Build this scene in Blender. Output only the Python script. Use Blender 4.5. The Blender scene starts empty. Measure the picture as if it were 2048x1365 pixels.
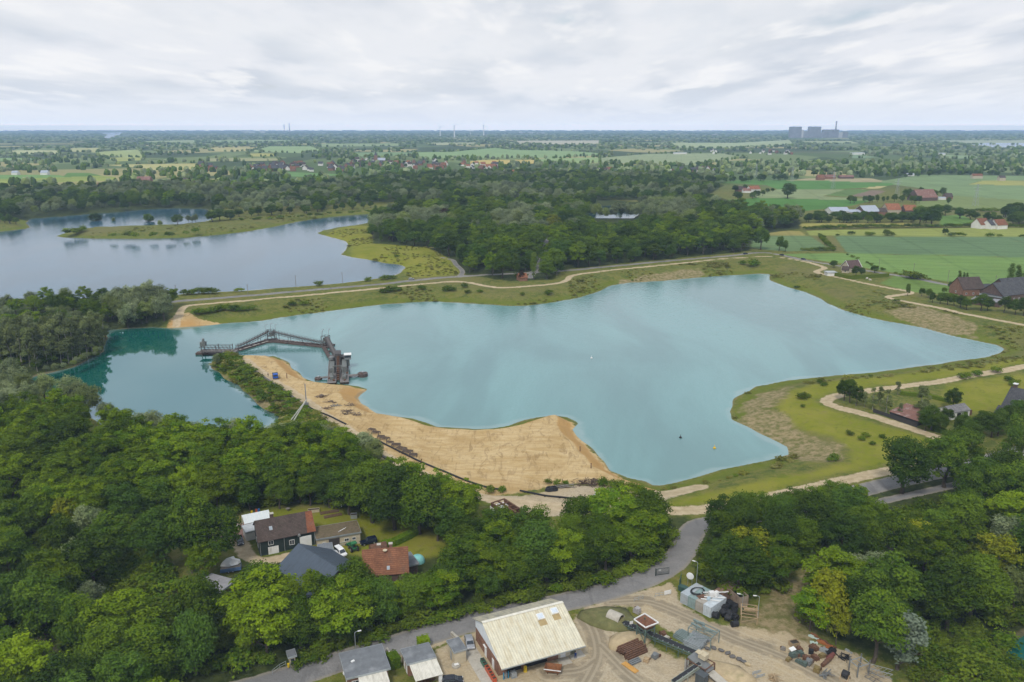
import bpy,bmesh,math,random
import numpy as np
from mathutils import Vector,Matrix
random.seed(7)
RNG = np.random.default_rng(11)
R = math.radians
scene = bpy.context.scene
COL = scene.collection
GZ = 4.0            # land height above the lake surface
CAMZ = 110.0        # drone height above the lake surface
FPX = 1593.0        # focal length in photo pixels (28 mm lens)
PITCH = math.atan((682.5 - 256.0) / FPX)
SP,CP = math.sin(PITCH),math.cos(PITCH)
cam_d = bpy.data.cameras.new('camera')
cam_d.sensor_width = 36.0
cam_d.lens = 36.0 * FPX / 2048.0
cam_d.clip_start = 1.0
cam_d.clip_end = 150000.0
cam = bpy.data.objects.new('camera', cam_d)
COL.objects.link(cam)
cam.location = (0,0,CAMZ)
cam.rotation_euler = (math.pi / 2 - PITCH,0,0)
scene.camera = cam
scene.view_settings.view_transform = 'Standard'
scene.view_settings.look = 'None'
scene.view_settings.exposure = 0.0
scene.view_settings.gamma = 1.0
scene.cycles.use_denoising = True
scene.cycles.max_bounces = 6
scene.cycles.diffuse_bounces = 2
scene.cycles.glossy_bounces = 3
scene.cycles.transmission_bounces = 3
scene.cycles.transparent_max_bounces = 6
scene.cycles.volume_bounces = 0
scene.cycles.caustics_reflective = False
scene.cycles.caustics_refractive = False
def unproj(px,py,z):
 """photo pixel(s) -> world x, y at height z"""
 px = np.asarray(px,float); py = np.asarray(py,float)
 u = (px - 1024.0) / FPX
 v = (682.5 - py) / FPX
 dz = -SP + CP * v
 dy = CP + SP * v
 t = (z - CAMZ) / dz
 return u * t,dy * t
_NT = np.random.default_rng(5).random((256,256))
def vnoise(x,y,scale,seed=0):
 x = np.asarray(x,float) / scale + seed * 17.31
 y = np.asarray(y,float) / scale + seed * 5.77
 xi = np.floor(x).astype(int); yi = np.floor(y).astype(int)
 fx = x - xi; fy = y - yi
 fx = fx * fx * (3 - 2 * fx); fy = fy * fy * (3 - 2 * fy)
 a = _NT[xi & 255,yi & 255]; b = _NT[(xi + 1) & 255,yi & 255]
 c = _NT[xi & 255,(yi + 1) & 255]; d = _NT[(xi + 1) & 255,(yi + 1) & 255]
 return (a * (1 - fx) + b * fx) * (1 - fy) + (c * (1 - fx) + d * fx) * fy
def pxpoly(pts,z=GZ):
 p = np.array(pts,float)
 x,y = unproj(p[:,0],p[:,1],z)
 return np.stack([x,y],1)
def sdf(poly,X,Y,clip=60.0):
 """signed distance to polygon, positive inside, clipped"""
 out = np.full(X.shape,-float(clip))
 lo = poly.min(0) - clip; hi = poly.max(0) + clip
 m = (X > lo[0]) & (X < hi[0]) & (Y > lo[1]) & (Y < hi[1])
 if not m.any():
  return out
 x = X[m]; y = Y[m]
 d2 = np.full(x.shape,1e18); ins = np.zeros(x.shape,bool)
 n = len(poly)
 for i in range(n):
  ax,ay = poly[i]; bx,by = poly[(i + 1) % n]
  ex,ey = bx - ax,by - ay
  t = np.clip(((x - ax) * ex + (y - ay) * ey) / (ex * ex + ey * ey + 1e-12),0,1)
  d2 = np.minimum(d2,(x - ax - t * ex) ** 2 + (y - ay - t * ey) ** 2)
  if abs(ey) > 1e-12:
   c = ((ay > y) != (by > y)) & (x < ex * (y - ay) / ey + ax)
   ins ^= c
 d = np.minimum(np.sqrt(d2),clip)
 out[m] = np.where(ins,d,-d)
 return out
def pldist(line,X,Y,clip=60.0):
 out = np.full(X.shape,float(clip))
 lo = line.min(0) - clip; hi = line.max(0) + clip
 m = (X > lo[0]) & (X < hi[0]) & (Y > lo[1]) & (Y < hi[1])
 if not m.any():
  return out
 x = X[m]; y = Y[m]
 d2 = np.full(x.shape,1e18)
 for i in range(len(line) - 1):
  ax,ay = line[i]; bx,by = line[i + 1]
  ex,ey = bx - ax,by - ay
  t = np.clip(((x - ax) * ex + (y - ay) * ey) / (ex * ex + ey * ey + 1e-12),0,1)
  d2 = np.minimum(d2,(x - ax - t * ex) ** 2 + (y - ay - t * ey) ** 2)
 out[m] = np.minimum(np.sqrt(d2),clip)
 return out
def smooth(line,n=4):
 """Catmull-Rom through the points"""
 P = np.vstack([2 * line[0] - line[1],line,2 * line[-1] - line[-2]])
 out = []
 for i in range(1,len(P) - 2):
  p0,p1,p2,p3 = P[i - 1],P[i],P[i + 1],P[i + 2]
  for k in range(n):
   t = k / n
   out.append(0.5 * ((2 * p1) + (-p0 + p2) * t + (2 * p0 - 5 * p1 + 4 * p2 - p3) * t * t + (-p0 + 3 * p1 - 3 * p2 + p3) * t ** 3))
 out.append(P[-2])
 return np.array(out)
def sstep(a,b,x):
 t = np.clip((x - a) / (b - a),0,1)
 return t * t * (3 - 2 * t)
LAKE = [(330,657),(396,653),(449,648),(520,643),(560,636),(620,628),(700,618),(770,609),(850,604),(920,606),(980,610),(1020,613),(1060,612),(1110,605),(1160,596),(1200,583),(1225,571),(1260,566),(1330,562),(1400,556),(1450,552),(1519,548),(1542,549),(1536,556),(1545,564),(1567,573),(1608,585),(1638,596),(1656,609),(1690,622),(1741,637),(1763,641),(1840,655),(1901,672),(1963,685),(1994,691),(2008,698),(2000,706),(1975,713),(1901,725),(1840,734),(1763,743),(1701,748),(1655,753),(1612,756),(1569,761),(1517,772),(1486,785),(1469,800),(1458,822),(1463,840),(1501,858),(1541,880),(1572,895),(1575,909),(1532,920),(1486,929),(1440,938),(1400,951),(1350,965),(1319,971),(1305,970),(1290,963),(1255,957),(1226,944),(1219,941),(1210,923),(1183,897),(1157,872),(1149,860),(1154,847),(1134,834),(1110,831),(1081,834),(1052,841),(1016,851),(978,857),(949,858),(911,856),(876,853),(855,845),(826,836),(803,834),(762,828),(738,818),(722,806),(711,797),(718,789),(735,779),(718,772),(692,770),(669,768),(630,765),(607,755),(591,741),(575,725),(560,716),(548,711),(532,713),(485,713),(470,709),(440,710),(424,716),(422,735),(439,748),(468,767),(497,789),(517,807),(536,822),(556,836),(560,846),(540,856),(440,866),(340,872),(240,862),(190,842),(130,812),(80,784),(56,762),(71,752),(105,745),(148,734),(185,716),(208,703),(213,685),(215,661),(264,657),(303,655)]
FARLAKE = [(-300,606),(0,606),(150,604),(300,600),(362,590),(430,586),(495,582),(632,572),(690,566),(740,560),(775,556),(800,547),(810,536),(800,530),(770,527),(735,520),(700,515),(682,510),(697,491),(690,482),(660,475),(632,467),(650,460),(690,455),(740,446),(752,440),(752,428),(700,431),(640,437),(600,443),(560,452),(500,463),(440,470),(370,476),(300,478),(200,478),(130,476),(108,473),(140,464),(180,458),(250,455),(350,452),(400,447),(430,437),(413,418),(350,417),(280,420),(250,424),(150,431),(60,438),(52,447),(62,457),(0,464),(-300,470)]
POND = [(1170,428),(1185,418),(1205,412),(1240,410),(1275,412),(1278,430),(1262,440),(1220,440),(1185,438)]
CREEK = [(2005,1320),(2020,1280),(2048,1262),(2120,1255),(2160,1300),(2130,1345),(2060,1345)]
W_LAKE = pxpoly(LAKE,0.0); W_FAR = pxpoly(FARLAKE,0.0); W_POND = pxpoly(POND,0.0); W_CREEK = pxpoly(CREEK,0.0)
P_CALM = pxpoly([(0,640),(345,640),(400,690),(430,700),(620,700),(660,760),(560,900),(0,900)],0.0)
SAND = [(470,706),(548,700),(580,716),(610,745),(650,760),(760,765),(745,800),(800,825),(900,850),(1000,845),(1110,815),(1170,840),(1170,870),(1240,935),(1320,966),(1300,985),(1230,972),(1180,964),(1100,970),(1050,982),(990,990),(950,984),(880,962),(810,930),(740,890),(690,856),(610,802),(555,770),(505,730)]
SAND2 = [(326,662),(330,645),(352,628),(375,624),(392,632),(420,634),(470,634),(530,637),(528,648),(400,658)]
P_SAND = pxpoly(SAND); P_SAND2 = pxpoly(SAND2)
SAND3 = [(1225,556),(1300,546),(1370,537),(1410,541),(1330,553),(1240,562)]
P_SAND3 = pxpoly(SAND3,2.0)
P_SPIT = pxpoly([(400,700),(470,704),(560,770),(640,830),(720,880),(640,900),(540,850),(420,760)])
P_LEFTWOOD = pxpoly([(-200,560),(345,590),(335,668),(230,668),(215,715),(90,770),(60,900),(-200,900)])
def water_sd(X,Y):
 return np.maximum.reduce([sdf(W_LAKE,X,Y),sdf(W_FAR,X,Y),sdf(W_POND,X,Y),sdf(W_CREEK,X,Y)])
def height(X,Y,wsd=None):
 X = np.atleast_1d(np.asarray(X,float)); Y = np.atleast_1d(np.asarray(Y,float))
 if wsd is None:
  wsd = water_sd(X,Y)
 d = -wsd + (vnoise(X,Y,9,1) - 0.5) * 2.0
 ks = sstep(-6,6,np.maximum(sdf(P_SAND,X,Y,20),sdf(P_SAND2,X,Y,20)))
 kw = sstep(-6,6,np.maximum(sdf(P_LEFTWOOD,X,Y,20),sdf(P_SPIT,X,Y,20)))
 Wd = 20 * (1 - ks) * (1 - kw) + 8 * ks + 7 * kw * (1 - ks)
 top = GZ * (1 - ks) + 3.0 * ks
 s = np.clip(d / Wd,0,1)
 h = top * (s * s * (3 - 2 * s) * 0.6 + s * 0.4)
 near = np.exp(-((Y / 900.0) ** 2))
 rough = ((vnoise(X,Y,23,2) - 0.5) * 0.8 + (vnoise(X,Y,7,3) - 0.5) * 0.45) * near
 flat = sstep(300,240,Y) * sstep(-40,10,X) * 0.8
 h = h + rough * np.clip(d / 6,0,1) * (1 - flat)
 return np.where(d < 0,np.maximum(d * 0.25,-3.5),h)
def gp(px,py,dz=0.0):
 """photo pixel -> world point on the terrain"""
 z = GZ
 for _ in range(4):
  x,y = unproj(px,py,z)
  z = float(height(x,y)[0])
 return Vector((float(x),float(y),z + dz))
def up(px,py,z):
 x,y = unproj(px,py,z)
 return Vector((float(x),float(y),z))
def fast_mesh(name,verts,quads=None,tris=None,smooth_sh=False,matidx=None):
 me = bpy.data.meshes.new(name)
 verts = np.asarray(verts,np.float32)
 nq = 0 if quads is None else len(quads); nt = 0 if tris is None else len(tris)
 me.vertices.add(len(verts)); me.vertices.foreach_set('co', verts.ravel())
 loops = []; starts = []; tot = []
 if nq:
  loops.append(np.asarray(quads,np.int32).ravel()); starts.append(np.arange(nq) * 4); tot.append(np.full(nq,4))
 if nt:
  loops.append(np.asarray(tris,np.int32).ravel()); starts.append(nq * 4 + np.arange(nt) * 3); tot.append(np.full(nt,3))
 loops = np.concatenate(loops)
 me.loops.add(len(loops)); me.loops.foreach_set('vertex_index', loops)
 me.polygons.add(nq + nt)
 me.polygons.foreach_set('loop_start', np.concatenate(starts).astype(np.int32))
 try:
  me.polygons.foreach_set('loop_total', np.concatenate(tot).astype(np.int32))
 except Exception:
  pass
 me.polygons.foreach_set('use_smooth', np.full(nq + nt, smooth_sh))
 if matidx is not None:
  me.polygons.foreach_set('material_index', np.asarray(matidx, np.int32))
 me.update(calc_edges=True)
 return me
def add_attr(me, name, data, domain='POINT'):
 a = me.attributes.new(name, 'FLOAT', domain)
 a.data.foreach_set('value', np.asarray(data, np.float32).ravel())
def link(o,parent=None):
 COL.objects.link(o)
 if parent is not None:
  o.parent = parent
 return o
def tag(o,label=None,cat=None,group=None,kind=None):
 if label: o['label'] = label
 if cat: o['category'] = cat
 if group: o['group'] = group
 if kind: o['kind'] = kind
 return o
def empty(name,loc,rz=0.0,label=None,cat=None,group=None):
 o = bpy.data.objects.new(name,None)
 o.empty_display_size = 0.5
 COL.objects.link(o)
 o.location = loc; o.rotation_euler = (0,0,rz)
 return tag(o,label,cat,group)
def copy_tree(o,parent=None,loc=None,rz=None,scale=None,label=None,group=None):
 c = o.copy(); COL.objects.link(c)
 if parent is not None: c.parent = parent
 if loc is not None: c.location = loc
 if rz is not None: c.rotation_euler = (0,0,rz)
 if scale is not None: c.scale = (scale,) * 3 if not hasattr(scale, '__len__') else scale
 if label: c['label'] = label
 if group: c['group'] = group
 for ch in list(o.children):
  copy_tree(ch,c)
 return c
class MB:
 """collects simple solids and builds ONE mesh object"""
 def __init__(s):
  s.v = []; s.f = []; s.m = []
 def _add(s,vs,fs,mi=0):
  b = len(s.v); s.v += [tuple(v) for v in vs]
  s.f += [tuple(b + i for i in f) for f in fs]; s.m += [mi] * len(fs)
  return s
 def hexa(s,p,mi=0):
  return s._add(p,[(3,2,1,0),(4,5,6,7),(0,1,5,4),(1,2,6,5),(2,3,7,6),(3,0,4,7)],mi)
 def box(s,x0,y0,z0,x1,y1,z1,mi=0):
  return s.hexa([(x0,y0,z0),(x1,y0,z0),(x1,y1,z0),(x0,y1,z0),(x0,y0,z1),(x1,y0,z1),(x1,y1,z1),(x0,y1,z1)],mi)
 def cbox(s,c,d,rz=0.0,mi=0,rx=0.0,ry=0.0):
  M = Matrix.Rotation(rz, 3, 'Z') @ Matrix.Rotation(ry, 3, 'Y') @ Matrix.Rotation(rx, 3, 'X')
  c = Vector(c); hx,hy,hz = d[0] / 2,d[1] / 2,d[2] / 2
  return s.hexa([c + M @ Vector(q) for q in ((-hx,-hy,-hz),(hx,-hy,-hz),(hx,hy,-hz),(-hx,hy,-hz),(-hx,-hy,hz),(hx,-hy,hz),(hx,hy,hz),(-hx,hy,hz))],mi)
 def bar(s,a,b,w,h=None,mi=0):
  """square bar between two points"""
  a = Vector(a); b = Vector(b); h = h or w
  d = (b - a)
  if d.length < 1e-6: return s
  d.normalize()
  upv = Vector((0,0,1)) if abs(d.z) < 0.95 else Vector((1,0,0))
  sx = d.cross(upv).normalized() * (w / 2); sz = sx.cross(d).normalized() * (h / 2)
  return s.hexa([a - sx - sz,a + sx - sz,a + sx + sz,a - sx + sz,b - sx - sz,b + sx - sz,b + sx + sz,b - sx + sz][0:4] + [b - sx - sz,b + sx - sz,b + sx + sz,b - sx + sz],mi)
 def tube(s,pts,rad,n=8,mi=0,cap=True):
  pts = [Vector(p) for p in pts]
  rad = rad if hasattr(rad, '__len__') else [rad] * len(pts)
  vs = []; fs = []
  ref = None
  for i,p in enumerate(pts):
   d = (pts[min(i + 1,len(pts) - 1)] - pts[max(i - 1,0)]).normalized()
   upv = Vector((0,0,1)) if abs(d.z) < 0.9 else Vector((1,0,0))
   a = d.cross(upv).normalized(); b = a.cross(d).normalized()
   if ref is not None and a.dot(ref) < 0: a = -a; b = -b
   ref = a
   for k in range(n):
    t = 2 * math.pi * k / n
    vs.append(p + (a * math.cos(t) + b * math.sin(t)) * rad[i])
  for i in range(len(pts) - 1):
   for k in range(n):
    k2 = (k + 1) % n
    fs.append((i * n + k,i * n + k2,(i + 1) * n + k2,(i + 1) * n + k))
  if cap:
   fs.append(tuple(range(n - 1,-1,-1))); fs.append(tuple((len(pts) - 1) * n + k for k in range(n)))
  return s._add(vs,fs,mi)
 def prism(s,poly,z0,z1,mi=0,mtop=None):
  n = len(poly)
  vs = [(p[0],p[1],z0) for p in poly] + [(p[0],p[1],z1) for p in poly]
  fs = [tuple(range(n - 1,-1,-1)),tuple(range(n,2 * n))]
  s._add(vs,fs + [(i,(i + 1) % n,n + (i + 1) % n,n + i) for i in range(n)],mi)
  return s
 def slab(s,q,th,mi=0):
  """quad extruded along its normal by th"""
  q = [Vector(p) for p in q]
  nrm = (q[1] - q[0]).cross(q[3] - q[0]).normalized() * th
  return s.hexa([p for p in q] + [p + nrm for p in q],mi)
 def poly(s,pts,mi=0):
  return s._add(pts,[tuple(range(len(pts)))],mi)
 def lathe(s, c, prof, n=12, mi=0, axis='Z'):
  vs = []; fs = []
  for r,h in prof:
   for k in range(n):
    t = 2 * math.pi * k / n
    if axis == 'Z': vs.append((c[0] + r * math.cos(t), c[1] + r * math.sin(t), c[2] + h))
    elif axis == 'X': vs.append((c[0] + h, c[1] + r * math.cos(t), c[2] + r * math.sin(t)))
    else: vs.append((c[0] + r * math.sin(t),c[1] + h,c[2] + r * math.cos(t)))
  m = len(prof)
  for i in range(m - 1):
   for k in range(n):
    k2 = (k + 1) % n
    fs.append((i * n + k,i * n + k2,(i + 1) * n + k2,(i + 1) * n + k))
  fs.append(tuple(range(n - 1,-1,-1))); fs.append(tuple((m - 1) * n + k for k in range(n)))
  return s._add(vs,fs,mi)
 def build(s,name,mats,parent=None,smooth_sh=False,bevel=0.0):
  me = bpy.data.meshes.new(name)
  me.from_pydata(s.v,[],s.f)
  for m in (mats if isinstance(mats,(list,tuple)) else [mats]): me.materials.append(m)
  me.polygons.foreach_set('material_index', s.m)
  me.polygons.foreach_set('use_smooth', [smooth_sh] * len(s.f))
  me.update()
  bm = bmesh.new(); bm.from_mesh(me)
  bmesh.ops.recalc_face_normals(bm,faces=bm.faces)
  bm.to_mesh(me); bm.free()
  o = bpy.data.objects.new(name,me)
  if bevel > 0:
   b = o.modifiers.new('bevel', 'BEVEL'); b.width = bevel; b.segments = 2; b.limit_method = 'ANGLE'
  return link(o,parent)
class NT:
 """tiny node-tree helper"""
 def __init__(s,name):
  s.mat = bpy.data.materials.new(name); s.mat.use_nodes = True
  s.t = s.mat.node_tree; s.t.nodes.clear()
  s.out = s.t.nodes.new('ShaderNodeOutputMaterial')
 def n(s,kind,**kw):
  nd = s.t.nodes.new('ShaderNode' + kind)
  for k,v in kw.items():
   if k in ('ins',):
    for kk,vv in v.items():
     s.set(nd,kk,vv)
   else:
    setattr(nd,k,v)
  return nd
 def set(s,nd,key,v):
  sock = nd.inputs[key]
  if isinstance(v,bpy.types.NodeSocket): s.t.links.new(v,sock)
  elif isinstance(v, tuple) and len(v) == 3 and sock.type == 'RGBA': sock.default_value = (*v, 1)
  else: sock.default_value = v
 def noise(s,vec,scale,detail=3.0,rough=0.55,dist=0.0):
  nd = s.n('TexNoise', ins={'Vector': vec, 'Scale': scale, 'Detail': detail, 'Roughness': rough, 'Distortion': dist})
  return nd.outputs['Fac']
 def mapr(s,val,a,b,c=0.0,d=1.0,smoothst=True):
  nd = s.n('MapRange', interpolation_type='SMOOTHSTEP' if smoothst else 'LINEAR', ins={0: val, 1: a, 2: b, 3: c, 4: d})
  return nd.outputs[0]
 def mix(s,fac,a,b):
  nd = s.n('MixRGB', ins={0: fac, 1: a, 2: b})
  return nd.outputs[0]
 def mul(s,a,b):
  nd = s.n('MixRGB', blend_type='MULTIPLY', ins={0: 1.0, 1: a, 2: b})
  return nd.outputs[0]
 def math(s,op,a,b=0.0):
  nd = s.n('Math', operation=op, ins={0: a, 1: b})
  return nd.outputs[0]
 def objco(s):
  return s.n('TexCoord').outputs['Object']
 def scale(s,vec,sc,rot=(0,0,0)):
  nd = s.n('Mapping', ins={'Vector': vec, 'Scale': sc, 'Rotation': rot})
  return nd.outputs[0]
 def attr(s,name):
  return s.n('Attribute', attribute_name=name)
 def bump(s,h,strength=0.3,dist=0.1):
  return s.n('Bump', ins={'Height': h, 'Strength': strength, 'Distance': dist}).outputs[0]
 def principled(s,col,rough=0.7,metal=0.0,spec=0.3,normal=None,**kw):
  nd = s.n('BsdfPrincipled', ins={'Base Color': col, 'Roughness': rough, 'Metallic': metal, 'Specular IOR Level': spec})
  if normal is not None: s.set(nd, 'Normal', normal)
  s.t.links.new(nd.outputs[0],s.out.inputs[0])
  return nd
def lin(r,g,b,k=1.0):
 f = lambda c: ((c / 255.0 + 0.055) / 1.055) ** 2.4 if c > 10 else c / 255.0 / 12.92
 return (f(r) * k,f(g) * k,f(b) * k)
_MC = {}
def flat(name,col,rough=0.6,metal=0.0,spec=0.3,var=0.18,vs=1.3,dirt=None,dirt_s=0.6,dirt_a=0.5):
 """weathered paint / plain surface: broad tone variation, streaks of dirt, fine grain"""
 if name in _MC: return _MC[name]
 t = NT(name); co = t.objco()
 n1 = t.noise(co,vs,5,0.6)
 v = t.mapr(n1,0.25,0.75,1 - var,1 + var,False)
 c = t.mul(t.n('RGB').outputs[0], t.n('CombineColor', ins={0: v, 1: v, 2: v}).outputs[0])
 c.node.inputs[1].links[0].from_node.outputs[0].default_value = (*col,1)
 if dirt:
  n2 = t.noise(t.scale(co,(1,1,0.35)),dirt_s,6,0.65)
  c = t.mix(t.mapr(n2,0.5,0.75,0,dirt_a),c,dirt)
 t.principled(c,rough,metal,spec)
 _MC[name] = t.mat
 return t.mat
def ribbed(name,col,axis=0,per=0.3,rough=0.5,depth=0.04,dirt=None,dirt_a=0.6,metal=0.0,streak=True,var=0.15):
 """corrugated / tiled surface: ribs along one object axis, dirt streaks running across them"""
 if name in _MC: return _MC[name]
 t = NT(name); co = t.objco()
 sep = t.n('SeparateXYZ', ins={0: co})
 w = t.math('SINE', t.math('MULTIPLY', sep.outputs[axis], 2 * math.pi / per))
 n1 = t.noise(co,0.9,5,0.6)
 st = [0.35,0.35,0.35]; st[axis] = 2.2
 n2 = t.noise(t.scale(co,tuple(st)),0.8,5,0.6)
 v = t.mapr(n1,0.25,0.75,1 - var,1 + var,False)
 v2 = t.math('ADD', v, t.math('MULTIPLY', w, 0.06))
 c = t.mul(col + (1,) if False else t.n('RGB').outputs[0], t.n('CombineColor', ins={0: v2, 1: v2, 2: v2}).outputs[0])
 c.node.inputs[1].links[0].from_node.outputs[0].default_value = (*col,1)
 if dirt:
  c = t.mix(t.mapr(n2,0.42,0.72,0,dirt_a),c,dirt)
 t.principled(c,rough,metal,0.3,t.bump(w,0.6,depth))
 _MC[name] = t.mat
 return t.mat
def bricks(name,c1,c2,mortar,sx=0.25,sy=0.08,rough=0.85):
 if name in _MC: return _MC[name]
 t = NT(name); co = t.objco()
 sep = t.n('SeparateXYZ', ins={0: co})
 u = t.math('ADD', sep.outputs[0], sep.outputs[1])
 vec = t.n('CombineXYZ', ins={0: u, 1: sep.outputs[2], 2: 0.0}).outputs[0]
 b = t.n('TexBrick', ins={'Vector': vec, 'Color1': c1, 'Color2': c2, 'Mortar': mortar, 'Scale': 1.0, 'Mortar Size': 0.008, 'Brick Width': sx, 'Row Height': sy})
 n1 = t.mapr(t.noise(co,0.8,5,0.6),0.3,0.7,0.75,1.2,False)
 c = t.mul(b.outputs[0], t.n('CombineColor', ins={0: n1, 1: n1, 2: n1}).outputs[0])
 t.principled(c,rough)
 _MC[name] = t.mat
 return t.mat
def tiles(name,c1,c2,per_x=0.3,per_y=0.34,rough=0.75,moss=None,moss_a=0.5):
 """roof tiles: rows across the slope (object y), columns along the ridge (object x)"""
 if name in _MC: return _MC[name]
 t = NT(name); co = t.objco()
 sep = t.n('SeparateXYZ', ins={0: co})
 fy = t.math('FRACT', t.math('DIVIDE', t.math('ADD', sep.outputs[1], 100.0), per_y))
 wx = t.math('SINE', t.math('MULTIPLY', sep.outputs[0], 2 * math.pi / per_x))
 vec = t.n('CombineXYZ', ins={0: sep.outputs[0], 1: sep.outputs[1], 2: 0.0}).outputs[0]
 b = t.n('TexBrick', ins={'Vector': vec, 'Color1': c1, 'Color2': c2, 'Mortar': tuple(x * 0.35 for x in c1), 'Scale': 1.0, 'Mortar Size': 0.03, 'Brick Width': per_x, 'Row Height': per_y})
 n1 = t.mapr(t.noise(co,0.5,6,0.65),0.3,0.7,0.7,1.25,False)
 c = t.mul(b.outputs[0], t.n('CombineColor', ins={0: n1, 1: n1, 2: n1}).outputs[0])
 if moss:
  c = t.mix(t.mapr(t.noise(co,0.35,6,0.7),0.5,0.68,0,moss_a),c,moss)
 t.principled(c, rough, 0, 0.2, t.bump(t.math('ADD', fy, t.math('MULTIPLY', wx, 0.4)), 0.5, 0.05))
 _MC[name] = t.mat
 return t.mat
TRACK_N = [(352,640),(362,622),(374,612),(420,607),(520,599),(640,588),(760,577),(850,568),(900,564),(940,566),(975,573),(1010,576),(1060,573),(1110,568),(1134,561),(1141,553),(1170,547),(1250,538),(1350,528),(1450,518),(1540,514),(1600,522),(1635,531),(1650,537),(1633,545),(1690,558),(1758,572),(1809,581),(1822,586),(1800,590),(1776,594),(1792,599),(1861,613),(1929,628),(1997,640),(2090,659)]
TRACK_S = [(2090,727),(2048,735),(1963,749),(1886,763),(1788,775),(1717,784),(1672,793),(1652,803),(1668,813),(1717,826),(1778,844),(1840,864),(1900,886),(1925,905),(1890,922),(1820,934),(1738,950),(1640,972),(1560,990),(1480,1008),(1400,1020),(1300,1022),(1200,1018),(1100,1012),(1010,1002),(930,985),(860,952),(790,920),(740,890),(690,855),(620,806),(560,768),(515,738),(490,718)]
TRACK_F = [(1305,985),(1345,975),(1370,968),(1395,962)]
ROAD_N = [(330,606),(360,602),(500,591),(640,579),(760,569),(850,559),(920,553),(1000,549),(1120,542),(1200,535),(1348,521),(1450,513),(1519,506),(1560,510),(1608,521),(1662,530),(1779,549),(1843,559),(1895,570),(2100,606)]
ROAD_LINK = [(918,554),(925,543),(912,530),(905,520),(880,515)]
ROAD_FOREST = [(1060,556),(1083,520),(1090,498),(1094,470),(1100,440)]
ROAD_S = [(430,1395),(540,1368),(640,1338),(760,1301),(900,1256),(1000,1231),(1130,1204),(1220,1181),(1300,1154),(1345,1126),(1368,1098),(1384,1065),(1405,1050),(1470,1040),(1560,1022),(1640,1003),(1720,982),(1780,967),(1886,944),(1960,926),(2010,911),(2120,880)]
FOOTPATH = [(1560,1052),(1650,1030),(1751,1006),(1877,978),(1960,958),(2100,925)]
DRIVE = [(1010,1010),(1030,1040),(1060,1055)]
FARMDRIVE = [(478,1075),(484,1095),(500,1116),(530,1124),(575,1115),(600,1118)]
WOODTRACK = [(1560,1262),(1575,1225),(1600,1190),(1650,1150),(1720,1095)]
GRAVEL = [(1140,1262),(1165,1215),(1215,1198),(1290,1178),(1340,1165),(1362,1212),(1420,1243),(1500,1258),(1545,1266),(1570,1262),(1602,1284),(1700,1304),(1770,1340),(1830,1420),(880,1420),(870,1365),(860,1308),(905,1275),(950,1262),(1010,1290),(1100,1262)]
GRAVEL2 = [(960,985),(1050,990),(1150,968),(1230,972),(1300,985),(1380,965),(1330,1000),(1330,1024),(1200,1030),(1100,1035),(1020,1025),(965,1000)]
YARDGRASS = [(1192,1222),(1225,1212),(1262,1215),(1285,1232),(1318,1250),(1345,1268),(1390,1302),(1400,1330),(1360,1318),(1300,1290),(1270,1280),(1225,1262),(1195,1245)]
APRON = [(775,1312),(840,1286),(905,1267),(918,1280),(860,1300),(800,1330)]
LAWNS = [[(1548,812),(1580,785),(1640,762),(1763,752),(1900,733),(2060,715),(2060,728),(1886,757),(1717,779),(1660,790),(1640,803),(1660,818),(1720,838),(1830,872),(1880,890),(1850,912),(1740,940),(1640,958),(1540,985),(1460,1008),(1340,1012),(1380,990),(1480,968),(1580,950),(1690,925),(1700,900),(1660,872),(1600,850),(1560,835)],
  [(520,1020),(640,1015),(720,1022),(870,1060),(930,1080),(900,1110),(830,1120),(740,1120),(660,1105),(560,1060),(480,1040)],
    [(1868,800),(1900,770),(1990,755),(2060,748),(2060,800),(1960,830),(1900,815)],
  [(20,635),(75,628),(100,640),(90,660),(40,665)],
  [(640,466),(700,452),(745,452),(745,486),(860,494),(905,520),(920,548),(850,556),(815,553),(812,535),(760,520),(700,510),(700,484)]]
RUTS = [[(1160,1215),(1175,1240),(1190,1270),(1196,1310),(1180,1350),(1150,1400)],[(1220,1205),(1300,1205),(1390,1240),(1480,1280),(1560,1310),(1640,1350),(1720,1400)],[(1200,1290),(1260,1350),(1330,1400)],[(1100,1345),(1160,1340),(1190,1320)]]
TYRES = [[(520,732),(600,790),(700,840),(800,882),(950,905),(1080,862),(1120,842)],[(560,745),(680,812),(820,870),(1000,930),(1180,935)],[(620,790),(760,872),(900,935),(1060,962)],[(1100,962),(1152,905),(1132,850)],[(700,785),(690,830),(760,880)]]
CLEARING = [(235,1085),(285,1075),(305,1150),(320,1205),(270,1215),(240,1190)]
DRY = [[(560,1352),(700,1305),(900,1247),(1100,1192),(1260,1154),(1330,1122),(1338,1130),(1290,1158),(1130,1194),(900,1253),(700,1314),(570,1360)],
 [(1470,830),(1480,798),(1530,775),(1610,762),(1560,790),(1548,812),(1600,850),(1690,890),(1690,925),(1600,915),(1540,875)],
 [(1230,556),(1300,545),(1400,536),(1420,541),(1330,556),(1250,563)],
 [(1770,620),(1830,610),(1870,620),(1960,650),(1960,668),(1850,645)],
 [(470,770),(560,780),(650,850),(600,850),(520,810)]]
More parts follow.
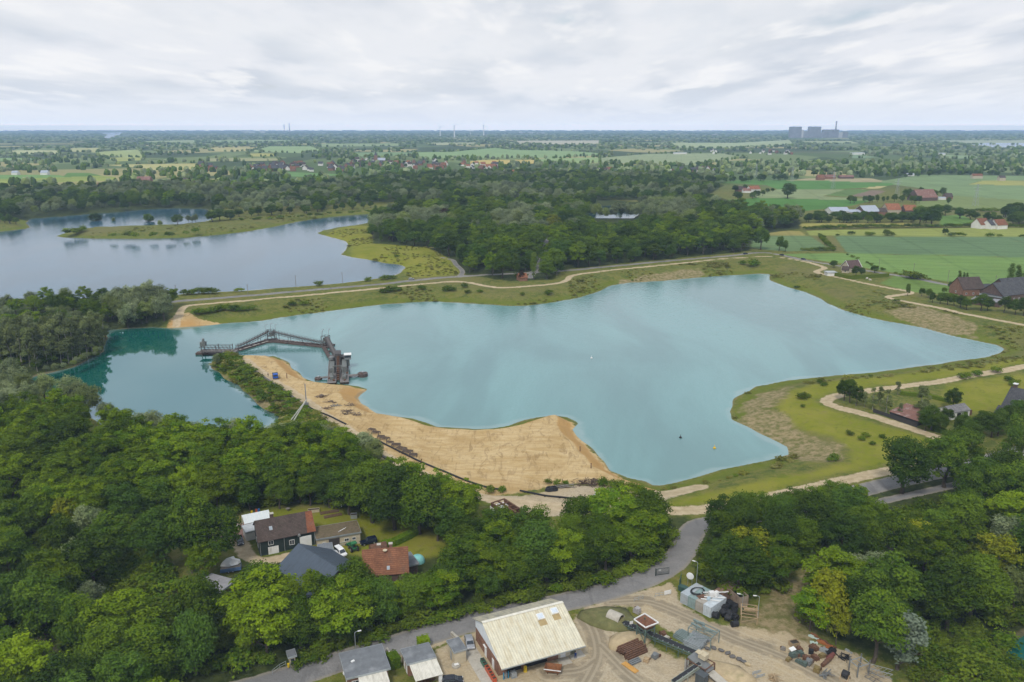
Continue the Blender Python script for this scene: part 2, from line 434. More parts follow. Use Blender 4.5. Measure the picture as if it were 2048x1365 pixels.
FLOOR = [[(-400,832),(100,852),(300,925),(540,938),(640,942),(770,985),(935,1025),(940,1060),(840,1060),(640,1010),(540,1015),(470,1030),(440,1040),(240,1062),(235,1200),(300,1260),(500,1120),(1100,1080),(1370,1035),(1385,1060),(1350,1110),(1280,1155),(1100,1195),(900,1245),(700,1308),(430,1390),(-400,1700)],
  [(1395,1060),(1560,1025),(1720,990),(1960,935),(2200,890),(2700,1000),(2700,1700),(2060,1420),(2040,1260),(1850,1340),(1700,1290),(1600,1260),(1500,1240),(1400,1170),(1380,1120)],
  [(745,487),(854,495),(902,519),(933,550),(1022,563),(1107,560),(1124,540),(1309,521),(1500,503),(1510,470),(1600,458),(1600,440),(1400,412),(1180,398),(800,412),(750,440)],
  [(-400,430),(60,436),(250,422),(413,415),(750,405),(1180,400),(1400,400),(1450,370),(1300,352),(1180,345),(1000,345),(800,352),(600,372),(420,372),(100,390),(-400,394)],
  [(0,700),(60,680),(200,660),(335,640),(340,610),(200,580),(-300,600),(-300,900),(60,830),(70,760),(210,690),(215,660)]]
FIELDS = [  # name, observed colour with distance haze in it, outline
 ((118,152,72),[(1562,508),(1680,507),(2120,517),(2120,590),(1895,563),(1779,544),(1662,524),(1608,517)]),
 ((104,134,86),[(1669,473),(2120,474),(2120,516),(1693,506)]),
 ((110,138,84),[(1474,471),(1621,473),(1664,501),(1580,503),(1530,500),(1490,492)]),
 ((150,160,72),[(1612,462),(1929,456),(2120,456),(2120,473),(1621,472)]),
 ((122,120,62),[(1622,473),(1667,473),(1692,506),(1666,502)]),
 ((168,160,78),[(1595,447),(1823,446),(1823,454),(1601,455)]),
 ((165,155,80),[(1470,462),(1540,462),(1600,463),(1612,471),(1476,469)]),
 ((84,134,48),[(1395,408),(1430,402),(1517,396),(1742,402),(1703,412),(1595,424),(1527,418),(1420,413)]),
 ((142,156,102),[(1498,393),(1556,379),(1693,379),(1644,393),(1760,400),(1742,402),(1517,396)]),
 ((90,140,58),[(1439,366),(1478,361),(1615,361),(1800,367),(1771,373),(1693,378),(1556,379),(1530,370)]),
 ((172,160,118),[(1576,361),(1615,357),(1742,357),(1775,364),(1740,366),(1650,362)]),
 ((136,116,96),[(1693,393),(1742,381),(1775,382),(1742,394)]),
 ((198,182,122),[(1728,378),(1748,372),(1773,373),(1757,378)]),
 ((100,130,60),[(1650,391),(1693,379),(1728,379),(1742,382),(1693,394)]),
 ((126,152,96),[(1755,364),(1840,350),(2120,353),(2120,362),(1965,361),(1935,369),(2120,374),(2120,402),(1990,398),(1900,391),(1870,380),(1790,370)]),
 ((168,168,84),[(1965,362),(2120,363),(2120,374),(1938,369)]),
 ((128,145,78),[(1830,398),(1900,392),(2120,404),(2120,417),(1900,419),(1835,412)]),
 ((104,142,56),[(1880,432),(1920,430),(1960,446),(1880,452)]),
 ((112,142,60),[(1760,566),(1790,552),(1895,570),(2000,592),(1900,590),(1822,584)]),
 ((118,160,80),[(-300,351),(117,350),(133,355),(0,359),(-300,360)]),
 ((152,166,68),[(-300,360),(0,359),(133,355),(195,352),(230,354),(235,361),(137,364),(0,371),(-300,374)]),
 ((100,142,56),[(135,346),(176,346),(205,352),(125,355)]),
 ((190,184,112),[(205,330),(400,327),(410,339),(332,342),(254,334)]),
 ((140,152,96),[(256,365),(332,357),(352,363),(332,369),(264,370)]),
 ((192,196,136),[(21,301),(117,301),(120,309),(20,308)]),
 ((186,186,122),[(137,297),(205,296),(195,305),(137,304)]),
 ((168,182,106),[(195,304),(279,299),(289,316),(195,312)]),
 ((172,178,92),[(211,316),(289,315),(285,321),(230,323)]),
 ((192,182,112),[(416,296),(517,295),(520,300),(464,304),(420,302)]),
 ((152,178,112),[(498,303),(537,293),(623,293),(644,301),(605,307)]),
 ((182,178,88),[(494,307),(552,307),(550,313),(500,314)]),
 ((168,168,112),[(416,317),(556,317),(560,322),(416,323)]),
 ((110,152,80),[(548,343),(615,346),(689,349),(654,353),(585,354)]),
 ((142,172,106),[(825,305),(902,304),(991,296),(1025,300),(1150,303),(1200,307),(1200,311),(1112,316),(909,316),(839,319)]),
 ((204,182,96),[(937,323),(972,320),(1071,320),(1071,328),(937,329)]),
 ((196,190,160),[(1030,282),(1200,281),(1200,290),(1034,288)]),
 ((150,176,106),[(1071,318),(1200,315),(1200,326),(1080,327)]),
 ((152,166,116),[(1200,316),(1298,308),(1444,307),(1493,316),(1446,322),(1395,331),(1200,326)]),
 ((172,186,132),[(1337,286),(1473,286),(1581,280),(1590,290),(1454,297),(1350,295)]),
 ((132,160,112),[(1703,309),(1763,315),(1700,317)]),
 ((142,166,112),[(1870,310),(1953,312),(1965,317),(1894,318)]),
 ((172,182,142),[(1867,281),(2120,281),(2120,290),(1910,288)]),
 ((150,170,110),[(640,288),(800,287),(800,292),(640,294)]),
 ((175,180,130),[(860,286),(960,285),(950,290),(860,291)]),
 ((160,176,118),[(280,283),(392,280),(392,287),(300,288)]),
 ((150,172,112),[(420,281),(560,280),(640,284),(420,286)]),
 ((128,158,100),[(700,305),(830,305),(835,312),(710,313)]),
 ((170,180,120),[(1600,283),(1700,282),(1720,287),(1610,289)]),
 ((138,170,100),[(-200,318),(60,316),(80,322),(-200,324)]),
]
RIVERS = [[(192,266),(245,265),(240,270),(225,275),(214,279),(208,275),(215,270)],[(1935,289),(1975,286),(2160,287),(2160,297),(1985,295)]]
def ribbon_sd(line,w,X,Y,z=GZ):
 return w - pldist(smooth(pxpoly(line,z)),X,Y,40)
def umax(X,Y,polys,clip=40):
 return np.maximum.reduce([sdf(pxpoly(p),X,Y,clip) for p in polys])
def regions(X,Y,wsd):
 r = {}
 nz = (vnoise(X,Y,6,8) - 0.5) * 3 + (vnoise(X,Y,2.2,9) - 0.5) * 1.2
 r['sand'] = np.maximum.reduce([sdf(P_SAND, X, Y, 40), sdf(P_SAND2, X, Y, 40)]) + nz * 0.6
 r['gravel'] = np.maximum(umax(X, Y, [GRAVEL, GRAVEL2]), umax(X, Y, [APRON])) + nz * 0.4
 yg = umax(X,Y,[YARDGRASS])
 r['gravel'] = np.minimum(r['gravel'], -yg)
 r['track'] = np.maximum.reduce([ribbon_sd(TRACK_N, 2.3, X, Y), ribbon_sd(TRACK_S, 2.5, X, Y), ribbon_sd(TRACK_F, 3.5, X, Y), ribbon_sd(DRIVE, 3, X, Y), ribbon_sd(FARMDRIVE, 1.9, X, Y)]) + nz * 0.12
 r['road'] = np.maximum.reduce([ribbon_sd(ROAD_N, 3.0, X, Y), ribbon_sd(ROAD_S, 3.6, X, Y), ribbon_sd(FOOTPATH, 1.7, X, Y), ribbon_sd(ROAD_LINK, 2.0, X, Y), ribbon_sd(ROAD_FOREST, 2.4, X, Y)])
 r['lawn'] = umax(X, Y, LAWNS) + nz
 r['rut'] = np.maximum.reduce([ribbon_sd(q, 3.0, X, Y) for q in RUTS])
 r['tyre'] = np.maximum.reduce([ribbon_sd(q, 2.6, X, Y) for q in TYRES])
 r['dry'] = np.maximum(umax(X, Y, DRY) + nz * 1.5, ribbon_sd(WOODTRACK, 8.0, X, Y) + nz)
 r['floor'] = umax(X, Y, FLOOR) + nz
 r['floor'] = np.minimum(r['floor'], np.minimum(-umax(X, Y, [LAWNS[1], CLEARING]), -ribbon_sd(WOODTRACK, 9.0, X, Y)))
 return r
def build_land():
 vs = np.concatenate([np.arange(262.1,266,0.6),np.arange(266,300,1.0),np.arange(300,420,1.6),np.arange(420,1000,2.4),np.arange(1000,1400,1.8),np.arange(1400,1900,12)])
 us = np.concatenate([np.arange(-900,-60,14),np.arange(-60,2108,2.4),np.arange(2110,2960,14)])
 nu,nv = len(us),len(vs)
 U,V = np.meshgrid(us,vs)
 X,Y = unproj(U.ravel(),V.ravel(),GZ)
 wsd = water_sd(X,Y)
 Z = height(X,Y,wsd)
 reg = regions(X,Y,wsd)
 # crop fields
 fsd = np.full(X.shape,-200.0); fid = np.full(X.shape,-1)
 fcol = np.zeros((len(X),4),np.float32); fcol[:] = (0.10,0.14,0.045,1)
 for i,(c,pts) in enumerate(FIELDS):
  pl = pxpoly(pts); d = sdf(pl,X,Y,120)
  m = (d > fsd) & (d > -110)
  k = 0.84
  gq = sum(c) / 3; fcol[m,:3] = lin(*[q * 0.86 + gq * 0.14 for q in c],k); fid[m] = i
  fsd = np.maximum(fsd,d)
 quads = (np.arange(nv - 1)[:,None] * nu + np.arange(nu - 1)[None,:]).ravel()
 quads = np.stack([quads + nu,quads + nu + 1,quads + 1,quads],1)
 def fm(a): return a[quads].mean(1)
 lab = np.zeros(len(quads),int)
 qf = fm(fsd); fidq = fid[quads[:,0]]
 lab = np.where(qf > 0,100 + fidq,lab)
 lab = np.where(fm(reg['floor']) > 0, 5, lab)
 lab = np.where(fm(reg['sand']) > 0, 1, lab)
 lab = np.where(fm(reg['gravel']) > 0, 2, lab)
 lab = np.where(fm(reg['track']) > 0, 3, lab)
 lab = np.where(fm(reg['road']) > 0, 4, lab)
 mat = land_material()
 info = {0: ('ground', 'rough olive grassland and banks around the lakes', 'ground'), 1: ('sand_bank', 'bare yellow sand spit and sand banks beside the turquoise lake', 'sand'),
   2: ('gravel_yard', 'pale gravel yard around the works buildings', 'gravel'), 3: ('dirt_track', 'pale sandy dirt tracks around the lake', 'track'),
   4: ('road', 'grey asphalt roads and footpath between the woods', 'road'), 5: ('forest_floor', 'dark leafy ground under the woods', 'forest floor')}
 rg = np.random.default_rng(2)
 for l in np.unique(lab):
  sel = quads[lab == l]
  idx,inv = np.unique(sel,return_inverse=True)
  inv = inv.reshape(-1,4)
  if l >= 100:
   c = FIELDS[l - 100][0]
   nm = ('crop_field', 'crop field', 'field')
   tone = 'yellowish' if c[0] > c[1] * 0.98 else ('pale green' if c[0] > 135 else 'green')
   nm = ('crop_field', '%s crop field beyond the lakes and woods' % tone, 'field')
  else:
   nm = info[l]
  me = fast_mesh(nm[0],np.stack([X,Y,Z],1)[idx],inv,smooth_sh=True)
  for k in reg:
   add_attr(me, 'sd_' + k, np.clip(reg[k][idx], -12, 12))
  add_attr(me, 'sd_field', np.clip(fsd[idx], -60, 60))
  add_attr(me, 'shore', np.clip(-wsd[idx], -20, 60))
  a = me.color_attributes.new('field_col', 'FLOAT_COLOR', 'POINT')
  a.data.foreach_set('color', fcol[idx].ravel())
  me.materials.append(mat)
  o = bpy.data.objects.new(nm[0],me); link(o)
  tag(o, nm[1], nm[2], kind='structure')
  if l >= 100: o['group'] = 'crop fields of the plain'
def land_material():
 t = NT('land'); co = t.objco()
 A = lambda n: t.attr(n).outputs['Fac']
 n_big = t.noise(co,0.012,5,0.6)
 n_mid = t.noise(co,0.07,5,0.65)
 n_fine = t.noise(co,0.45,5,0.7)
 n_grain = t.noise(co,2.2,3,0.7)
 # rough grassland
 g = t.mix(t.mapr(n_mid,0.35,0.65),(0.10,0.13,0.018),(0.155,0.16,0.03))
 g = t.mix(t.mapr(n_fine,0.44,0.66,0,0.8),g,(0.2,0.17,0.055))
 n_p = t.noise(co,0.17,6,0.75,0.8)
 g = t.mix(t.mapr(n_p,0.5,0.62,0,0.75),g,(0.055,0.085,0.016))
 g = t.mix(t.mapr(n_p,0.46,0.34,0,0.6),g,(0.19,0.175,0.045))
 g = t.mix(t.mapr(n_mid,0.56,0.7,0,0.55),g,(0.06,0.095,0.02))
 g = t.mix(t.mapr(n_big,0.5,0.66,0,0.6),g,(0.17,0.15,0.055))
 g = t.mix(t.mapr(n_grain,0.45,0.75,0,0.55),g,(0.05,0.07,0.016))
 g = t.mix(t.mapr(t.noise(co,1.0,3,0.8),0.55,0.7,0,0.5),g,(0.22,0.2,0.08))
 # fresh green ledge near the water line
 sh = A('shore')
 g = t.mix(t.math('MULTIPLY', t.mapr(sh, 1.0, 3.0), t.mapr(sh, 11.0, 5.0, 0, 0.75)), g, (0.115, 0.145, 0.014))
 # patchwork of the far plain
 vor = t.n('TexVoronoi', ins={'Vector': t.scale(co, (1 / 330, 1 / 520, 0)), 'Scale': 1.0, 'Randomness': 0.9})
 vr = t.n('SeparateColor', ins={0: vor.outputs['Color']})
 pw = t.mix(t.mapr(vr.outputs[0],0.2,0.8),(0.075,0.12,0.035),(0.16,0.21,0.075))
 pw = t.mix(t.mapr(vr.outputs[1],0.74,0.8),pw,(0.33,0.30,0.13))
 pw = t.mix(t.mapr(vr.outputs[2],0.6,0.75),pw,(0.045,0.075,0.024))
 oy = t.n('SeparateXYZ', ins={0: co}).outputs[1]
 g = t.mix(t.mapr(oy,1350,1700,0,0.9),g,pw)
 # fields
 str1 = t.noise(t.scale(co,(0.02,0.5,1),(0,0,0.25)),1.0,3,0.6)
 fc = t.attr('field_col').outputs['Color']
 tram = t.mapr(t.math('SINE', t.math('MULTIPLY', t.n('SeparateXYZ', ins={0: t.scale(co, (1, 1, 1), (0, 0, 0.2))}).outputs[1], 0.36)), 0.8, 1.0, 0, -0.16)
 tram = t.math('ADD', tram, t.mapr(t.math('SINE', t.math('MULTIPLY', t.n('SeparateXYZ', ins={0: t.scale(co, (1, 1, 1), (0, 0, 0.2))}).outputs[0], 0.12)), 0.95, 1.0, 0, -0.12))
 fv = t.math('ADD', t.mapr(str1, 0.3, 0.7, 0.86, 1.1, False), t.mapr(n_big, 0.35, 0.65, -0.1, 0.1, False))
 fv = t.math('ADD', fv, t.mapr(n_fine, 0.3, 0.7, -0.09, 0.09, False))
 fv = t.math('ADD', fv, tram)
 fc = t.mul(fc, t.n('CombineColor', ins={0: fv, 1: fv, 2: fv}).outputs[0])
 fc = t.mix(t.mapr(t.noise(co,0.02,4,0.7),0.6,0.75,0,0.3),fc,(0.17,0.16,0.06))
 c = t.mix(t.mapr(A('sd_field'), -1.5, 1.5), g, fc)
 # mown bright slopes
 lw = t.mix(t.mapr(n_mid,0.35,0.65),(0.165,0.185,0.014),(0.22,0.215,0.03))
 lw = t.mix(t.mapr(n_fine,0.5,0.7,0,0.55),lw,(0.2,0.165,0.06))
 lw = t.mix(t.mapr(n_p,0.54,0.66,0,0.5),lw,(0.085,0.115,0.014))
 c = t.mix(t.mapr(A('sd_lawn'), -2.5, 3), c, lw)
 dr = t.mix(t.mapr(n_fine,0.35,0.65),(0.3,0.235,0.13),(0.13,0.13,0.04))
 c = t.mix(t.mapr(t.math('ADD', A('sd_dry'), t.mapr(n_mid, 0.3, 0.7, -4, 4, False)), -1, 2.5), c, dr)
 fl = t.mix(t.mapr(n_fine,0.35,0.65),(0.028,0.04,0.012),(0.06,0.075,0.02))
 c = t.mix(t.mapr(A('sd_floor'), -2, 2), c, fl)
 # gravel
 gr = t.mix(t.mapr(n_grain,0.3,0.7),(0.34,0.275,0.18),(0.47,0.395,0.28))
 gr = t.mix(t.mapr(n_mid,0.42,0.62,0,0.6),gr,(0.44,0.345,0.205))
 gr = t.mix(t.mapr(t.noise(co,0.16,6,0.7),0.52,0.66,0,0.55),gr,(0.27,0.23,0.155))
 gr = t.mix(t.mapr(n_fine,0.62,0.74,0,0.55),gr,(0.17,0.17,0.06))
 ru = t.math('ADD', A('sd_rut'), t.mapr(t.noise(co, 0.35, 4, 0.7), 0.3, 0.7, -2.2, 1.2, False))
 gr = t.mix(t.mapr(ru,-0.6,1.6,0,0.8),gr,(0.235,0.195,0.135))
 ru2 = t.math('SINE', t.math('MULTIPLY', A('sd_rut'), 3.3))
 gr = t.mix(t.math('MULTIPLY', t.mapr(ru2, 0.3, 0.9, 0, 0.35), t.mapr(A('sd_rut'), -4, 0)), gr, (0.5, 0.43, 0.31))
 c = t.mix(t.mapr(t.math('ADD', A('sd_gravel'), t.mapr(n_fine, 0.3, 0.7, -1.0, 1.0, False)), -0.5, 0.6), c, gr)
 # sand
 st = t.noise(t.scale(co,(0.09,0.42,0.3),(0,0,0.5)),1.0,6,0.65,0.6)
 sa = t.mix(t.mapr(st,0.35,0.65),(0.45,0.315,0.14),(0.56,0.42,0.225))
 sa = t.mix(t.mapr(n_mid,0.45,0.68,0,0.75),sa,(0.40,0.27,0.115))
 sa = t.mix(t.mapr(t.noise(t.scale(co,(0.5,0.12,0.3),(0,0,-0.35)),1.0,6,0.7,1.0),0.5,0.66,0,0.6),sa,(0.22,0.14,0.06))
 sa = t.mix(t.mapr(n_grain,0.45,0.75,0,0.3),sa,(0.3,0.22,0.13))
 sa = t.mix(t.mapr(t.noise(co,0.11,5,0.75),0.6,0.74,0,0.5),sa,(0.3,0.27,0.12))
 ty = t.math('SINE', t.math('MULTIPLY', A('sd_tyre'), 2.9))
 tm = t.mapr(t.math('ADD', A('sd_tyre'), t.mapr(n_fine, 0.3, 0.7, -1.5, 1.5, False)), -1.2, 0.6)
 sa = t.mix(t.math('MULTIPLY', t.mapr(ty, 0.1, 0.9, 0, 0.14), tm), sa, (0.30, 0.205, 0.10))
 sa = t.mix(t.math('MULTIPLY', t.mapr(ty, -0.2, -0.9, 0, 0.10), tm), sa, (0.60, 0.47, 0.28))
 # damp face just above the water
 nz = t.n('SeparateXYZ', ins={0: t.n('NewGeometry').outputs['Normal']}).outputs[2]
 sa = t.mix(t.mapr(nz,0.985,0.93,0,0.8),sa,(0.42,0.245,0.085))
 c = t.mix(t.mapr(t.math('ADD', A('sd_sand'), t.mapr(n_fine, 0.3, 0.7, -1.2, 1.2, False)), -0.6, 0.8), c, sa)
 # tracks
 tr = t.mix(t.mapr(n_fine,0.3,0.7),(0.40,0.31,0.19),(0.53,0.43,0.29))
 tr = t.mix(t.mapr(A('sd_track'), 1.5, 2.6, 0, 0.35), tr, (0.3, 0.25, 0.13))
 trk = t.math('MULTIPLY', t.mapr(t.math('ADD', A('sd_track'), t.mapr(n_fine, 0.3, 0.7, -0.45, 0.45, False)), -0.35, 0.4), 0.95)
 c = t.mix(trk,c,tr)
 # asphalt with repaired patches, dusty edges
 ro = t.mix(t.mapr(n_mid,0.4,0.65),(0.185,0.18,0.175),(0.255,0.245,0.235))
 ro = t.mix(t.mapr(n_grain,0.4,0.7,0,0.25),ro,(0.12,0.12,0.12))
 ro = t.mix(t.mapr(A('sd_road'), 1.2, 0.1, 0, 0.55), ro, (0.30, 0.26, 0.19))
 ro = t.mix(t.mapr(t.noise(t.scale(co,(0.35,0.05,1),(0,0,0.6)),1.0,3,0.5),0.56,0.66,0,0.4),ro,(0.12,0.118,0.115))
 c = t.mix(t.mapr(t.math('ADD', A('sd_road'), t.mapr(n_fine, 0.3, 0.7, -0.25, 0.25, False)), -0.15, 0.2), c, ro)
 # wet rim
 c = t.mix(t.math('MULTIPLY', t.mapr(sh, 1.0, 0.1, 0, 0.6), t.mapr(n_mid, 0.4, 0.6, 0.15, 1.0)), c, (0.22, 0.18, 0.11))
 hgt = t.math('ADD', t.math('MULTIPLY', n_fine, 0.7), t.math('MULTIPLY', n_grain, 0.3))
 t.principled(c,0.95,0,0.1,t.bump(hgt,0.9,0.6))
 return t.mat
def water_material(name,body,shallow,ior,rough,turb=0.0,ripple=0.5):
 t = NT(name); co = t.objco()
 sd = t.attr('depth').outputs['Fac']; calm = t.attr('calm').outputs['Fac']
 n1 = t.noise(t.scale(co,(1,0.45,1),(0,0,0.25)),0.55,4,0.6)
 n2 = t.noise(t.scale(co,(1,0.3,1),(0,0,0.2)),0.02,4,0.55,0.6)
 b = t.mix(t.mapr(n2,0.35,0.65),body,tuple(x * 1.35 for x in body))
 b = t.mix(calm,b,(0.004,0.10,0.08))
 b = t.mix(t.mapr(t.math('ADD', sd, t.mapr(t.noise(co, 0.05, 3), 0.3, 0.7, -2.5, 2.5, False)), 3.0, -0.5, 0, 0.5), b, shallow)
 st = t.math('MULTIPLY', t.mapr(n2, 0.3, 0.7, 0.4, 1.4, False), t.mapr(calm, 0, 1, ripple, 0.015, False))
 nrm = t.n('Bump', ins={'Height': n1, 'Strength': st, 'Distance': 0.35}).outputs[0]
 dif = t.n('BsdfDiffuse', ins={'Color': b})
 rg = t.mapr(calm,0,1,rough,0.02,False)
 gl = t.n('BsdfGlossy', ins={'Color': t.mix(calm, (0.95, 0.97, 1.0), (0.84, 0.93, 1.0)), 'Roughness': rg, 'Normal': nrm})
 fr = t.n('Fresnel', ins={'IOR': t.mapr(calm, 0, 1, ior, ior * 2.1, False), 'Normal': nrm})
 m = t.n('MixShader', ins={0: fr.outputs[0], 1: dif.outputs[0], 2: gl.outputs[0]})
 t.t.links.new(m.outputs[0],t.out.inputs[0])
 return t.mat
def build_water():
 us = np.concatenate([np.arange(-900,-60,20),np.arange(-60,2110,6.0),np.arange(2116,2500,20)])
 m_main = water_material('turquoise_water', (0.104, 0.218, 0.208), (0.26, 0.35, 0.33), 1.8, 0.12, ripple=0.55)
 m_far = water_material('blue_water', (0.03, 0.085, 0.125), (0.3, 0.3, 0.24), 1.45, 0.10, ripple=0.35)
 m_pond = water_material('dark_water', (0.02, 0.05, 0.06), (0.1, 0.1, 0.06), 1.45, 0.05, ripple=0.2)
 m_creek = water_material('green_water', (0.012, 0.10, 0.085), (0.05, 0.1, 0.06), 1.33, 0.05, ripple=0.1)
 for poly, v0, v1, step, mat, nm, lab in ((W_LAKE, 540, 985, 4.0, m_main, 'lake', 'turquoise gravel pit lake with a calm dark green bay at the left'),
                                             (W_FAR, 405, 615, 3.0, m_far, 'lake', 'blue grey lake beyond the long embankment'),
                                             (W_POND, 405, 470, 3.0, m_pond, 'pond', 'small pale pond enclosed by the middle wood'),
                                             (W_CREEK, 1240, 1400, 6.0, m_creek, 'pond', 'green pool among the trees in the lower right corner')):
  vs = np.arange(v0,v1,step); nu,nv = len(us),len(vs)
  U,V = np.meshgrid(us,vs)
  X,Y = unproj(U.ravel(),V.ravel(),0.0)
  d = sdf(poly,X,Y,60)
  q = (np.arange(nv - 1)[:,None] * nu + np.arange(nu - 1)[None,:]).ravel()
  q = np.stack([q + nu,q + nu + 1,q + 1,q],1)
  q = q[d[q].max(1) > -4.0]
  idx,inv = np.unique(q,return_inverse=True)
  me = fast_mesh(nm,np.stack([X,Y,np.zeros_like(X)],1)[idx],inv.reshape(-1,4),smooth_sh=True)
  add_attr(me, 'depth', np.clip(d[idx], -5, 40))
  calm = sstep(-18,14,sdf(P_CALM,X[idx],Y[idx],60)) if poly is W_LAKE else np.zeros(len(idx))
  add_attr(me, 'calm', calm)
  me.materials.append(mat)
  tag(link(bpy.data.objects.new(nm, me)), lab, 'water', kind='structure')
 for pts, lab in zip(RIVERS, ('pale stretch of river far off at the upper left', 'pale reach of river far off at the right edge')):
  p = pxpoly(pts,GZ + 0.6)
  me = bpy.data.meshes.new('river'); me.from_pydata([(a, b, GZ + 0.6) for a, b in p], [], [tuple(range(len(p)))]); me.update()
  add_attr(me, 'depth', [30] * len(p)); add_attr(me, 'calm', [0] * len(p))
  me.materials.append(m_far)
  o = link(bpy.data.objects.new('river', me)); tag(o, lab, 'water', kind='structure')
  if o.data.polygons[0].normal.z < 0: o.data.flip_normals()
SUN_EL, SUN_AZ = 52.0, 200.0   # compass-like: 180 = behind the camera
def build_sky():
 w = bpy.data.worlds.new('World'); scene.world = w; w.use_nodes = True
 nt = w.node_tree; nt.nodes.clear(); L = nt.links.new
 N = lambda k: nt.nodes.new('ShaderNode' + k)
 sky = N('TexSky'); sky.sky_type = 'NISHITA'; sky.sun_disc = False
 sky.sun_elevation = R(SUN_EL); sky.sun_rotation = R(SUN_AZ); sky.air_density = 1.2; sky.dust_density = 2.0
 sm = N('MixRGB'); sm.blend_type = 'MULTIPLY'; sm.inputs[0].default_value = 1; L(sky.outputs[0], sm.inputs[1]); sm.inputs[2].default_value = (0.1, 0.1, 0.1, 1)
 tc = N('TexCoord'); sep = N('SeparateXYZ'); L(tc.outputs['Generated'], sep.inputs[0])
 def m(op,a,b=0.0):
  nd = N('Math'); nd.operation = op
  for i,v in enumerate((a,b)):
   if isinstance(v,bpy.types.NodeSocket): L(v,nd.inputs[i])
   else: nd.inputs[i].default_value = v
  return nd.outputs[0]
 z = m('MAXIMUM', sep.outputs[2], 0.0)
 den = m('ADD', z, 0.09)
 px = m('DIVIDE', sep.outputs[0], den); py = m('DIVIDE', sep.outputs[1], den)
 cv = N('CombineXYZ'); L(px, cv.inputs[0]); L(py, cv.inputs[1]); cv.inputs[2].default_value = 3.7
 def noise(scale,det,rough,dist,sx=1.0):
  mp = N('Mapping'); L(cv.outputs[0], mp.inputs[0]); mp.inputs['Scale'].default_value = (sx, 1, 1)
  nd = N('TexNoise'); L(mp.outputs[0], nd.inputs['Vector']); nd.inputs['Scale'].default_value = scale
  nd.inputs['Detail'].default_value = det; nd.inputs['Roughness'].default_value = rough; nd.inputs['Distortion'].default_value = dist
  return nd.outputs['Fac']
 def mr(v,a,b,c=0.0,d=1.0):
  nd = N('MapRange'); nd.interpolation_type = 'SMOOTHSTEP'; L(v, nd.inputs[0])
  for i,x in enumerate((a,b,c,d)): nd.inputs[i + 1].default_value = x
  return nd.outputs[0]
 def mix(f,a,b):
  nd = N('MixRGB')
  for i,v in enumerate((f,a,b)):
   if isinstance(v,bpy.types.NodeSocket): L(v,nd.inputs[i])
   elif isinstance(v,tuple): nd.inputs[i].default_value = (*v,1)
   else: nd.inputs[i].default_value = v
  return nd.outputs[0]
 n1 = noise(0.62,10,0.48,0.1,2.3)
 n2 = noise(0.3,4,0.5,0.1,2.0)
 n3 = noise(1.0,9,0.55,0.15,2.4)
 grey = mix(mr(n1,0.38,0.58),(0.62,0.67,0.745),(0.80,0.82,0.865))
 grey = mix(mr(n2,0.42,0.62,0.0,0.55),grey,(0.82,0.84,0.87))
 grey = mix(mr(n3,0.5,0.66,0.0,0.85),grey,(0.89,0.895,0.91))
 grey = mix(mr(n3,0.46,0.32,0.0,0.25),grey,(0.64,0.70,0.78))
 blue = mix(0.45,sm.outputs[0],(0.62,0.72,0.86))
 cl = mix(mr(n1,0.22,0.36),blue,grey)
 cl = mix(mr(z,0.15,0.32,0.0,0.35),cl,(0.62,0.73,0.90))
 hz = mr(z,0.0,0.055,0.95,0.0)
 cl = mix(hz,cl,(0.69,0.75,0.85))
 tau = m('MULTIPLY', m('MINIMUM', m('DIVIDE', 72.0, m('MAXIMUM', z, 0.0005)), 28000.0), 7.0e-5)
 T = m('EXPONENT', m('MULTIPLY', tau, -1.0))
 def vs(v,k):
  nd = N('VectorMath'); nd.operation = 'SCALE'; L(k, nd.inputs['Scale'])
  if isinstance(v,tuple): nd.inputs[0].default_value = v
  else: L(v,nd.inputs[0])
  return nd.outputs[0]
 sb = N('VectorMath'); sb.operation = 'SUBTRACT'; L(cl, sb.inputs[0]); L(vs((0.21, 0.325, 0.455), m('SUBTRACT', 1.0, T)), sb.inputs[1])
 cl = vs(sb.outputs[0], m('DIVIDE', 1.0, T))
 bg = N('Background'); L(cl, bg.inputs[0]); bg.inputs[1].default_value = 1.0
 out = N('OutputWorld'); L(bg.outputs[0], out.inputs[0])
 s = bpy.data.lights.new('sun', 'SUN'); s.energy = 2.2; s.angle = R(10); s.color = (1.0, 0.95, 0.87)
 so = bpy.data.objects.new('sun', s); COL.objects.link(so)
 az = R(SUN_AZ); el = R(SUN_EL)
 d = Vector((math.sin(az) * math.cos(el),math.cos(az) * math.cos(el),math.sin(el)))
 so.rotation_euler = d.to_track_quat('Z', 'Y').to_euler()
 so.location = (0,-50,300)
def build_haze():
 mb = MB(); mb.box(-40000,-1500,-5.0,40000,28500,182.0)
 t = NT('haze_air')
 v = t.n('VolumePrincipled', ins={'Color': (0.48, 0.71, 1.0), 'Density': 7.0e-5, 'Anisotropy': 0.0})
 t.t.links.new(v.outputs[0],t.out.inputs[1])
 o = mb.build('haze', t.mat)
 tag(o, 'thin bluish air over the whole plain', 'haze', kind='stuff')
 return o
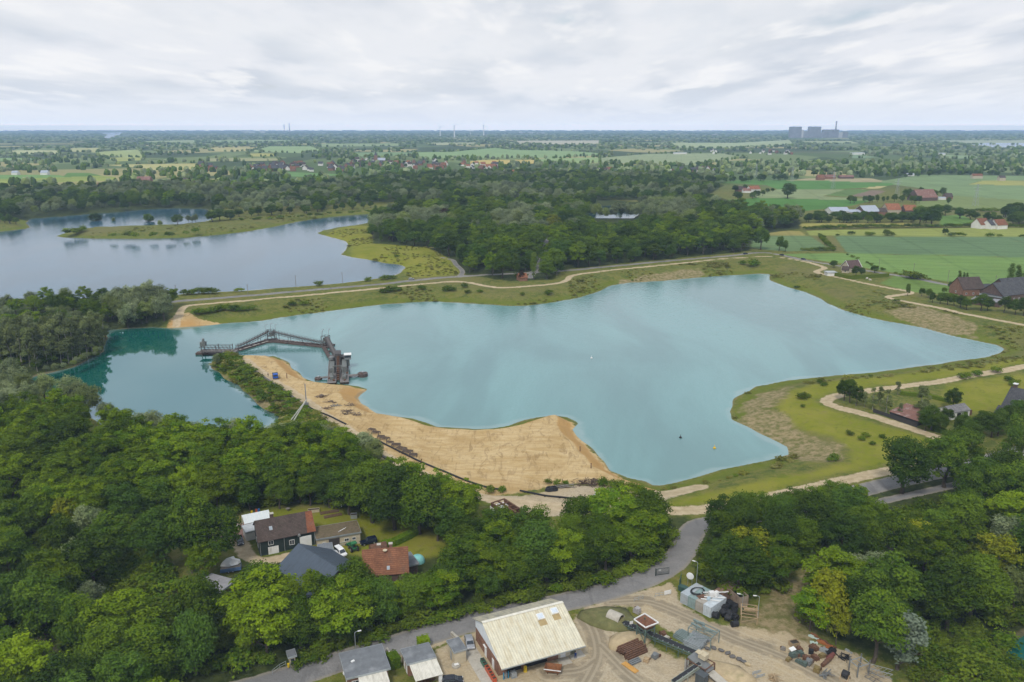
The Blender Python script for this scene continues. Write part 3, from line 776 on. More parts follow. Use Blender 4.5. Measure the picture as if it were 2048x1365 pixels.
def leaf_mat(name,base,warm,cool,transl=0.13):
 """leaves: colour differences between clumps (tone) and between trees (random per tree)"""
 t = NT(name)
 tone = t.attr('tone').outputs['Fac']
 rnd = t.n('ObjectInfo').outputs['Random']
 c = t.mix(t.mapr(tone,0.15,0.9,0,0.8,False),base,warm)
 c = t.mix(t.mapr(rnd,0.55,1.0,0,0.7,False),c,cool)
 c = t.mix(t.mapr(t.math('FRACT', t.math('MULTIPLY', rnd, 3.77)), 0.6, 1.0, 0, 0.6, False), c, warm)
 v = t.mapr(t.math('FRACT', t.math('MULTIPLY', rnd, 7.31)), 0, 1, 0.62, 1.32, False)
 c = t.mul(c, t.n('CombineColor', ins={0: v, 1: v, 2: v}).outputs[0])
 d = t.n('BsdfPrincipled', ins={'Base Color': c, 'Roughness': 0.7, 'Specular IOR Level': 0.04})
 tr = t.n('BsdfTranslucent', ins={'Color': t.mix(0.35, c, (0.10, 0.14, 0.01))})
 m = t.n('MixShader', ins={0: transl, 1: d.outputs[0], 2: tr.outputs[0]})
 t.t.links.new(m.outputs[0],t.out.inputs[0])
 return t.mat
LM = {
 'broadleaf': leaf_mat('broadleaf_leaves', (0.046, 0.090, 0.008), (0.113, 0.172, 0.010), (0.052, 0.106, 0.017)),
 'locust': leaf_mat('locust_leaves', (0.075, 0.146, 0.007), (0.179, 0.248, 0.008), (0.116, 0.169, 0.008)),
 'willow': leaf_mat('willow_leaves', (0.144, 0.191, 0.084), (0.264, 0.302, 0.155), (0.185, 0.234, 0.030)),
 'poplar': leaf_mat('poplar_leaves', (0.055, 0.103, 0.009), (0.129, 0.180, 0.016), (0.072, 0.132, 0.012)),
 'birch': leaf_mat('birch_leaves', (0.105, 0.14, 0.04), (0.2, 0.23, 0.085), (0.15, 0.18, 0.085)),
 'conifer': leaf_mat('conifer_needles', (0.034, 0.067, 0.008), (0.077, 0.106, 0.009), (0.059, 0.086, 0.014)),
 'beech': leaf_mat('copper_leaves', (0.046, 0.023, 0.009), (0.092, 0.041, 0.015), (0.068, 0.038, 0.010)),
 'golden': leaf_mat('golden_leaves', (0.136, 0.167, 0.008), (0.258, 0.265, 0.013), (0.174, 0.195, 0.009)),
 'silver': leaf_mat('silver_leaves', (0.087, 0.116, 0.073), (0.143, 0.172, 0.122), (0.102, 0.130, 0.088)),
 'herb': leaf_mat('herb_leaves', (0.151, 0.164, 0.021), (0.246, 0.219, 0.081), (0.190, 0.200, 0.022)),
 'shrub': leaf_mat('shrub_leaves', (0.061, 0.118, 0.008), (0.148, 0.196, 0.013), (0.121, 0.151, 0.016)),
}
BARK = flat('bark', (0.085, 0.068, 0.05), 0.9, var=0.35, vs=3)
BARK_PALE = flat('pale_bark', (0.28, 0.26, 0.21), 0.85, var=0.4, vs=2)
BARK_DEAD = flat('dead_twigs', (0.13, 0.10, 0.075), 0.9, var=0.3, vs=2)
def dirs(rg,n,zmin=-1.0,zmax=1.0):
 z = rg.uniform(zmin,zmax,n); a = rg.uniform(0,2 * np.pi,n); r = np.sqrt(1 - z * z)
 return np.stack([r * np.cos(a),r * np.sin(a),z],1)
def leaves_from(rg,P,Nn,size,tone,up=0.35,jit=0.55,aspect=0.75):
 n = len(P)
 N2 = Nn + rg.normal(0,jit,(n,3)) + np.array([0,0,up]); N2 /= np.linalg.norm(N2,axis=1)[:,None] + 1e-9
 a = np.cross(N2,rg.normal(0,1,(n,3))); a /= np.linalg.norm(a,axis=1)[:,None] + 1e-9
 b = np.cross(N2,a)
 s = (size * rg.uniform(0.6,1.35,n))[:,None]
 a = a * s; b = b * s * aspect
 k = rg.uniform(0.55,1.0,(4,n,1))
 bend = N2 * s * 0.25
 V = np.stack([P + a * k[0] - bend * 0.6,P + b * k[1] + bend * 0.5,P - a * k[2] - bend * 0.6,P - b * k[3] + bend * 0.5],1).reshape(-1,3)
 F = np.arange(4 * n).reshape(-1,4)
 return V,F,tone
def lobes_to_leaves(rg,C,Rr,n,size,tones,zsq=0.8,up=0.4,zlow=-0.45):
 """leaf faces over the outer skin of overlapping lobes"""
 w = Rr ** 2; cnt = np.maximum((n * w / w.sum()).astype(int),3)
 P = []; Nn = []; T = []
 for c,r,k,tn in zip(C,Rr,cnt,tones):
  d = dirs(rg,k,zlow,1.0)
  rr = r * rg.uniform(0.66,1.18,k)[:,None]
  p = c + d * rr * np.array([1,1,zsq])
  P.append(p); Nn.append(d); T.append(np.clip(tn + rg.normal(0,0.16,k),0,1))
 P = np.concatenate(P); Nn = np.concatenate(Nn); T = np.concatenate(T)
 spray = rg.random(len(P)) < 0.07
 P[spray] += Nn[spray] * rg.uniform(0.2,0.7,(spray.sum(),1))
 dep = np.zeros(len(P))
 for c,r in zip(C,Rr):
  q = (P - c) / np.array([1,1,zsq])
  dep = np.maximum(dep,1 - np.linalg.norm(q,axis=1) / r)
 keep = dep < 0.34
 return leaves_from(rg,P[keep],Nn[keep],size,T[keep],up)
def ico(sub=1):
 bm = bmesh.new(); bmesh.ops.create_icosphere(bm,subdivisions=sub,radius=1.0)
 v = np.array([x.co[:] for x in bm.verts]); f = np.array([[y.index for y in x.verts] for x in bm.faces]); bm.free()
 return v,f
ICO1 = ico(1); ICO2 = ico(2)
def core_from(rg,C,Rr,zsq,k=0.62):
 V = []; F = []; b = 0
 for c,r in zip(C,Rr):
  v = ICO1[0] * r * k * np.array([1,1,zsq]) * rg.uniform(0.8,1.15,(len(ICO1[0]),1)) + c
  V.append(v); F.append(ICO1[1] + b); b += len(v)
 return np.concatenate(V),np.concatenate(F)
def crown_mesh(name,mat,seed,kind,n=2600,size=0.42):
 rg = np.random.default_rng(seed)
 zsq = 0.8; up = 0.4; zlow = -0.45
 if kind in ('broadleaf', 'beech', 'golden'):      # rounded, R = 1 crown radius 5, height ~14
  R0,H0,zc = 4.7,6.0,7.6
  m = 60
  d = dirs(rg,m,-0.8,1.0)
  C = d * np.array([R0 * 0.8,R0 * 0.8,H0 * 0.8]) * rg.uniform(0.72,1.08,(m,1)) + [0,0,zc]
  C *= [1 + rg.uniform(-.18,.18),1 + rg.uniform(-.18,.18),1]; Rr = np.exp(rg.normal(0.08,0.36,m)).clip(0.5,2.0); C = np.vstack([C,[[0,0,zc + 0.5]]]); Rr = np.append(Rr,3.0)
 elif kind == 'locust':                             # many feathery flat plates
  m = 60
  d = dirs(rg,m,-0.7,1.0)
  C = d * np.array([4.5,4.5,5.2]) * rg.uniform(0.5,1.05,(m,1)) + [0,0,7.9]
  Rr = rg.uniform(0.65,1.45,m); zsq = 0.66; up = 0.7
 elif kind in ('willow', 'silver'):
  m = 36; d = dirs(rg,m,-0.8,1.0)
  sx, sz, zc = (3.6, 5.0, 6.6) if kind == 'willow' else (2.4, 5.6, 6.8)
  C = d * np.array([sx * 0.7,sx * 0.7,sz * 0.75]) * rg.uniform(0.6,1.1,(m,1)) + [0,0,zc]
  Rr = rg.uniform(0.75, 1.45, m) * (1 if kind == 'willow' else 0.75); zsq = 1.15; up = 0.6
 elif kind == 'poplar':
  m = 30; z = rg.uniform(2.0,19.0,m); rr = 1.7 * np.sin(np.clip((z - 0.5) / 20.5,0,1) * np.pi) ** 0.6
  a = rg.uniform(0,6.28,m)
  C = np.stack([np.cos(a) * rr * 0.6,np.sin(a) * rr * 0.6,z],1); Rr = 0.55 + rr * rg.uniform(0.45,0.75,m); zsq = 1.4; up = 0.7
 elif kind == 'birch':                              # slender, sparse, crown in the upper two thirds
  m = 25; z = rg.uniform(4.5,15.5,m); rr = 2.0 * np.clip((17 - z) / 11,0.15,1) ** 0.7
  a = rg.uniform(0,6.28,m)
  C = np.stack([np.cos(a) * rr * 0.7,np.sin(a) * rr * 0.7,z],1); Rr = rg.uniform(0.6,1.15,m); zsq = 1.0; up = 0.3
 elif kind == 'conifer':
  m = 40; z = rg.uniform(1.0,16.5,m); rr = 3.4 * (1 - z / 18.0)
  a = rg.uniform(0,6.28,m)
  C = np.stack([np.cos(a) * rr * 0.75,np.sin(a) * rr * 0.75,z],1); Rr = 0.5 + rr * rg.uniform(0.25,0.42,m); zsq = 0.7; up = 0.2
 else:                                              # shrub: low uneven dome
  m = 11; d = dirs(rg,m,-0.1,0.95)
  C = d * np.array([1.15,1.15,0.8]) * rg.uniform(0.5,1.1,(m,1)) + [0,0,0.9]
  Rr = rg.uniform(0.55,1.0,m)
 tones = np.clip(rg.normal(0.42,0.36,len(Rr)) + (C[:,2] - C[:,2].mean()) / (np.ptp(C[:,2]) + 1e-6) * 0.2,0,1)  # random tone per clump, raised towards the crown top
 V,F,T = lobes_to_leaves(rg,C,Rr,n,size,tones,zsq,up,zlow)
 # stray twigs that break the outline
 CV, CF = core_from(rg, C, Rr, zsq, 0.5 if kind not in ('birch',) else 0.4)
 me = fast_mesh(name,np.vstack([V,CV]),F,CF + len(V))
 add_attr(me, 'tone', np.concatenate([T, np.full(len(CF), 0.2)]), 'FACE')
 me.materials.append(mat)
 return me
def trunk_mesh(name,mat,seed,h,r,limbs=5,spread=2.6,top=0.75):
 rg = np.random.default_rng(seed)
 mb = MB()
 bend = rg.normal(0,0.25,(5,2)); bend[0] = 0
 pts = [(bend[i][0] * i / 2,bend[i][1] * i / 2,-0.5 + h * top * i / 4) for i in range(5)]
 mb.tube(pts,[r * 1.35,r,r * 0.85,r * 0.65,r * 0.4],7)
 for k in range(limbs):
  z = h * rg.uniform(0.3,0.62); a = rg.uniform(0,6.28); L = spread * rg.uniform(0.6,1.1)
  i = min(int((z + 0.5) / (h * top) * 4),3)
  p0 = Vector(pts[i]).lerp(Vector(pts[i + 1]),0.5)
  p1 = p0 + Vector((math.cos(a) * L * 0.5,math.sin(a) * L * 0.5,L * 0.45)); p2 = p0 + Vector((math.cos(a) * L,math.sin(a) * L,L * 1.05))
  mb.tube([p0,p1,p2],[r * 0.5,r * 0.34,r * 0.12],5)
 o = mb.build(name,mat); me = o.data; bpy.data.objects.remove(o)
 return me
def bare_mesh(name,seed,rad=4.0,h=8.0):
 """leafless crown: repeatedly forking twigs"""
 rg = np.random.default_rng(seed); mb = MB()
 def grow(p,d,L,r,lev):
  q = p + d * L
  mb.tube([p,q],[r,r * 0.6],4 if lev else 6,cap=False)
  if lev >= 5: return
  for _ in range(3 if lev in (0,1) else rg.integers(2,4)):
   nd = (d + Vector(rg.normal(0,0.55,3))).normalized(); nd.z = abs(nd.z) * 0.8 + 0.1 * (nd.z > -9)
   grow(q,nd.normalized(),L * rg.uniform(0.62,0.85),r * 0.6,lev + 1)
 for k in range(4):
  a = k * 1.57 + rg.uniform(0,1)
  grow(Vector((math.cos(a) * 0.3,math.sin(a) * 0.3,-0.3)),Vector((math.cos(a) * 0.55,math.sin(a) * 0.55,1)).normalized(),h * 0.24,0.13,0)
 o = mb.build(name,BARK_DEAD); me = o.data; bpy.data.objects.remove(o)
 return me
SPEC = {  # kind: (variants, leaves, leaf size, trunk h, trunk r, bark)
 'broadleaf': (7, 7500, 0.27, 9.5, 0.34, BARK), 'locust': (6, 7500, 0.265, 9.0, 0.24, BARK), 'willow': (5, 5000, 0.24, 7.5, 0.26, BARK),
 'poplar': (3, 4000, 0.27, 17, 0.3, BARK), 'birch': (5, 2200, 0.28, 15.5, 0.13, BARK_PALE), 'conifer': (2, 2600, 0.36, 15, 0.3, BARK),
 'beech': (1, 2600, 0.4, 9.5, 0.34, BARK), 'golden': (2, 2400, 0.36, 9.5, 0.26, BARK), 'silver': (1, 2600, 0.3, 8, 0.22, BARK), 'shrub': (4, 420, 0.24, 1.0, 0.06, BARK)}
HEIGHT0 = {'broadleaf': 14.0, 'locust': 13.5, 'willow': 11.8, 'poplar': 20.5, 'birch': 16.6, 'conifer': 17.5, 'beech': 14.0, 'golden': 14.0, 'silver': 12.0, 'shrub': 2.2}
MESH = {}
for _i,(_k,(_nv,_nl,_sz,_h,_r,_b)) in enumerate(SPEC.items()):
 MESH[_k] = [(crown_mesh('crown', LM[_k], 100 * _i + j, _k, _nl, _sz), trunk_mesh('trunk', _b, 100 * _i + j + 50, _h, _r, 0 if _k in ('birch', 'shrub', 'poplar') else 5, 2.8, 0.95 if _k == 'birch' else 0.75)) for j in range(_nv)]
NAMES = {'broadleaf': ('broadleaf_tree', 'broadleaf tree'), 'locust': ('locust_tree', 'locust tree'), 'willow': ('willow_tree', 'willow'), 'poplar': ('poplar_tree', 'poplar'),
  'birch': ('slender_tree', 'slender tree'), 'conifer': ('conifer_tree', 'conifer'), 'beech': ('copper_beech', 'beech tree'), 'golden': ('golden_tree', 'young tree'), 'silver': ('silver_willow', 'willow'), 'shrub': ('shrub', 'shrub')}
def plant(kind,x,y,hgt,label,group=None,z=None,wide=1.0,name=None,cat=None,rg=random):
 """one tree: Empty at its foot with crown and trunk as parts"""
 if z is None: z = float(height(x,y)[0])
 k = hgt / HEIGHT0[kind]
 root = bpy.data.objects.new(name or NAMES[kind][0],None); COL.objects.link(root)
 root.location = (x,y,z - 0.05); root.rotation_euler = (rg.gauss(0,0.05),rg.gauss(0,0.05),rg.uniform(0,6.283)); root.scale = (k * wide * rg.uniform(0.86,1.16),k * wide * rg.uniform(0.86,1.16),k)
 tag(root,label,cat or NAMES[kind][1],group)
 c,t = MESH[kind][rg.randrange(len(MESH[kind]))]
 oc = bpy.data.objects.new('crown', c); COL.objects.link(oc); oc.parent = root
 if kind != 'shrub':
  ot = bpy.data.objects.new('trunk', t); COL.objects.link(ot); ot.parent = root
 return root
def plant_px(kind,px,py,hpx,label,group=None,wide=1.0,**kw):
 """foot at photo pixel (px, py), hpx = height in photo pixels"""
 p = gp(px,py)
 d = math.hypot(p.y,CAMZ - p.z)
 depth = p.y * CP + (CAMZ - p.z) * SP
 el = math.atan2(CAMZ - p.z,p.y)
 h = hpx * depth / FPX / max(math.cos(el),0.5)
 return plant(kind,p.x,p.y,h,label,group,z=p.z,wide=wide,**kw)
def poisson(poly,rmin,seed,cap=100000,dens=None):
 """points at least rmin apart inside a world polygon"""
 rg = np.random.default_rng(seed)
 lo = poly.min(0); hi = poly.max(0)
 area = np.prod(hi - lo); n = int(area / (rmin * rmin) * 3.2)
 X = rg.uniform(lo[0],hi[0],n); Y = rg.uniform(lo[1],hi[1],n)
 m = sdf(poly,X,Y,10) > 0
 X = X[m]; Y = Y[m]
 cell = rmin / 1.42; grid = {}; out = []
 for x,y in zip(X,Y):
  i,j = int(x // cell),int(y // cell); ok = True
  for a in range(i - 2,i + 3):
   for b in range(j - 2,j + 3):
    q = grid.get((a,b))
    if q is not None and (q[0] - x) ** 2 + (q[1] - y) ** 2 < rmin * rmin:
     ok = False; break
   if not ok: break
  if ok:
   grid[(i,j)] = (x,y); out.append((x,y))
   if len(out) >= cap: break
 return np.array(out)
def clear_of(P,road=4.5,water=2.0,extra=()):
 X,Y = P[:,0],P[:,1]
 w = water_sd(X,Y)
 r = regions(X,Y,w)
 m = (w < -water) & (r['road'] < -road) & (r['track'] < -2.5) & (r['gravel'] < -3) & (r['sand'] < -2)
 for e in extra:
  m &= sdf(e,X,Y,30) < 0
 return P[m]
# ---- geometry-node scatter, used only for growth nobody could count
_HID = bpy.data.collections.new('foliage_kinds')
def scatter_tree(meshes):
 """node group: put one of the given meshes on every point"""
 coll = bpy.data.collections.new('kinds')
 for i,me in enumerate(meshes):
  o = bpy.data.objects.new('kind_%02d' % i, me); coll.objects.link(o)
 ng = bpy.data.node_groups.new('scatter', 'GeometryNodeTree')
 ng.interface.new_socket('Geometry', in_out='INPUT', socket_type='NodeSocketGeometry')
 ng.interface.new_socket('Geometry', in_out='OUTPUT', socket_type='NodeSocketGeometry')
 N = ng.nodes.new; L = ng.links.new
 gi = N('NodeGroupInput'); go = N('NodeGroupOutput')
 iop = N('GeometryNodeInstanceOnPoints'); ci = N('GeometryNodeCollectionInfo')
 ci.inputs['Collection'].default_value = coll
 ci.inputs['Separate Children'].default_value = True; ci.inputs['Reset Children'].default_value = True
 def na(nm,typ):
  a = N('GeometryNodeInputNamedAttribute'); a.data_type = typ; a.inputs[0].default_value = nm; return a.outputs[0]
 L(gi.outputs[0], iop.inputs['Points']); L(ci.outputs[0], iop.inputs['Instance'])
 iop.inputs['Pick Instance'].default_value = True
 L(na('pick', 'INT'), iop.inputs['Instance Index'])
 cx = N('ShaderNodeCombineXYZ'); L(na('turn', 'FLOAT'), cx.inputs[2]); L(cx.outputs[0], iop.inputs['Rotation'])
 L(na('size', 'FLOAT_VECTOR'), iop.inputs['Scale'])
 L(iop.outputs[0],go.inputs[0])
 return ng
def scatter(name,P,Z,pick,size,ng,label,cat,seed=3):
 """one object of kind 'stuff' carrying all the points"""
 rg = np.random.default_rng(seed); n = len(P)
 me = bpy.data.meshes.new(name); me.vertices.add(n)
 me.vertices.foreach_set('co', np.column_stack([P, Z]).astype(np.float32).ravel())
 add_attr(me, 'turn', rg.uniform(0, 6.283, n))
 a = me.attributes.new('pick', 'INT', 'POINT'); a.data.foreach_set('value', np.asarray(pick, np.int32))
 a = me.attributes.new('size', 'FLOAT_VECTOR', 'POINT'); a.data.foreach_set('vector', np.asarray(size, np.float32).ravel())
 me.update()
 o = link(bpy.data.objects.new(name,me))
 md = o.modifiers.new('scatter', 'NODES'); md.node_group = ng
 return tag(o, label, cat, kind='stuff')
def mixed_area(px,rmin,seed,kinds,hts,label_of,group_of,cap=9999,z0=GZ,nm={},**kw):
 """individual trees over one stretch of wood; kinds = [(kind, weight)]"""
 P = poisson(pxpoly(px,z0),rmin,seed)
 P = clear_of(P,**kw)
 rg = random.Random(seed)
 Z = height(P[:,0],P[:,1])
 order = np.argsort(P[:,1])
 out = 0
 for i in order:
  if out >= cap: break
  k = rg.choices([a for a,_ in kinds],[b for _,b in kinds])[0]
  h0,h1 = hts[k]
  plant(k,P[i,0],P[i,1],rg.uniform(h0,h1),label_of[k],group_of[k],z=Z[i],wide=rg.uniform(1.0,1.3),rg=rg,name=nm.get(k))
  out += 1
 return P
FARM_CLEAR = pxpoly([(462,1040),(480,1030),(540,1016),(640,1012),(720,1018),(800,1042),(880,1062),(935,1082),(915,1110),(890,1125),(910,1185),(852,1228),(720,1208),(690,1245),(580,1250),(545,1222),(480,1208),(430,1195),(440,1120),(462,1080)])
LEFT_CLEAR = pxpoly([(228,1095),(255,1080),(300,1090),(330,1150),(350,1230),(330,1285),(270,1270),(235,1180)])
# left wood: locust canopy running down to the green bay
WL = [(-260,835),(0,835),(100,848),(200,880),(300,906),(400,914),(540,912),(640,922),(720,945),(770,988),(870,1012),(930,1028),(945,1060),(900,1078),(840,1062),(760,1032),(640,1010),(540,1014),(470,1032),(300,1050),(200,1062),(-260,1070)]
lab = {'locust': 'yellow green locust tree in the closed canopy left of the sand spit', 'broadleaf': 'dark broadleaf tree in the canopy left of the sand spit', 'willow': 'grey green willow on the near shore of the green bay', 'golden': 'golden green tree at the far left of the near wood'}
grp = {'locust': 'locust trees of the left wood', 'broadleaf': 'dark trees of the left wood', 'willow': 'willows on the near shore of the bay', 'golden': 'golden trees of the left wood'}
P1 = mixed_area(WL, 7.0, 21, [('locust', 5), ('broadleaf', 1.0)], {'locust': (12, 16), 'broadleaf': (12, 16)}, lab, grp, extra=(FARM_CLEAR, LEFT_CLEAR), water=4)
# grey willows along that shore
for (a,b,h) in [(25,800,62),(48,815,60),(10,830,60),(90,830,60),(62,838,50),(140,842,70),(160,850,66),(178,862,70),(215,872,45),(232,905,56),(275,918,68),(300,918,74),(322,924,60),(380,925,56),(395,930,58),(410,935,40),(440,930,50),(468,930,66),(490,932,58),(515,930,52),(540,925,50),(562,922,50),(590,925,64),(612,930,62),(640,930,60),(665,935,58),(690,940,52),(712,946,58),(732,955,70),(745,962,58)]:
 plant_px('willow', a, b - 26, h, lab['willow'], grp['willow'], wide=1.2)
# lower left
lab2 = {'locust': 'bright locust tree in the lower left wood below the farm clearing', 'broadleaf': 'dark broadleaf tree in the lower left wood', 'golden': 'golden green tree at the left of the lower wood', 'willow': 'dull grey green tree in the lower left wood'}
grp2 = {'locust': 'locust trees of the lower left wood', 'broadleaf': 'broadleaf trees of the lower left wood', 'golden': 'golden trees of the lower left wood', 'willow': 'grey trees of the lower left wood'}
WL2 = [(-300,1072),(200,1064),(240,1085),(232,1200),(320,1225),(345,1200),(430,1195),(560,1205),(640,1240),(560,1300),(470,1365),(380,1430),(300,1600),(-300,1600)]
BARE1 = pxpoly([(300,1205),(440,1190),(450,1250),(330,1270)]); BARE2 = pxpoly([(0,1290),(130,1280),(130,1360),(0,1370)])
P2 = mixed_area(WL2, 7.2, 22, [('broadleaf', 5), ('locust', 2), ('golden', 0.5), ('willow', 0.7)], {'locust': (12, 16), 'broadleaf': (12, 17), 'golden': (11, 14), 'willow': (10, 13)}, lab2, grp2, extra=(FARM_CLEAR, LEFT_CLEAR, BARE1, BARE2), water=4)
# tree belt between farm and works road
WB = [(430,1400),(560,1345),(720,1302),(900,1246),(1100,1190),(1250,1158),(1285,1134),(1312,1092),(1322,1050),(1290,1046),(1200,1062),(1150,1082),(1050,1092),(970,1078),(930,1085),(905,1112),(855,1130),(850,1165),(800,1190),(700,1195),(640,1215),(560,1195),(500,1300)]
lab3 = {'locust': 'fresh green locust tree in the belt between farm and works road', 'broadleaf': 'dark broadleaf tree in the belt between farm and works road'}
grp3 = {'locust': 'locust trees of the roadside belt', 'broadleaf': 'broadleaf trees of the roadside belt'}
P3 = mixed_area(WB, 6.8, 23, [('broadleaf', 3), ('locust', 3)], {'locust': (11.5, 15.5), 'broadleaf': (11.5, 15.5)}, lab3, grp3, extra=(FARM_CLEAR,), road=4.0, nm={'broadleaf': 'roadside_tree'})
# dark wood behind the farm garden
for (a, b, h, k) in [(330, 1140, 120, 'broadleaf'), (385, 1145, 150, 'broadleaf'), (430, 1130, 120, 'broadleaf'), (300, 1120, 90, 'broadleaf'), (415, 1165, 80, 'locust'), (700, 1030, 100, 'broadleaf'), (745, 1045, 125, 'broadleaf'), (790, 1060, 130, 'broadleaf'), (840, 1068, 120, 'broadleaf'), (875, 1082, 130, 'conifer'), (905, 1085, 90, 'broadleaf'), (560, 1018, 60, 'broadleaf'), (620, 1012, 66, 'broadleaf'), (500, 1022, 64, 'broadleaf'), (660, 1016, 80, 'broadleaf')]:
 if k == 'conifer':
  plant_px(k, a, b, h, 'tall dark spruce at the right edge of the farm garden', wide=0.95)
 else:
  plant_px(k, a, b, h, 'big dark tree around the farm clearing' if k == 'broadleaf' else 'lighter locust tree beside the white tarpaulin heap', 'big trees around the farm clearing' if k == 'broadleaf' else None)
# right of the works road
WR = [(1440,1185),(1425,1165),(1425,1110),(1445,1070),(1480,1052),(1560,1036),(1640,1017),(1700,1002),(1745,1012),(1700,1050),(1660,1095),(1625,1112),(1580,1135),(1560,1190),(1510,1200),(1450,1192)]
lab4 = {'locust': 'fresh green locust tree in the wood right of the works road', 'broadleaf': 'dark broadleaf tree in the wood right of the works road', 'golden': 'yellowish tree in the wood right of the works road'}
grp4 = {'locust': 'locust trees right of the works road', 'broadleaf': 'broadleaf trees right of the works road', 'golden': 'yellowish trees right of the works road'}
P4 = mixed_area(WR, 6.8, 24, [('broadleaf', 5), ('locust', 1.6), ('golden', 0.4)], {'locust': (11, 15), 'broadleaf': (12, 17), 'golden': (11, 13)}, lab4, grp4, road=4.5)
WR2 = [(1668,1150),(1690,1110),(1740,1062),(1800,1034),(1880,1012),(1960,990),(2150,950),(2360,1080),(2400,1500),(2160,1380),(2090,1250),(2010,1268),(1985,1240),(1900,1250),(1830,1262),(1780,1255),(1700,1240),(1660,1215),(1620,1255),(1612,1240),(1655,1180)]
lab5 = {'locust': 'lighter green locust tree in the lower right wood', 'broadleaf': 'dark broadleaf tree in the lower right wood', 'golden': 'yellowish tree in the lower right wood', 'willow': 'dull grey green tree in the lower right wood'}
grp5 = {'locust': 'locust trees of the lower right wood', 'broadleaf': 'broadleaf trees of the lower right wood', 'golden': 'yellowish trees of the lower right wood', 'willow': 'grey trees of the lower right wood'}
P5 = mixed_area(WR2, 7.2, 25, [('broadleaf', 6), ('locust', 1.3), ('golden', 0.35), ('willow', 0.5)], {'locust': (11, 15), 'broadleaf': (12, 18), 'golden': (10, 13), 'willow': (10, 13)}, lab5, grp5, road=4.0, water=4, extra=(pxpoly([(1840, 1040), (1930, 1020), (1950, 1060), (1860, 1085)]), pxpoly([(1712, 985), (1900, 950), (1905, 1055), (1850, 1082), (1722, 1068)])))
WR3 = [(1895,905),(1960,880),(2060,850),(2200,830),(2300,900),(2100,915),(1990,905),(1930,915)]
lab6 = {'broadleaf': 'dark broadleaf tree around the slate roofed house at the right edge', 'poplar': 'tall narrow poplar in front of the slate roofed house'}
P6 = mixed_area(WR3, 6.0, 26, [('broadleaf', 1)], {'broadleaf': (8, 12)}, lab6, {'broadleaf': 'trees around the slate roofed house'}, road=4, nm={'broadleaf': 'garden_tree'})
# particular trees at lower right
plant_px('golden', 1655, 1262, 120, 'tall golden green tree at the corner of the gravel yard', wide=1.0, name='golden_tree')
plant_px('golden', 1672, 1290, 80, 'slim yellow green young tree beside the scrap rows', wide=0.7, name='golden_tree')
plant_px('broadleaf', 1745, 1325, 125, 'broad round green tree behind the scrap rows', wide=1.0)
plant_px('silver', 1795, 1340, 105, 'pale silvery willow beside the round tree at the scrap yard', wide=1.5)
plant_px('locust', 1620, 1262, 84, 'bushy light green tree at the edge of the gravel yard', wide=1.0)
plant_px('broadleaf', 1700, 1262, 100, 'dark tree between the golden tree and the round tree')
# the oak by the road and its neighbours
plant_px('broadleaf', 1803, 987, 112, 'large solitary oak standing between sandy track and road', wide=1.12, name='oak_tree', cat='oak tree')
for (a,b,h,w) in [(1888,975,110,1.1),(1925,960,105,1.0)]:
 plant_px('broadleaf', a, b, h, 'large dark roadside oak right of the solitary oak', 'roadside oaks right of the solitary oak', wide=w, name='oak_tree', cat='oak tree')
plant_px('poplar', 2005, 945, 120, 'tall narrow poplar standing before the slate roofed house', wide=1.15)
plant_px('poplar', 2035, 935, 110, 'second narrow poplar at the right edge beside the road', wide=1.15)
for (a,b,h) in [(1700,806,50),(1712,812,42),(1688,802,44)]:
 plant_px('broadleaf', a, b, h, 'leafy tree of the clump where the sandy track bends', 'tree clump in the track bend', wide=0.8)
for (a, b, h, k) in [(1728, 815, 34, 'birch'), (1745, 820, 44, 'birch'), (1760, 812, 40, 'birch'), (1772, 826, 46, 'birch'), (1800, 835, 30, 'birch'), (1841, 835, 66, 'birch'), (1850, 838, 50, 'birch'), (1842, 846, 44, 'birch'), (1795, 790, 28, 'birch')]:
 plant_px(k, a, b, h, 'thin birch growing around the rusty roofed shed', 'birches around the rusty shed', wide=1.5, name='birch_tree', cat='birch')
for (a,b,h,w) in [(1862,860,52,1.0),(1880,866,44,1.0),(1850,862,40,1.0),(1905,818,44,1.1),(1890,845,30,1.1),(1915,870,38,1),(1935,880,46,1.0),(1955,868,40,1),(1965,850,30,1),(1995,872,56,1),(1925,850,26,1)]:
 plant_px('broadleaf', a, b, h, 'garden tree around the white double garage', 'garden trees around the white garage', wide=w, name='garden_tree', cat='garden tree')
# woodland of slender pale trunks on the left shore, willows behind it
WS = [(-80,735),(20,730),(100,735),(150,724),(205,705),(212,690),(195,690),(130,695),(60,700),(-80,705)]
lab7 = {'birch': 'slender pale trunked tree on the left shore of the green bay'}
mixed_area(WS, 2.6, 31, [('birch', 1)], {'birch': (15, 21)}, lab7, {'birch': 'slender trees on the left shore'}, water=0.3)
mixed_area([(195, 695), (212, 690), (214, 664), (190, 668), (160, 690)], 3.0, 32, [('birch', 1), ('willow', 1)], {'birch': (13, 17), 'willow': (9, 12)}, {'birch': lab7['birch'], 'willow': 'grey willow at the corner of the green bay'}, {'birch': 'slender trees on the left shore', 'willow': 'willows at the corner of the bay'}, water=0.3)
mixed_area([(214, 660), (300, 656), (328, 652), (336, 630), (318, 612), (260, 618), (215, 640)], 5.0, 33, [('willow', 1)], {'willow': (13, 18)}, {'willow': 'tall grey green willow behind the green bay'}, {'willow': 'tall willows behind the bay'}, water=0.3)
lab8 = {'broadleaf': 'dark green tree on the neck of land between the two lakes', 'locust': 'lighter green tree on the neck of land between the two lakes', 'willow': 'grey willow on the neck of land between the two lakes'}
grp8 = {'broadleaf': 'dark trees between the lakes', 'locust': 'light trees between the lakes', 'willow': 'willows between the lakes'}
MEADOW = pxpoly([(20,640),(80,632),(100,645),(95,665),(40,668)])
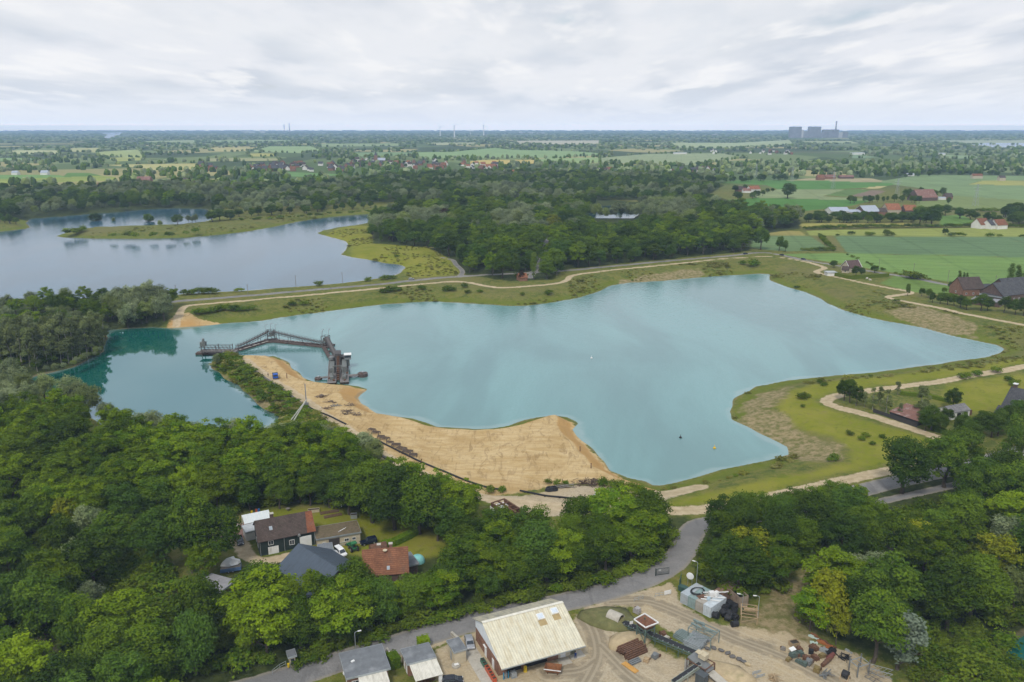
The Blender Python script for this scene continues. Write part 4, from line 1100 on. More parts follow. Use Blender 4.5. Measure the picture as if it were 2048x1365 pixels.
mixed_area([(-200, 640), (0, 632), (80, 612), (170, 606), (250, 604), (320, 606), (345, 612), (330, 640), (214, 655), (180, 668), (100, 680), (0, 700), (-200, 720)], 8.5, 34, [('broadleaf', 3), ('locust', 3), ('willow', 2)], {'broadleaf': (9, 13), 'locust': (9, 13), 'willow': (9, 13)}, lab8, grp8, water=1.5, extra=(MEADOW, pxpoly([(80, 625), (98, 622), (105, 665), (84, 668)])))
plant_px('broadleaf', 55, 650, 34, 'two round trees side by side in the small meadow on the left shore', wide=1.1)
plant_px('willow', 108, 652, 42, 'single pale willow beside the brown path on the left shore', wide=1.1)
mixed_area([(-150, 800), (30, 790), (60, 800), (60, 850), (-150, 850)], 5.5, 35, [('willow', 1)], {'willow': (10, 13)}, {'willow': 'grey willow at the left edge above the near wood'}, {'willow': 'willows at the left edge'}, water=1)
# middle wood: front trees as individuals, the rest as woodland
WM = [(745,486),(854,495),(902,518),(933,549),(1022,562),(1107,560),(1122,541),(1227,529),(1309,522),(1400,511),(1495,503),(1478,474),(1537,461),(1598,457),(1600,441),(1540,433),(1450,426),(1400,414),(1300,412),(1180,408),(1000,418),(900,425),(800,425),(750,440)]
PM = clear_of(poisson(pxpoly(WM),9.4,41),road=1.5,water=3,extra=(pxpoly([(1160,440),(1292,440),(1300,480),(1262,486),(1180,484),(1158,470)]),pxpoly([(755,408),(1060,408),(1060,416),(755,420)]),))
PM = PM[np.argsort(PM[:,1])]
ZM = height(PM[:,0],PM[:,1])
rgm = random.Random(5)
NI = 270
for i in range(min(NI,len(PM))):
 k = rgm.choices(['broadleaf', 'poplar', 'locust'], [5, 0.7, 2.4])[0]
 h = rgm.uniform(11, 22) if k != 'poplar' else rgm.uniform(16, 22)
 root = plant(k, PM[i, 0], PM[i, 1], h, {'broadleaf': 'tall dark broadleaf tree along the front of the middle wood', 'poplar': 'narrow poplar along the front of the middle wood', 'locust': 'lighter green tree along the front of the middle wood'}[k],
  {'broadleaf': 'broadleaf trees of the middle wood', 'poplar': 'poplars of the middle wood', 'locust': 'light trees of the middle wood'}[k], z=ZM[i], wide=rgm.uniform(0.95, 1.3), name={'broadleaf': 'woodland_tree', 'poplar': 'woodland_poplar', 'locust': 'woodland_locust'}[k], cat='woodland tree', rg=rgm)
MID = [m[0] for k in ('broadleaf', 'locust', 'willow', 'poplar', 'beech') for m in MESH[k][:3]]
MIDK = [k for k in ('broadleaf', 'locust', 'willow', 'poplar', 'beech') for m in MESH[k][:3]]
NG_MID = scatter_tree(MID)
def wood_stuff(name, P, label, hts, weights, seed, cat='wood'):
 rg = np.random.default_rng(seed); n = len(P)
 w = np.array([weights.get(k,0.0) for k in MIDK]); w = w / w.sum()
 pick = rg.choice(len(MID),n,p=w)
 patch = vnoise(P[:, 0], P[:, 1], 60, seed)          # willow groves between the darker stands
 wil = [i for i, k in enumerate(MIDK) if k == 'willow']
 if weights.get('willow', 0) > 0:
  m = patch > 0.62
  pick[m] = rg.choice(wil,m.sum())
 h = rg.uniform(hts[0],hts[1],n)
 base = np.array([HEIGHT0[k] for k in MIDK])[pick]
 s = h / base; wd = rg.uniform(1.0,1.4,n)
 return scatter(name,P,height(P[:,0],P[:,1]),pick,np.stack([s * wd,s * wd,s],1),NG_MID,label,cat,seed)
wood_stuff('middle_wood', PM[NI:], 'dark mixed wood behind the front trees in the middle', (11, 23), {'broadleaf': 5, 'locust': 2.4, 'poplar': 0.6, 'willow': 0.4}, 6)
p_ = up(890, 448, GZ); plant('beech', p_.x, p_.y, 19, 'purple copper beech rising from the middle wood', wide=1.5, z=GZ)
plant_px('beech', 1042, 562, 22, 'small dark red leaved tree beside the orange roofed cabin', wide=0.9, name='copper_tree')
plant_px('golden', 1105, 470, 44, 'yellow green tree above the dark crowns of the middle wood', wide=1.1)
# back wood beyond the far lake
WBK = [(-500,436),(60,436),(150,429),(250,422),(300,418),(413,416),(440,428),(520,432),(600,426),(750,408),(1000,404),(1180,402),(1290,402),(1400,398),(1440,378),(1400,372),(1460,366),(1380,356),(1300,354),(1180,350),(1000,350),(800,356),(690,368),(600,374),(420,374),(360,372),(330,372),(250,376),(100,384),(-500,390)]
PB = poisson(pxpoly(WBK),11.5,42)
PB = PB[(water_sd(PB[:,0],PB[:,1]) < -3)]
wood_stuff('back_wood', PB, 'long mixed wood behind the far lake', (10, 19), {'broadleaf': 5, 'locust': 2.0, 'willow': 0.8, 'poplar': 0.2}, 7)
# undergrowth that closes the gaps on the wood floors
SH = [m[0] for m in MESH['shrub']]
NG_SH = scatter_tree(SH)
und = []
for q,sd_ in ((WL,51),(WL2,52),(WB,53),(WR,54),(WR2,55),(WS,56)):
 A = poisson(pxpoly(q),3.0,sd_)
 und.append(clear_of(A,road=2.0,water=0.6,extra=(FARM_CLEAR,)))
A = poisson(pxpoly([(1800,1262),(1985,1245),(2010,1268),(2090,1250),(2160,1380),(2300,1600),(1850,1500),(1820,1340)]),2.6,57); und.append(clear_of(A,road=2,water=0.5))
A = poisson(LEFT_CLEAR, 1.9, 58); und.append(A); A = poisson(pxpoly([(1500, 1230), (1560, 1180), (1600, 1125), (1640, 1110), (1650, 1170), (1600, 1250)]), 3.2, 59); und.append(A[regions(A[:, 0], A[:, 1], water_sd(A[:, 0], A[:, 1]))['dry'] < 1])
UND = np.vstack(und); rgu = np.random.default_rng(8)
su = rgu.uniform(0.7,1.7,len(UND))
scatter('undergrowth', UND, height(UND[:, 0], UND[:, 1]), rgu.integers(0, len(SH), len(UND)), np.stack([su * 1.25, su * 1.25, su], 1), NG_SH, 'low leafy undergrowth on the wood floors', 'undergrowth')
HB = [crown_mesh('herb', LM['herb'], 900 + j, 'shrub', 160, 0.36) for j in range(4)] + [crown_mesh('herb', LM['shrub'], 930 + j, 'shrub', 160, 0.3) for j in range(2)]
NG_HB = scatter_tree(HB)
# weeds, tufts and small bushes on the rough banks
BANKS = [[(345,640),(380,610),(640,590),(900,566),(1010,578),(1140,560),(1300,535),(1540,516),(1650,540),(1640,560),(1800,596),(1960,640),(2100,665),(2100,720),(1800,752),(1600,770),(1480,800),(1480,830),(1590,890),(1590,915),(1450,945),(1340,985),(1200,980),(1200,960),(1300,960),(1560,925),(1540,880),(1460,840),(1490,770),(1760,745),(2010,706),(1760,640),(1560,575),(1520,548),(1230,570),(1100,608),(900,607),(540,642)],
  [(400,705),(470,704),(520,745),(640,830),(740,900),(720,940),(560,850),(430,750)],
  [(108,473),(250,460),(440,440),(750,415),(1060,412),(1060,420),(760,425),(600,445),(440,472),(300,480)],
  [(640,466),(745,450),(745,488),(860,495),(930,548),(812,556),(812,535),(700,510)]]
tf = []
for i,q in enumerate(BANKS):
 A = poisson(pxpoly(q),(2.9,1.6,5.0,3.4)[i],60 + i)
 X,Y = A[:,0],A[:,1]; w = water_sd(X,Y); r = regions(X,Y,w)
 m = (w < -1.2) & (r['road'] < -2) & (r['track'] < -1) & (r['sand'] < -1.5) & (r['gravel'] < -1)
 m &= (vnoise(X,Y,22,70 + i) > (0.48,0.12,0.45,0.45)[i])
 tf.append(A[m])
TF = np.vstack(tf); st = rgu.gamma(3,0.10,len(TF)) + 0.12
inspit = sdf(P_SPIT,TF[:,0],TF[:,1],20) > 0
st = np.where(inspit,rgu.uniform(0.45,1.1,len(TF)),st)
scatter('bank_herbs', TF, height(TF[:, 0], TF[:, 1]) - 0.05, np.where(rgu.random(len(TF)) < np.where(inspit, 0.3, 0.93), rgu.integers(0, 4, len(TF)), rgu.integers(4, 6, len(TF))), np.stack([st * 1.7, st * 1.7, st * 0.75], 1), NG_HB, 'low weeds and bushes sprinkled over the rough banks', 'weeds')
# ---- far plain: copses and hedges growing together towards the horizon
def far_plain():
 rg = np.random.default_rng(77)
 dome = []
 for j in range(7):
  g = np.random.default_rng(200 + j)
  v = ICO2[0].copy()
  v = v * (1 + g.normal(0,0.13,(len(v),1))) * np.array([1,1,0.62]) + [0,0,0.42]
  v[:,2] = np.maximum(v[:,2],-0.02)
  me = fast_mesh('copse', v, None, ICO2[1]); add_attr(me, 'tone', g.random(len(ICO2[1])), 'FACE')
  me.materials.append(LM['broadleaf'] if j % 3 else LM['willow']); dome.append(me)
 ng = scatter_tree(dome)
 rows = []
 y = 262.0
 while y < 402:
  hp = 0.42 * (y - 256) ** 1.0 * 0.22 + 0.75
  n = int(3300 / (2.2 + (y - 256) * 0.055))
  rows.append(np.stack([rg.uniform(-500,2560,n),np.full(n,y) + rg.uniform(-0.5,0.5,n) * hp],1))
  y += hp
 Q = np.vstack(rows)
 X,Y = unproj(Q[:,0],Q[:,1],GZ)
 sc = (Q[:,1] - 256)
 # band noise in ground space: long copses lying across the view
 f = vnoise(X,Y * 0.55,420,3) * 0.6 + vnoise(X,Y * 0.6,140,4) * 0.4
 f2 = vnoise(X,Y,3000,6)
 far = sstep(40, 8, sc)                      # towards the horizon the woods close up
 keep = f + 0.16 * (f2 - 0.5) > 0.49 - 0.10 * far
 for pts in DENSE:
  keep |= (sdf(pxpoly(pts),X,Y,50) > 0) & (f > 0.28)
 for _,pts in FIELDS:
  pl = pxpoly(pts); keep &= sdf(pl,X,Y,50) < -1
 for pts in RIVERS:
  keep &= sdf(pxpoly(pts,GZ),X,Y,300) < -20
 for pts in CLEAR_FAR:
  keep &= sdf(pxpoly(pts),X,Y,300) < 0
 keep &= ~((Q[:,0] > 1440) & (Q[:,1] > 355))
 keep &= ~((Q[:,0] < 720) & (Q[:,1] > 372)) & ~((Q[:,0] >= 720) & (Q[:,1] > 352) & (Q[:,0] < 1440))
 # hedges round the fields
 hx = []; hy = []
 for c,pts in FIELDS:
  p = np.array(pts)
  if p[:,1].mean() > 345: continue
  pl = pxpoly(pts); L = np.vstack([pl,pl[:1]])
  for a,b in zip(L[:-1],L[1:]):
   m = int(np.hypot(*(b - a)) / 22)
   tt = rg.random(m) * (rg.random(m) > 0.35)
   hx += list(a[0] + (b[0] - a[0]) * tt); hy += list(a[1] + (b[1] - a[1]) * tt)
 X = np.concatenate([X[keep],hx]); Y = np.concatenate([Y[keep],hy])
 nh = len(hx)
 D = np.hypot(X,Y)
 wdt = np.maximum(6.5,D * 3.2 / FPX) * rg.uniform(0.6,1.3,len(X))
 hgt = rg.uniform(9,16,len(X)); hgt = np.where(D > 9000,hgt * 1.3,hgt)
 wdt[len(X) - nh:] *= 0.7; hgt[len(X) - nh:] *= 0.7
 scatter('far_woods', np.stack([X, Y], 1), np.full(len(X), GZ - 0.3), rg.integers(0, 7, len(X)), np.stack([wdt, wdt, hgt], 1), ng, 'copses hedges and woods spread over the far plain', 'far woods')
DENSE = [[(1420,332),(1640,322),(1760,318),(1900,322),(2100,318),(2100,352),(1800,352),(1640,356),(1440,362)],[(-300,310),(200,312),(230,326),(330,322),(420,326),(420,330),(210,329),(130,344),(-300,344)],
  [(300,290),(390,290),(400,310),(290,312)],[(255,340),(330,344),(410,340),(560,345),(540,352),(420,364),(350,362),(300,350)],[(640,300),(800,300),(800,318),(640,322)],[(1025,290),(1110,290),(1115,303),(1030,303)],
  [(1230,326),(1420,326),(1420,350),(1300,350),(1230,342)],[(900,272),(1900,272),(1900,279),(900,280)],[(300,268),(900,268),(900,276),(300,276)],[(1720,290),(1900,290),(2100,300),(2100,308),(1720,306)]]
CLEAR_FAR = [[(640,332),(690,330),(690,345),(640,345)],[(800,322),(1000,322),(1000,345),(800,345)],[(520,328),(690,328),(690,347),(520,347)],[(1575,270),(1700,270),(1700,281),(1575,281)]]
far_plain()
# ---- single trees and hedgerows of the right hand fields
def row(kind,pts,step,h,label,group,wide=1.0,jit=1.0,seed=1,drop=0.0,**kw):
 L = smooth(pxpoly(pts),3); rg = random.Random(seed)
 acc = 0.0
 for a,b in zip(L[:-1],L[1:]):
  d = math.hypot(*(b - a)); t = -acc
  while t + step < d:
   t += step
   if rg.random() < drop: continue
   q = a + (b - a) * (t / d)
   plant(kind,q[0] + rg.uniform(-jit,jit),q[1] + rg.uniform(-jit,jit),h * rg.uniform(0.75,1.2),label,group,z=GZ,wide=wide * rg.uniform(0.85,1.15),rg=rg,**kw)
  acc = d - t
row('broadleaf', [(1598, 445), (1700, 446), (1800, 445), (1870, 446)], 5.5, 10.5, 'orchard tree in the row before the grey farm roofs', 'orchard trees before the farm', wide=1.5, jit=5, name='orchard_tree', cat='orchard tree')
row('broadleaf', [(1605, 438), (1720, 438), (1850, 440)], 6.5, 9.5, 'orchard tree in the row before the grey farm roofs', 'orchard trees before the farm', wide=1.5, jit=6, seed=2, name='orchard_tree', cat='orchard tree')
row('shrub', [(1600, 460), (1750, 456), (1900, 455), (2100, 455)], 5.5, 4.2, 'dark hedge bush in the long hedgerow between yellow fields', 'hedgerow between the yellow fields', wide=1.3, name='hedge_bush', cat='hedge bush')
row('shrub', [(1595, 502), (1668, 502)], 4.0, 3.2, 'dark bush of the short straight hedge in the green field', 'short straight field hedge', wide=1.2, jit=0.4, name='hedge_bush', cat='hedge bush')
row('shrub', [(1637, 470), (1650, 483), (1667, 501)], 5.0, 2.6, 'bush of the slanting hedge between two green fields', 'slanting field hedge', wide=1.4, name='hedge_bush', cat='hedge bush')
row('broadleaf', [(1690, 408), (1790, 404), (1840, 408)], 8, 11, 'dark tree behind the grey farm roofs', 'trees behind the farm', wide=0.9, jit=5, seed=5, name='field_tree', cat='field tree')
row('broadleaf', [(1900, 436), (1950, 440), (1990, 446)], 8, 12, 'tree of the belt left of the red roofed houses', 'tree belt by the red roofed houses', wide=1.2, jit=6, seed=6, name='field_tree', cat='field tree')
row('broadleaf', [(2000, 452), (2040, 448), (2120, 440)], 8, 15, 'big tree of the clump at the right edge by the red roofs', 'tree clump at the right edge', wide=1.2, jit=8, seed=7, name='field_tree', cat='field tree')
row('broadleaf', [(2000, 440), (2050, 430), (2120, 428)], 13, 16, 'big tree of the clump at the right edge by the red roofs', 'tree clump at the right edge', wide=1.2, jit=8, seed=8, name='field_tree', cat='field tree')
row('shrub', [(1860, 420), (1960, 424), (2060, 422)], 7, 4.5, 'bush of the hedge beyond the red roofed houses', 'hedge beyond the red roofed houses', wide=1.3, seed=9, name='hedge_bush', cat='hedge bush')
row('shrub', [(1690, 508), (1780, 545), (1870, 562)], 7, 1.5, 'low bush along the road by the big green field', 'low roadside hedge of the green field', wide=1.5, seed=10, drop=0.3, name='hedge_bush', cat='hedge bush')
row('broadleaf', [(1450, 366), (1530, 362), (1600, 360)], 12, 13, 'tree along the dark wood above the upper green field', 'trees above the upper green field', wide=1.2, jit=12, seed=12, name='field_tree', cat='field tree')
row('broadleaf', [(1612, 353), (1740, 352), (1800, 356), (1900, 350), (2100, 352)], 15, 11, 'tree of the wood edge above the upper fields', 'trees above the upper fields', wide=1.25, jit=16, seed=13, drop=0.1, name='field_tree', cat='field tree')
row('broadleaf', [(1610, 347), (1740, 347), (1800, 349), (1900, 345), (2100, 346)], 15, 12, 'tree of the wood edge above the upper fields', 'trees above the upper fields', wide=1.25, jit=20, seed=14, drop=0.05, name='field_tree', cat='field tree')
for (a, b, h, w, lb) in [(1575, 397, 32, 1.5, 'great round tree alone in the middle of the fields'), (1521, 500, 48, 0.95, 'tall spreading tree at the road junction by the wood'), (1475, 402, 20, 1.5, 'round tree alone at the left end of the fields'),
      (1558, 502, 32, 0.8, 'small tree left of the pair beside the field corner'), (1570, 504, 24, 0.8, 'small tree right of the pair beside the field corner'), (1838, 452, 42, 1.1, 'left of two big trees behind the yellow strip field'), (1862, 454, 44, 1.1, 'right of two big trees behind the yellow strip field'),
      (1815, 400, 24, 1.1, 'dark round tree left of the big barn'), (1840, 394, 20, 1.0, 'tree touching the left end of the big barn'), (1866, 398, 20, 1.2, 'bushy tree hiding the middle of the big barn'), (1885, 394, 20, 1.0, 'tree at the right end of the big barn'), (1897, 410, 16, 0.8, 'small solitary tree below the big barn'),
      (1890, 471, 15, 1.0, 'small tree on the border of the yellow field'), (1856, 434, 22, 1.3, 'grey green tree right of the orange roofs'), (1872, 432, 24, 1.5, 'bushy tree between the two right of the orange roofs'), (1890, 432, 24, 1.3, 'broad tree right of the orange roofs'),
      (1712, 553, 22, 1.1, 'leafy tree hiding the front of the hedged house'), (1724, 552, 18, 1.1, 'smaller tree beside the hedged house'), (1668, 536, 16, 1.2, 'round bush left of the hedged house'), (1749, 546, 16, 1.2, 'round tree inside the hedge right of the house'),
      (1815, 592, 26, 0.55, 'slim young tree at the fork of the sandy tracks'), (1843, 593, 18, 0.9, 'small tree on the verge right of the track fork'), (1856, 596, 20, 1.0, 'second small tree right of the track fork')]:
 plant_px('broadleaf', a, b, h, lb, wide=w, name='field_tree', cat='field tree')
for (a,b,h) in [(1505,398,14),(1512,396,16),(1525,392,12),(1490,382,14),(1470,384,14),(1535,386,10),(1545,384,8)]:
 plant_px('broadleaf', a, b, h, 'tree around the white walled farmstead in the fields', 'trees around the white farmstead', wide=1.3, name='field_tree', cat='field tree')
for (a,b,h,w) in [(1702,470,8,1.3),(1735,471,8,1.5),(1742,471,7,1.5),(1772,471,13,0.9),(1780,472,8,1.4),(1905,473,8,1.4),(1921,473,8,1.4),(1980,474,8,1.5),(1998,474,6,1.4),(2046,475,6,1.4),(1675,472,4,1.6)]:
 plant_px('shrub', a, b, h, 'lone dark bush on the border below the yellow field', 'bushes below the yellow field', wide=w)
for (a,b,h) in [(1919,566,26),(1925,566,22),(1934,566,22)]:
 plant_px('poplar', a, b, h, 'slim poplar behind the left barn of the dark farm', 'slim poplars behind the dark farm', wide=1.15)
for (a,b,h) in [(2017,572,46),(2036,572,44),(2047,574,46),(2058,575,44)]:
 plant_px('poplar', a, b, h, 'tall poplar behind the right barns of the dark farm', 'tall poplars behind the dark farm', wide=1.2)
for (a,b,h,w) in [(1820,557,16,1.6),(1832,558,14,1.6)]:
 plant_px('shrub', a, b, h, 'large dark bush beside the road at the green field', 'large bushes by the field road', wide=w)
for (a,b,h,w) in [(1865,606,22,1),(1880,608,24,1.1),(1895,610,26,1.1),(1908,612,26,1.1),(1920,616,28,1.1),(1932,620,24,1.1),(1962,622,34,1.3),(1975,622,28,1.3),(2008,626,34,1.2),(2030,630,34,0.9),(2046,632,40,1),(1888,588,14,1),(1902,580,18,1),(1938,588,18,1.2)]:
 plant_px('broadleaf', a, b, h, 'garden tree in front of the dark roofed farm', 'garden trees of the dark farm', wide=w, name='garden_tree', cat='garden tree')
# trees and bushes on the island strip
for (a, b, h, w, lb) in [(192, 448, 23, 1.5, 'round tree at the tip of the island'), (297, 449, 22, 1.5, 'round tree in the middle of the island'), (356, 450, 22, 1.3, 'round tree on the island right of the middle'), (425, 444, 24, 1.5, 'first broad tree on the island strip'), (440, 442, 26, 1.5, 'second broad tree on the island strip'), (460, 440, 20, 1.6, 'low broad tree on the island strip')]:
 plant_px('broadleaf', a, b, h, lb, wide=w, name='island_tree', cat='island tree')
for (a,b,h) in [(228,448,14),(320,449,16),(378,447,18),(392,446,18),(385,447,16)]:
 plant_px('willow', a, b, h, 'thin grey tree on the island strip', 'thin grey trees on the island', wide=1.1)
row('broadleaf', [(470, 436), (540, 430), (640, 425), (740, 416)], 12, 12, 'bushy tree along the back of the island strip', 'trees along the back of the island', wide=1.4, jit=7, seed=15, name='island_tree', cat='island tree')
row('shrub', [(470, 442), (560, 437), (660, 430), (745, 424)], 8, 3.4, 'bush along the island strip', 'bushes along the island strip', wide=1.5, jit=6, seed=16, name='island_bush', cat='bush')
row('shrub', [(118, 470), (150, 466), (175, 462)], 6, 5, 'dark bush at the tip of the island', 'bushes at the island tip', wide=1.3, jit=3, seed=17, name='island_bush', cat='bush')
row('shrub', [(200, 472), (260, 474), (340, 472), (400, 466)], 15, 4.5, 'grey bush on the near shore of the island', 'bushes on the near shore of the island', wide=1.4, jit=6, seed=18, name='island_bush', cat='bush')
row('broadleaf', [(-40, 446), (0, 446), (45, 448)], 9, 10, 'tree on the small headland at the left edge', 'trees on the left headland', wide=1.3, jit=5, seed=19, name='headland_tree', cat='tree')
# bushes along the embankment
for (a,b,h) in [(372,590,11),(384,589,10),(398,588,13),(412,588,13),(425,588,13),(478,584,8),(638,572,10),(770,560,10),(785,558,8),(737,563,8)]:
 plant_px('shrub', a, b, h, 'green bush on the lakeside edge of the embankment', 'bushes on the embankment', wide=1.4)
for (a,b,h) in [(395,632,12),(410,634,11),(425,634,11),(440,635,12),(455,634,12),(470,634,12),(485,636,9),(505,636,9),(585,628,9),(610,626,9),(770,605,9),(782,604,11),(795,604,9),(845,600,8),(895,598,10),(905,600,8),(935,602,7),(960,604,6),(1098,600,9),(1045,611,6),(930,575,8),(1505,548,13),(1485,545,8)]:
 plant_px('shrub', a, b, h, 'small bush on the north bank of the turquoise lake', 'bushes on the north bank', wide=1.5)
for (a,b,h) in [(1640,767,8),(1648,772,7),(1604,797,11),(1612,795,9),(1606,815,6),(1700,870,8),(1730,874,9),(1722,880,8),(1765,876,7),(1745,890,7),(1670,920,12),(1660,922,8),(1953,752,12),(1925,757,10),(1935,755,10),(1990,745,12),(2015,762,10),(2030,772,12)]:
 plant_px('shrub', a, b, h, 'small bush on the bright slope of the right headland', 'bushes on the right headland', wide=1.3)
for (a,b,h) in [(982,986,14),(1005,985,12),(1096,968,10),(1115,972,12),(1130,970,9),(1206,972,16),(1230,982,20),(1238,980,18),(1262,978,14),(1272,985,16),(1250,990,14),(1285,985,12),(1300,990,10)]:
 plant_px('shrub', a, b, h, 'weedy bush at the foot of the sand spit', 'weedy bushes below the sand', wide=1.0)
plant_px('willow', 432, 732, 26, 'grey willow bush at the tip of the spit', wide=1.0, name='willow_bush', cat='willow')
# leafless trees
for (a, b, h, w, lb) in [(385, 1250, 60, 8.0, 'grey brown leafless tree below the farm in the left wood'), (65, 1350, 70, 8.0, 'leafless tree at the lower left corner'), (1890, 1070, 46, 7.0, 'bare brownish tree in the right wood by the footpath'), (22, 885, 40, 6.0, 'pale thin leafless tree at the left edge')]:
 p = gp(a,b); el = math.atan2(CAMZ - p.z,p.y); dp = p.y * CP + (CAMZ - p.z) * SP
 hh = h * dp / FPX / math.cos(el)
 root = empty('bare_tree', p, random.uniform(0, 6), lb, 'bare tree'); root.scale = (hh / 8.0 * 1.15,) * 2 + (hh / 8.0,)
 me = bare_mesh('branches', int(a) + 3)
 o = link(bpy.data.objects.new('branches', me), root)
row('broadleaf', [(620, 1296), (740, 1262), (880, 1214), (985, 1188), (1115, 1160), (1205, 1138), (1265, 1118), (1300, 1085), (1318, 1056)], 8.0, 11.5, lab3['broadleaf'], grp3['broadleaf'], wide=1.25, jit=1.2, seed=81)
row('locust', [(590, 1300), (700, 1268), (850, 1220), (1040, 1172), (1160, 1146), (1240, 1122), (1290, 1080), (1325, 1046)], 11.0, 11.0, lab3['locust'], grp3['locust'], wide=1.25, jit=1.2, seed=82)
row('shrub', [(560, 1336), (700, 1293), (900, 1234), (1000, 1209), (1130, 1182), (1220, 1159), (1290, 1133), (1325, 1098), (1345, 1062)], 3.0, 2.2, 'low bush along the shady verge of the works road', 'verge bushes of the works road', wide=1.5, jit=1.0, seed=83, name='verge_bush', cat='bush')
row('broadleaf', [(1445, 1178), (1440, 1150), (1436, 1122), (1445, 1092), (1475, 1072), (1540, 1056)], 8.0, 13, lab4['broadleaf'], grp4['broadleaf'], wide=1.2, jit=1.0, seed=84)
row('shrub', [(1405, 1172), (1412, 1150), (1412, 1122), (1420, 1090)], 3.0, 2.4, 'low bush beside the bend of the works road', 'bushes at the road bend', wide=1.5, jit=0.8, seed=85, name='verge_bush', cat='bush')
row('broadleaf', [(1490, 1066), (1560, 1052), (1640, 1034), (1690, 1022)], 8.0, 11.5, lab4['broadleaf'], grp4['broadleaf'], wide=1.15, jit=1.5, seed=86)
mixed_area([(1148, 436), (1172, 444), (1190, 460), (1264, 463), (1288, 444), (1310, 476), (1266, 490), (1172, 490)], 5.2, 88, [('broadleaf', 2), ('locust', 2)], {'broadleaf': (9, 13), 'locust': (8, 12)}, {'broadleaf': 'low dark tree on the near shore of the wood pond', 'locust': 'low light tree on the near shore of the wood pond'}, {'broadleaf': 'low dark trees by the wood pond', 'locust': 'low light trees by the wood pond'}, water=1.0, road=1, nm={'broadleaf': 'pond_tree', 'locust': 'pond_tree'})
row('willow', [(78, 748), (105, 742), (148, 731), (184, 714), (204, 702)], 3.6, 3.2, 'low willow bush at the water edge of the left shore', 'willow bushes on the left shore', wide=1.5, jit=0.8, seed=90, name='willow_bush', cat='willow')
M_GLASS = flat('window_glass', (0.03, 0.04, 0.05), 0.08, 0, 0.6, var=0.1)
M_FRAME = flat('white_frame', (0.72, 0.72, 0.70), 0.5, var=0.08, dirt=(0.35, 0.33, 0.28))
M_WHITE = flat('white_paint', (0.74, 0.74, 0.72), 0.5, var=0.08, dirt=(0.4, 0.38, 0.33), dirt_a=0.6)
M_DARK = flat('dark_opening', (0.018, 0.018, 0.02), 0.9)
M_STEEL = flat('grey_steel', (0.20, 0.21, 0.21), 0.5, 0.3, dirt=(0.16, 0.09, 0.05), dirt_a=0.6)
M_GALV = flat('galvanised', (0.36, 0.39, 0.40), 0.45, 0.35, dirt=(0.2, 0.16, 0.12), dirt_a=0.4)
M_RUST = flat('rust', (0.135, 0.07, 0.042), 0.9, var=0.4, vs=2.5, dirt=(0.08, 0.05, 0.04), dirt_a=0.7)
M_RUSTL = flat('orange_rust', (0.24, 0.105, 0.045), 0.85, var=0.35, vs=2.5, dirt=(0.14, 0.07, 0.04), dirt_a=0.7)
M_BLACK = flat('black_rubber', (0.022, 0.022, 0.024), 0.6, var=0.3)
M_WOOD = flat('raw_timber', (0.36, 0.26, 0.15), 0.85, var=0.3, vs=3, dirt=(0.2, 0.15, 0.1))
M_GREYWOOD = flat('grey_timber', (0.2, 0.18, 0.155), 0.9, var=0.3, vs=3)
M_CONC = flat('concrete', (0.42, 0.39, 0.33), 0.9, var=0.15, vs=2, dirt=(0.22, 0.2, 0.15), dirt_a=0.6)
M_FELT = flat('roofing_felt', (0.15, 0.16, 0.17), 0.85, var=0.22, vs=0.8, dirt=(0.30, 0.31, 0.32), dirt_s=0.35, dirt_a=0.6)
M_BRICK = bricks('red_brown_brick', (0.26, 0.115, 0.062), (0.20, 0.085, 0.05), (0.25, 0.21, 0.17))
M_BRICKD = bricks('dark_brick', (0.13, 0.075, 0.055), (0.095, 0.055, 0.045), (0.15, 0.13, 0.11))
M_CREAMROOF = ribbed('cream_sheet_roof', (0.60, 0.56, 0.43), 0, 0.55, 0.55, 0.06, dirt=(0.46, 0.38, 0.23), dirt_a=0.7)
M_CREAMROOF_B = ribbed('far_sheet_roof', (0.46, 0.42, 0.31), 0, 0.55, 0.6, 0.06, dirt=(0.25, 0.24, 0.2), dirt_a=0.85)  # far slope: darker base and more dirt than the near slope
M_AWNING = ribbed('cream_corrugated', (0.66, 0.63, 0.54), 0, 0.3, 0.5, 0.05, dirt=(0.38, 0.35, 0.28), dirt_a=0.6)
M_TILEB = tiles('brown_tiles', (0.085, 0.062, 0.052), (0.11, 0.08, 0.066), moss=(0.06, 0.06, 0.04), moss_a=0.4)
M_TILEO = tiles('orange_tiles', (0.30, 0.105, 0.05), (0.23, 0.085, 0.045), moss=(0.12, 0.08, 0.06), moss_a=0.55)
M_TILER = tiles('red_tiles', (0.27, 0.115, 0.058), (0.21, 0.09, 0.05), moss=(0.12, 0.085, 0.06), moss_a=0.5)
M_SLATE = ribbed('blue_grey_sheet', (0.066, 0.088, 0.118), 0, 0.35, 0.45, 0.04, dirt=(0.05, 0.06, 0.07), var=0.12)
M_SLATE2 = tiles('grey_slates', (0.075, 0.075, 0.082), (0.10, 0.10, 0.105), moss=(0.11, 0.11, 0.1), moss_a=0.4)
M_DGREEN = ribbed('dark_green_boards', (0.022, 0.036, 0.034), 0, 0.25, 0.6, 0.03, var=0.2)
M_MOSSROOF = flat('mossy_felt', (0.13, 0.10, 0.06), 0.95, var=0.35, vs=1.5, dirt=(0.09, 0.10, 0.03), dirt_s=0.9, dirt_a=0.8)
M_RENDER = flat('cream_render', (0.50, 0.43, 0.30), 0.9, var=0.12, dirt=(0.3, 0.25, 0.18), dirt_a=0.5)
M_BEIGE = flat('beige_render', (0.46, 0.40, 0.30), 0.9, var=0.12, dirt=(0.28, 0.24, 0.18), dirt_a=0.4)
M_WALLW = flat('white_render', (0.70, 0.69, 0.65), 0.85, var=0.08, dirt=(0.4, 0.38, 0.34), dirt_a=0.35)
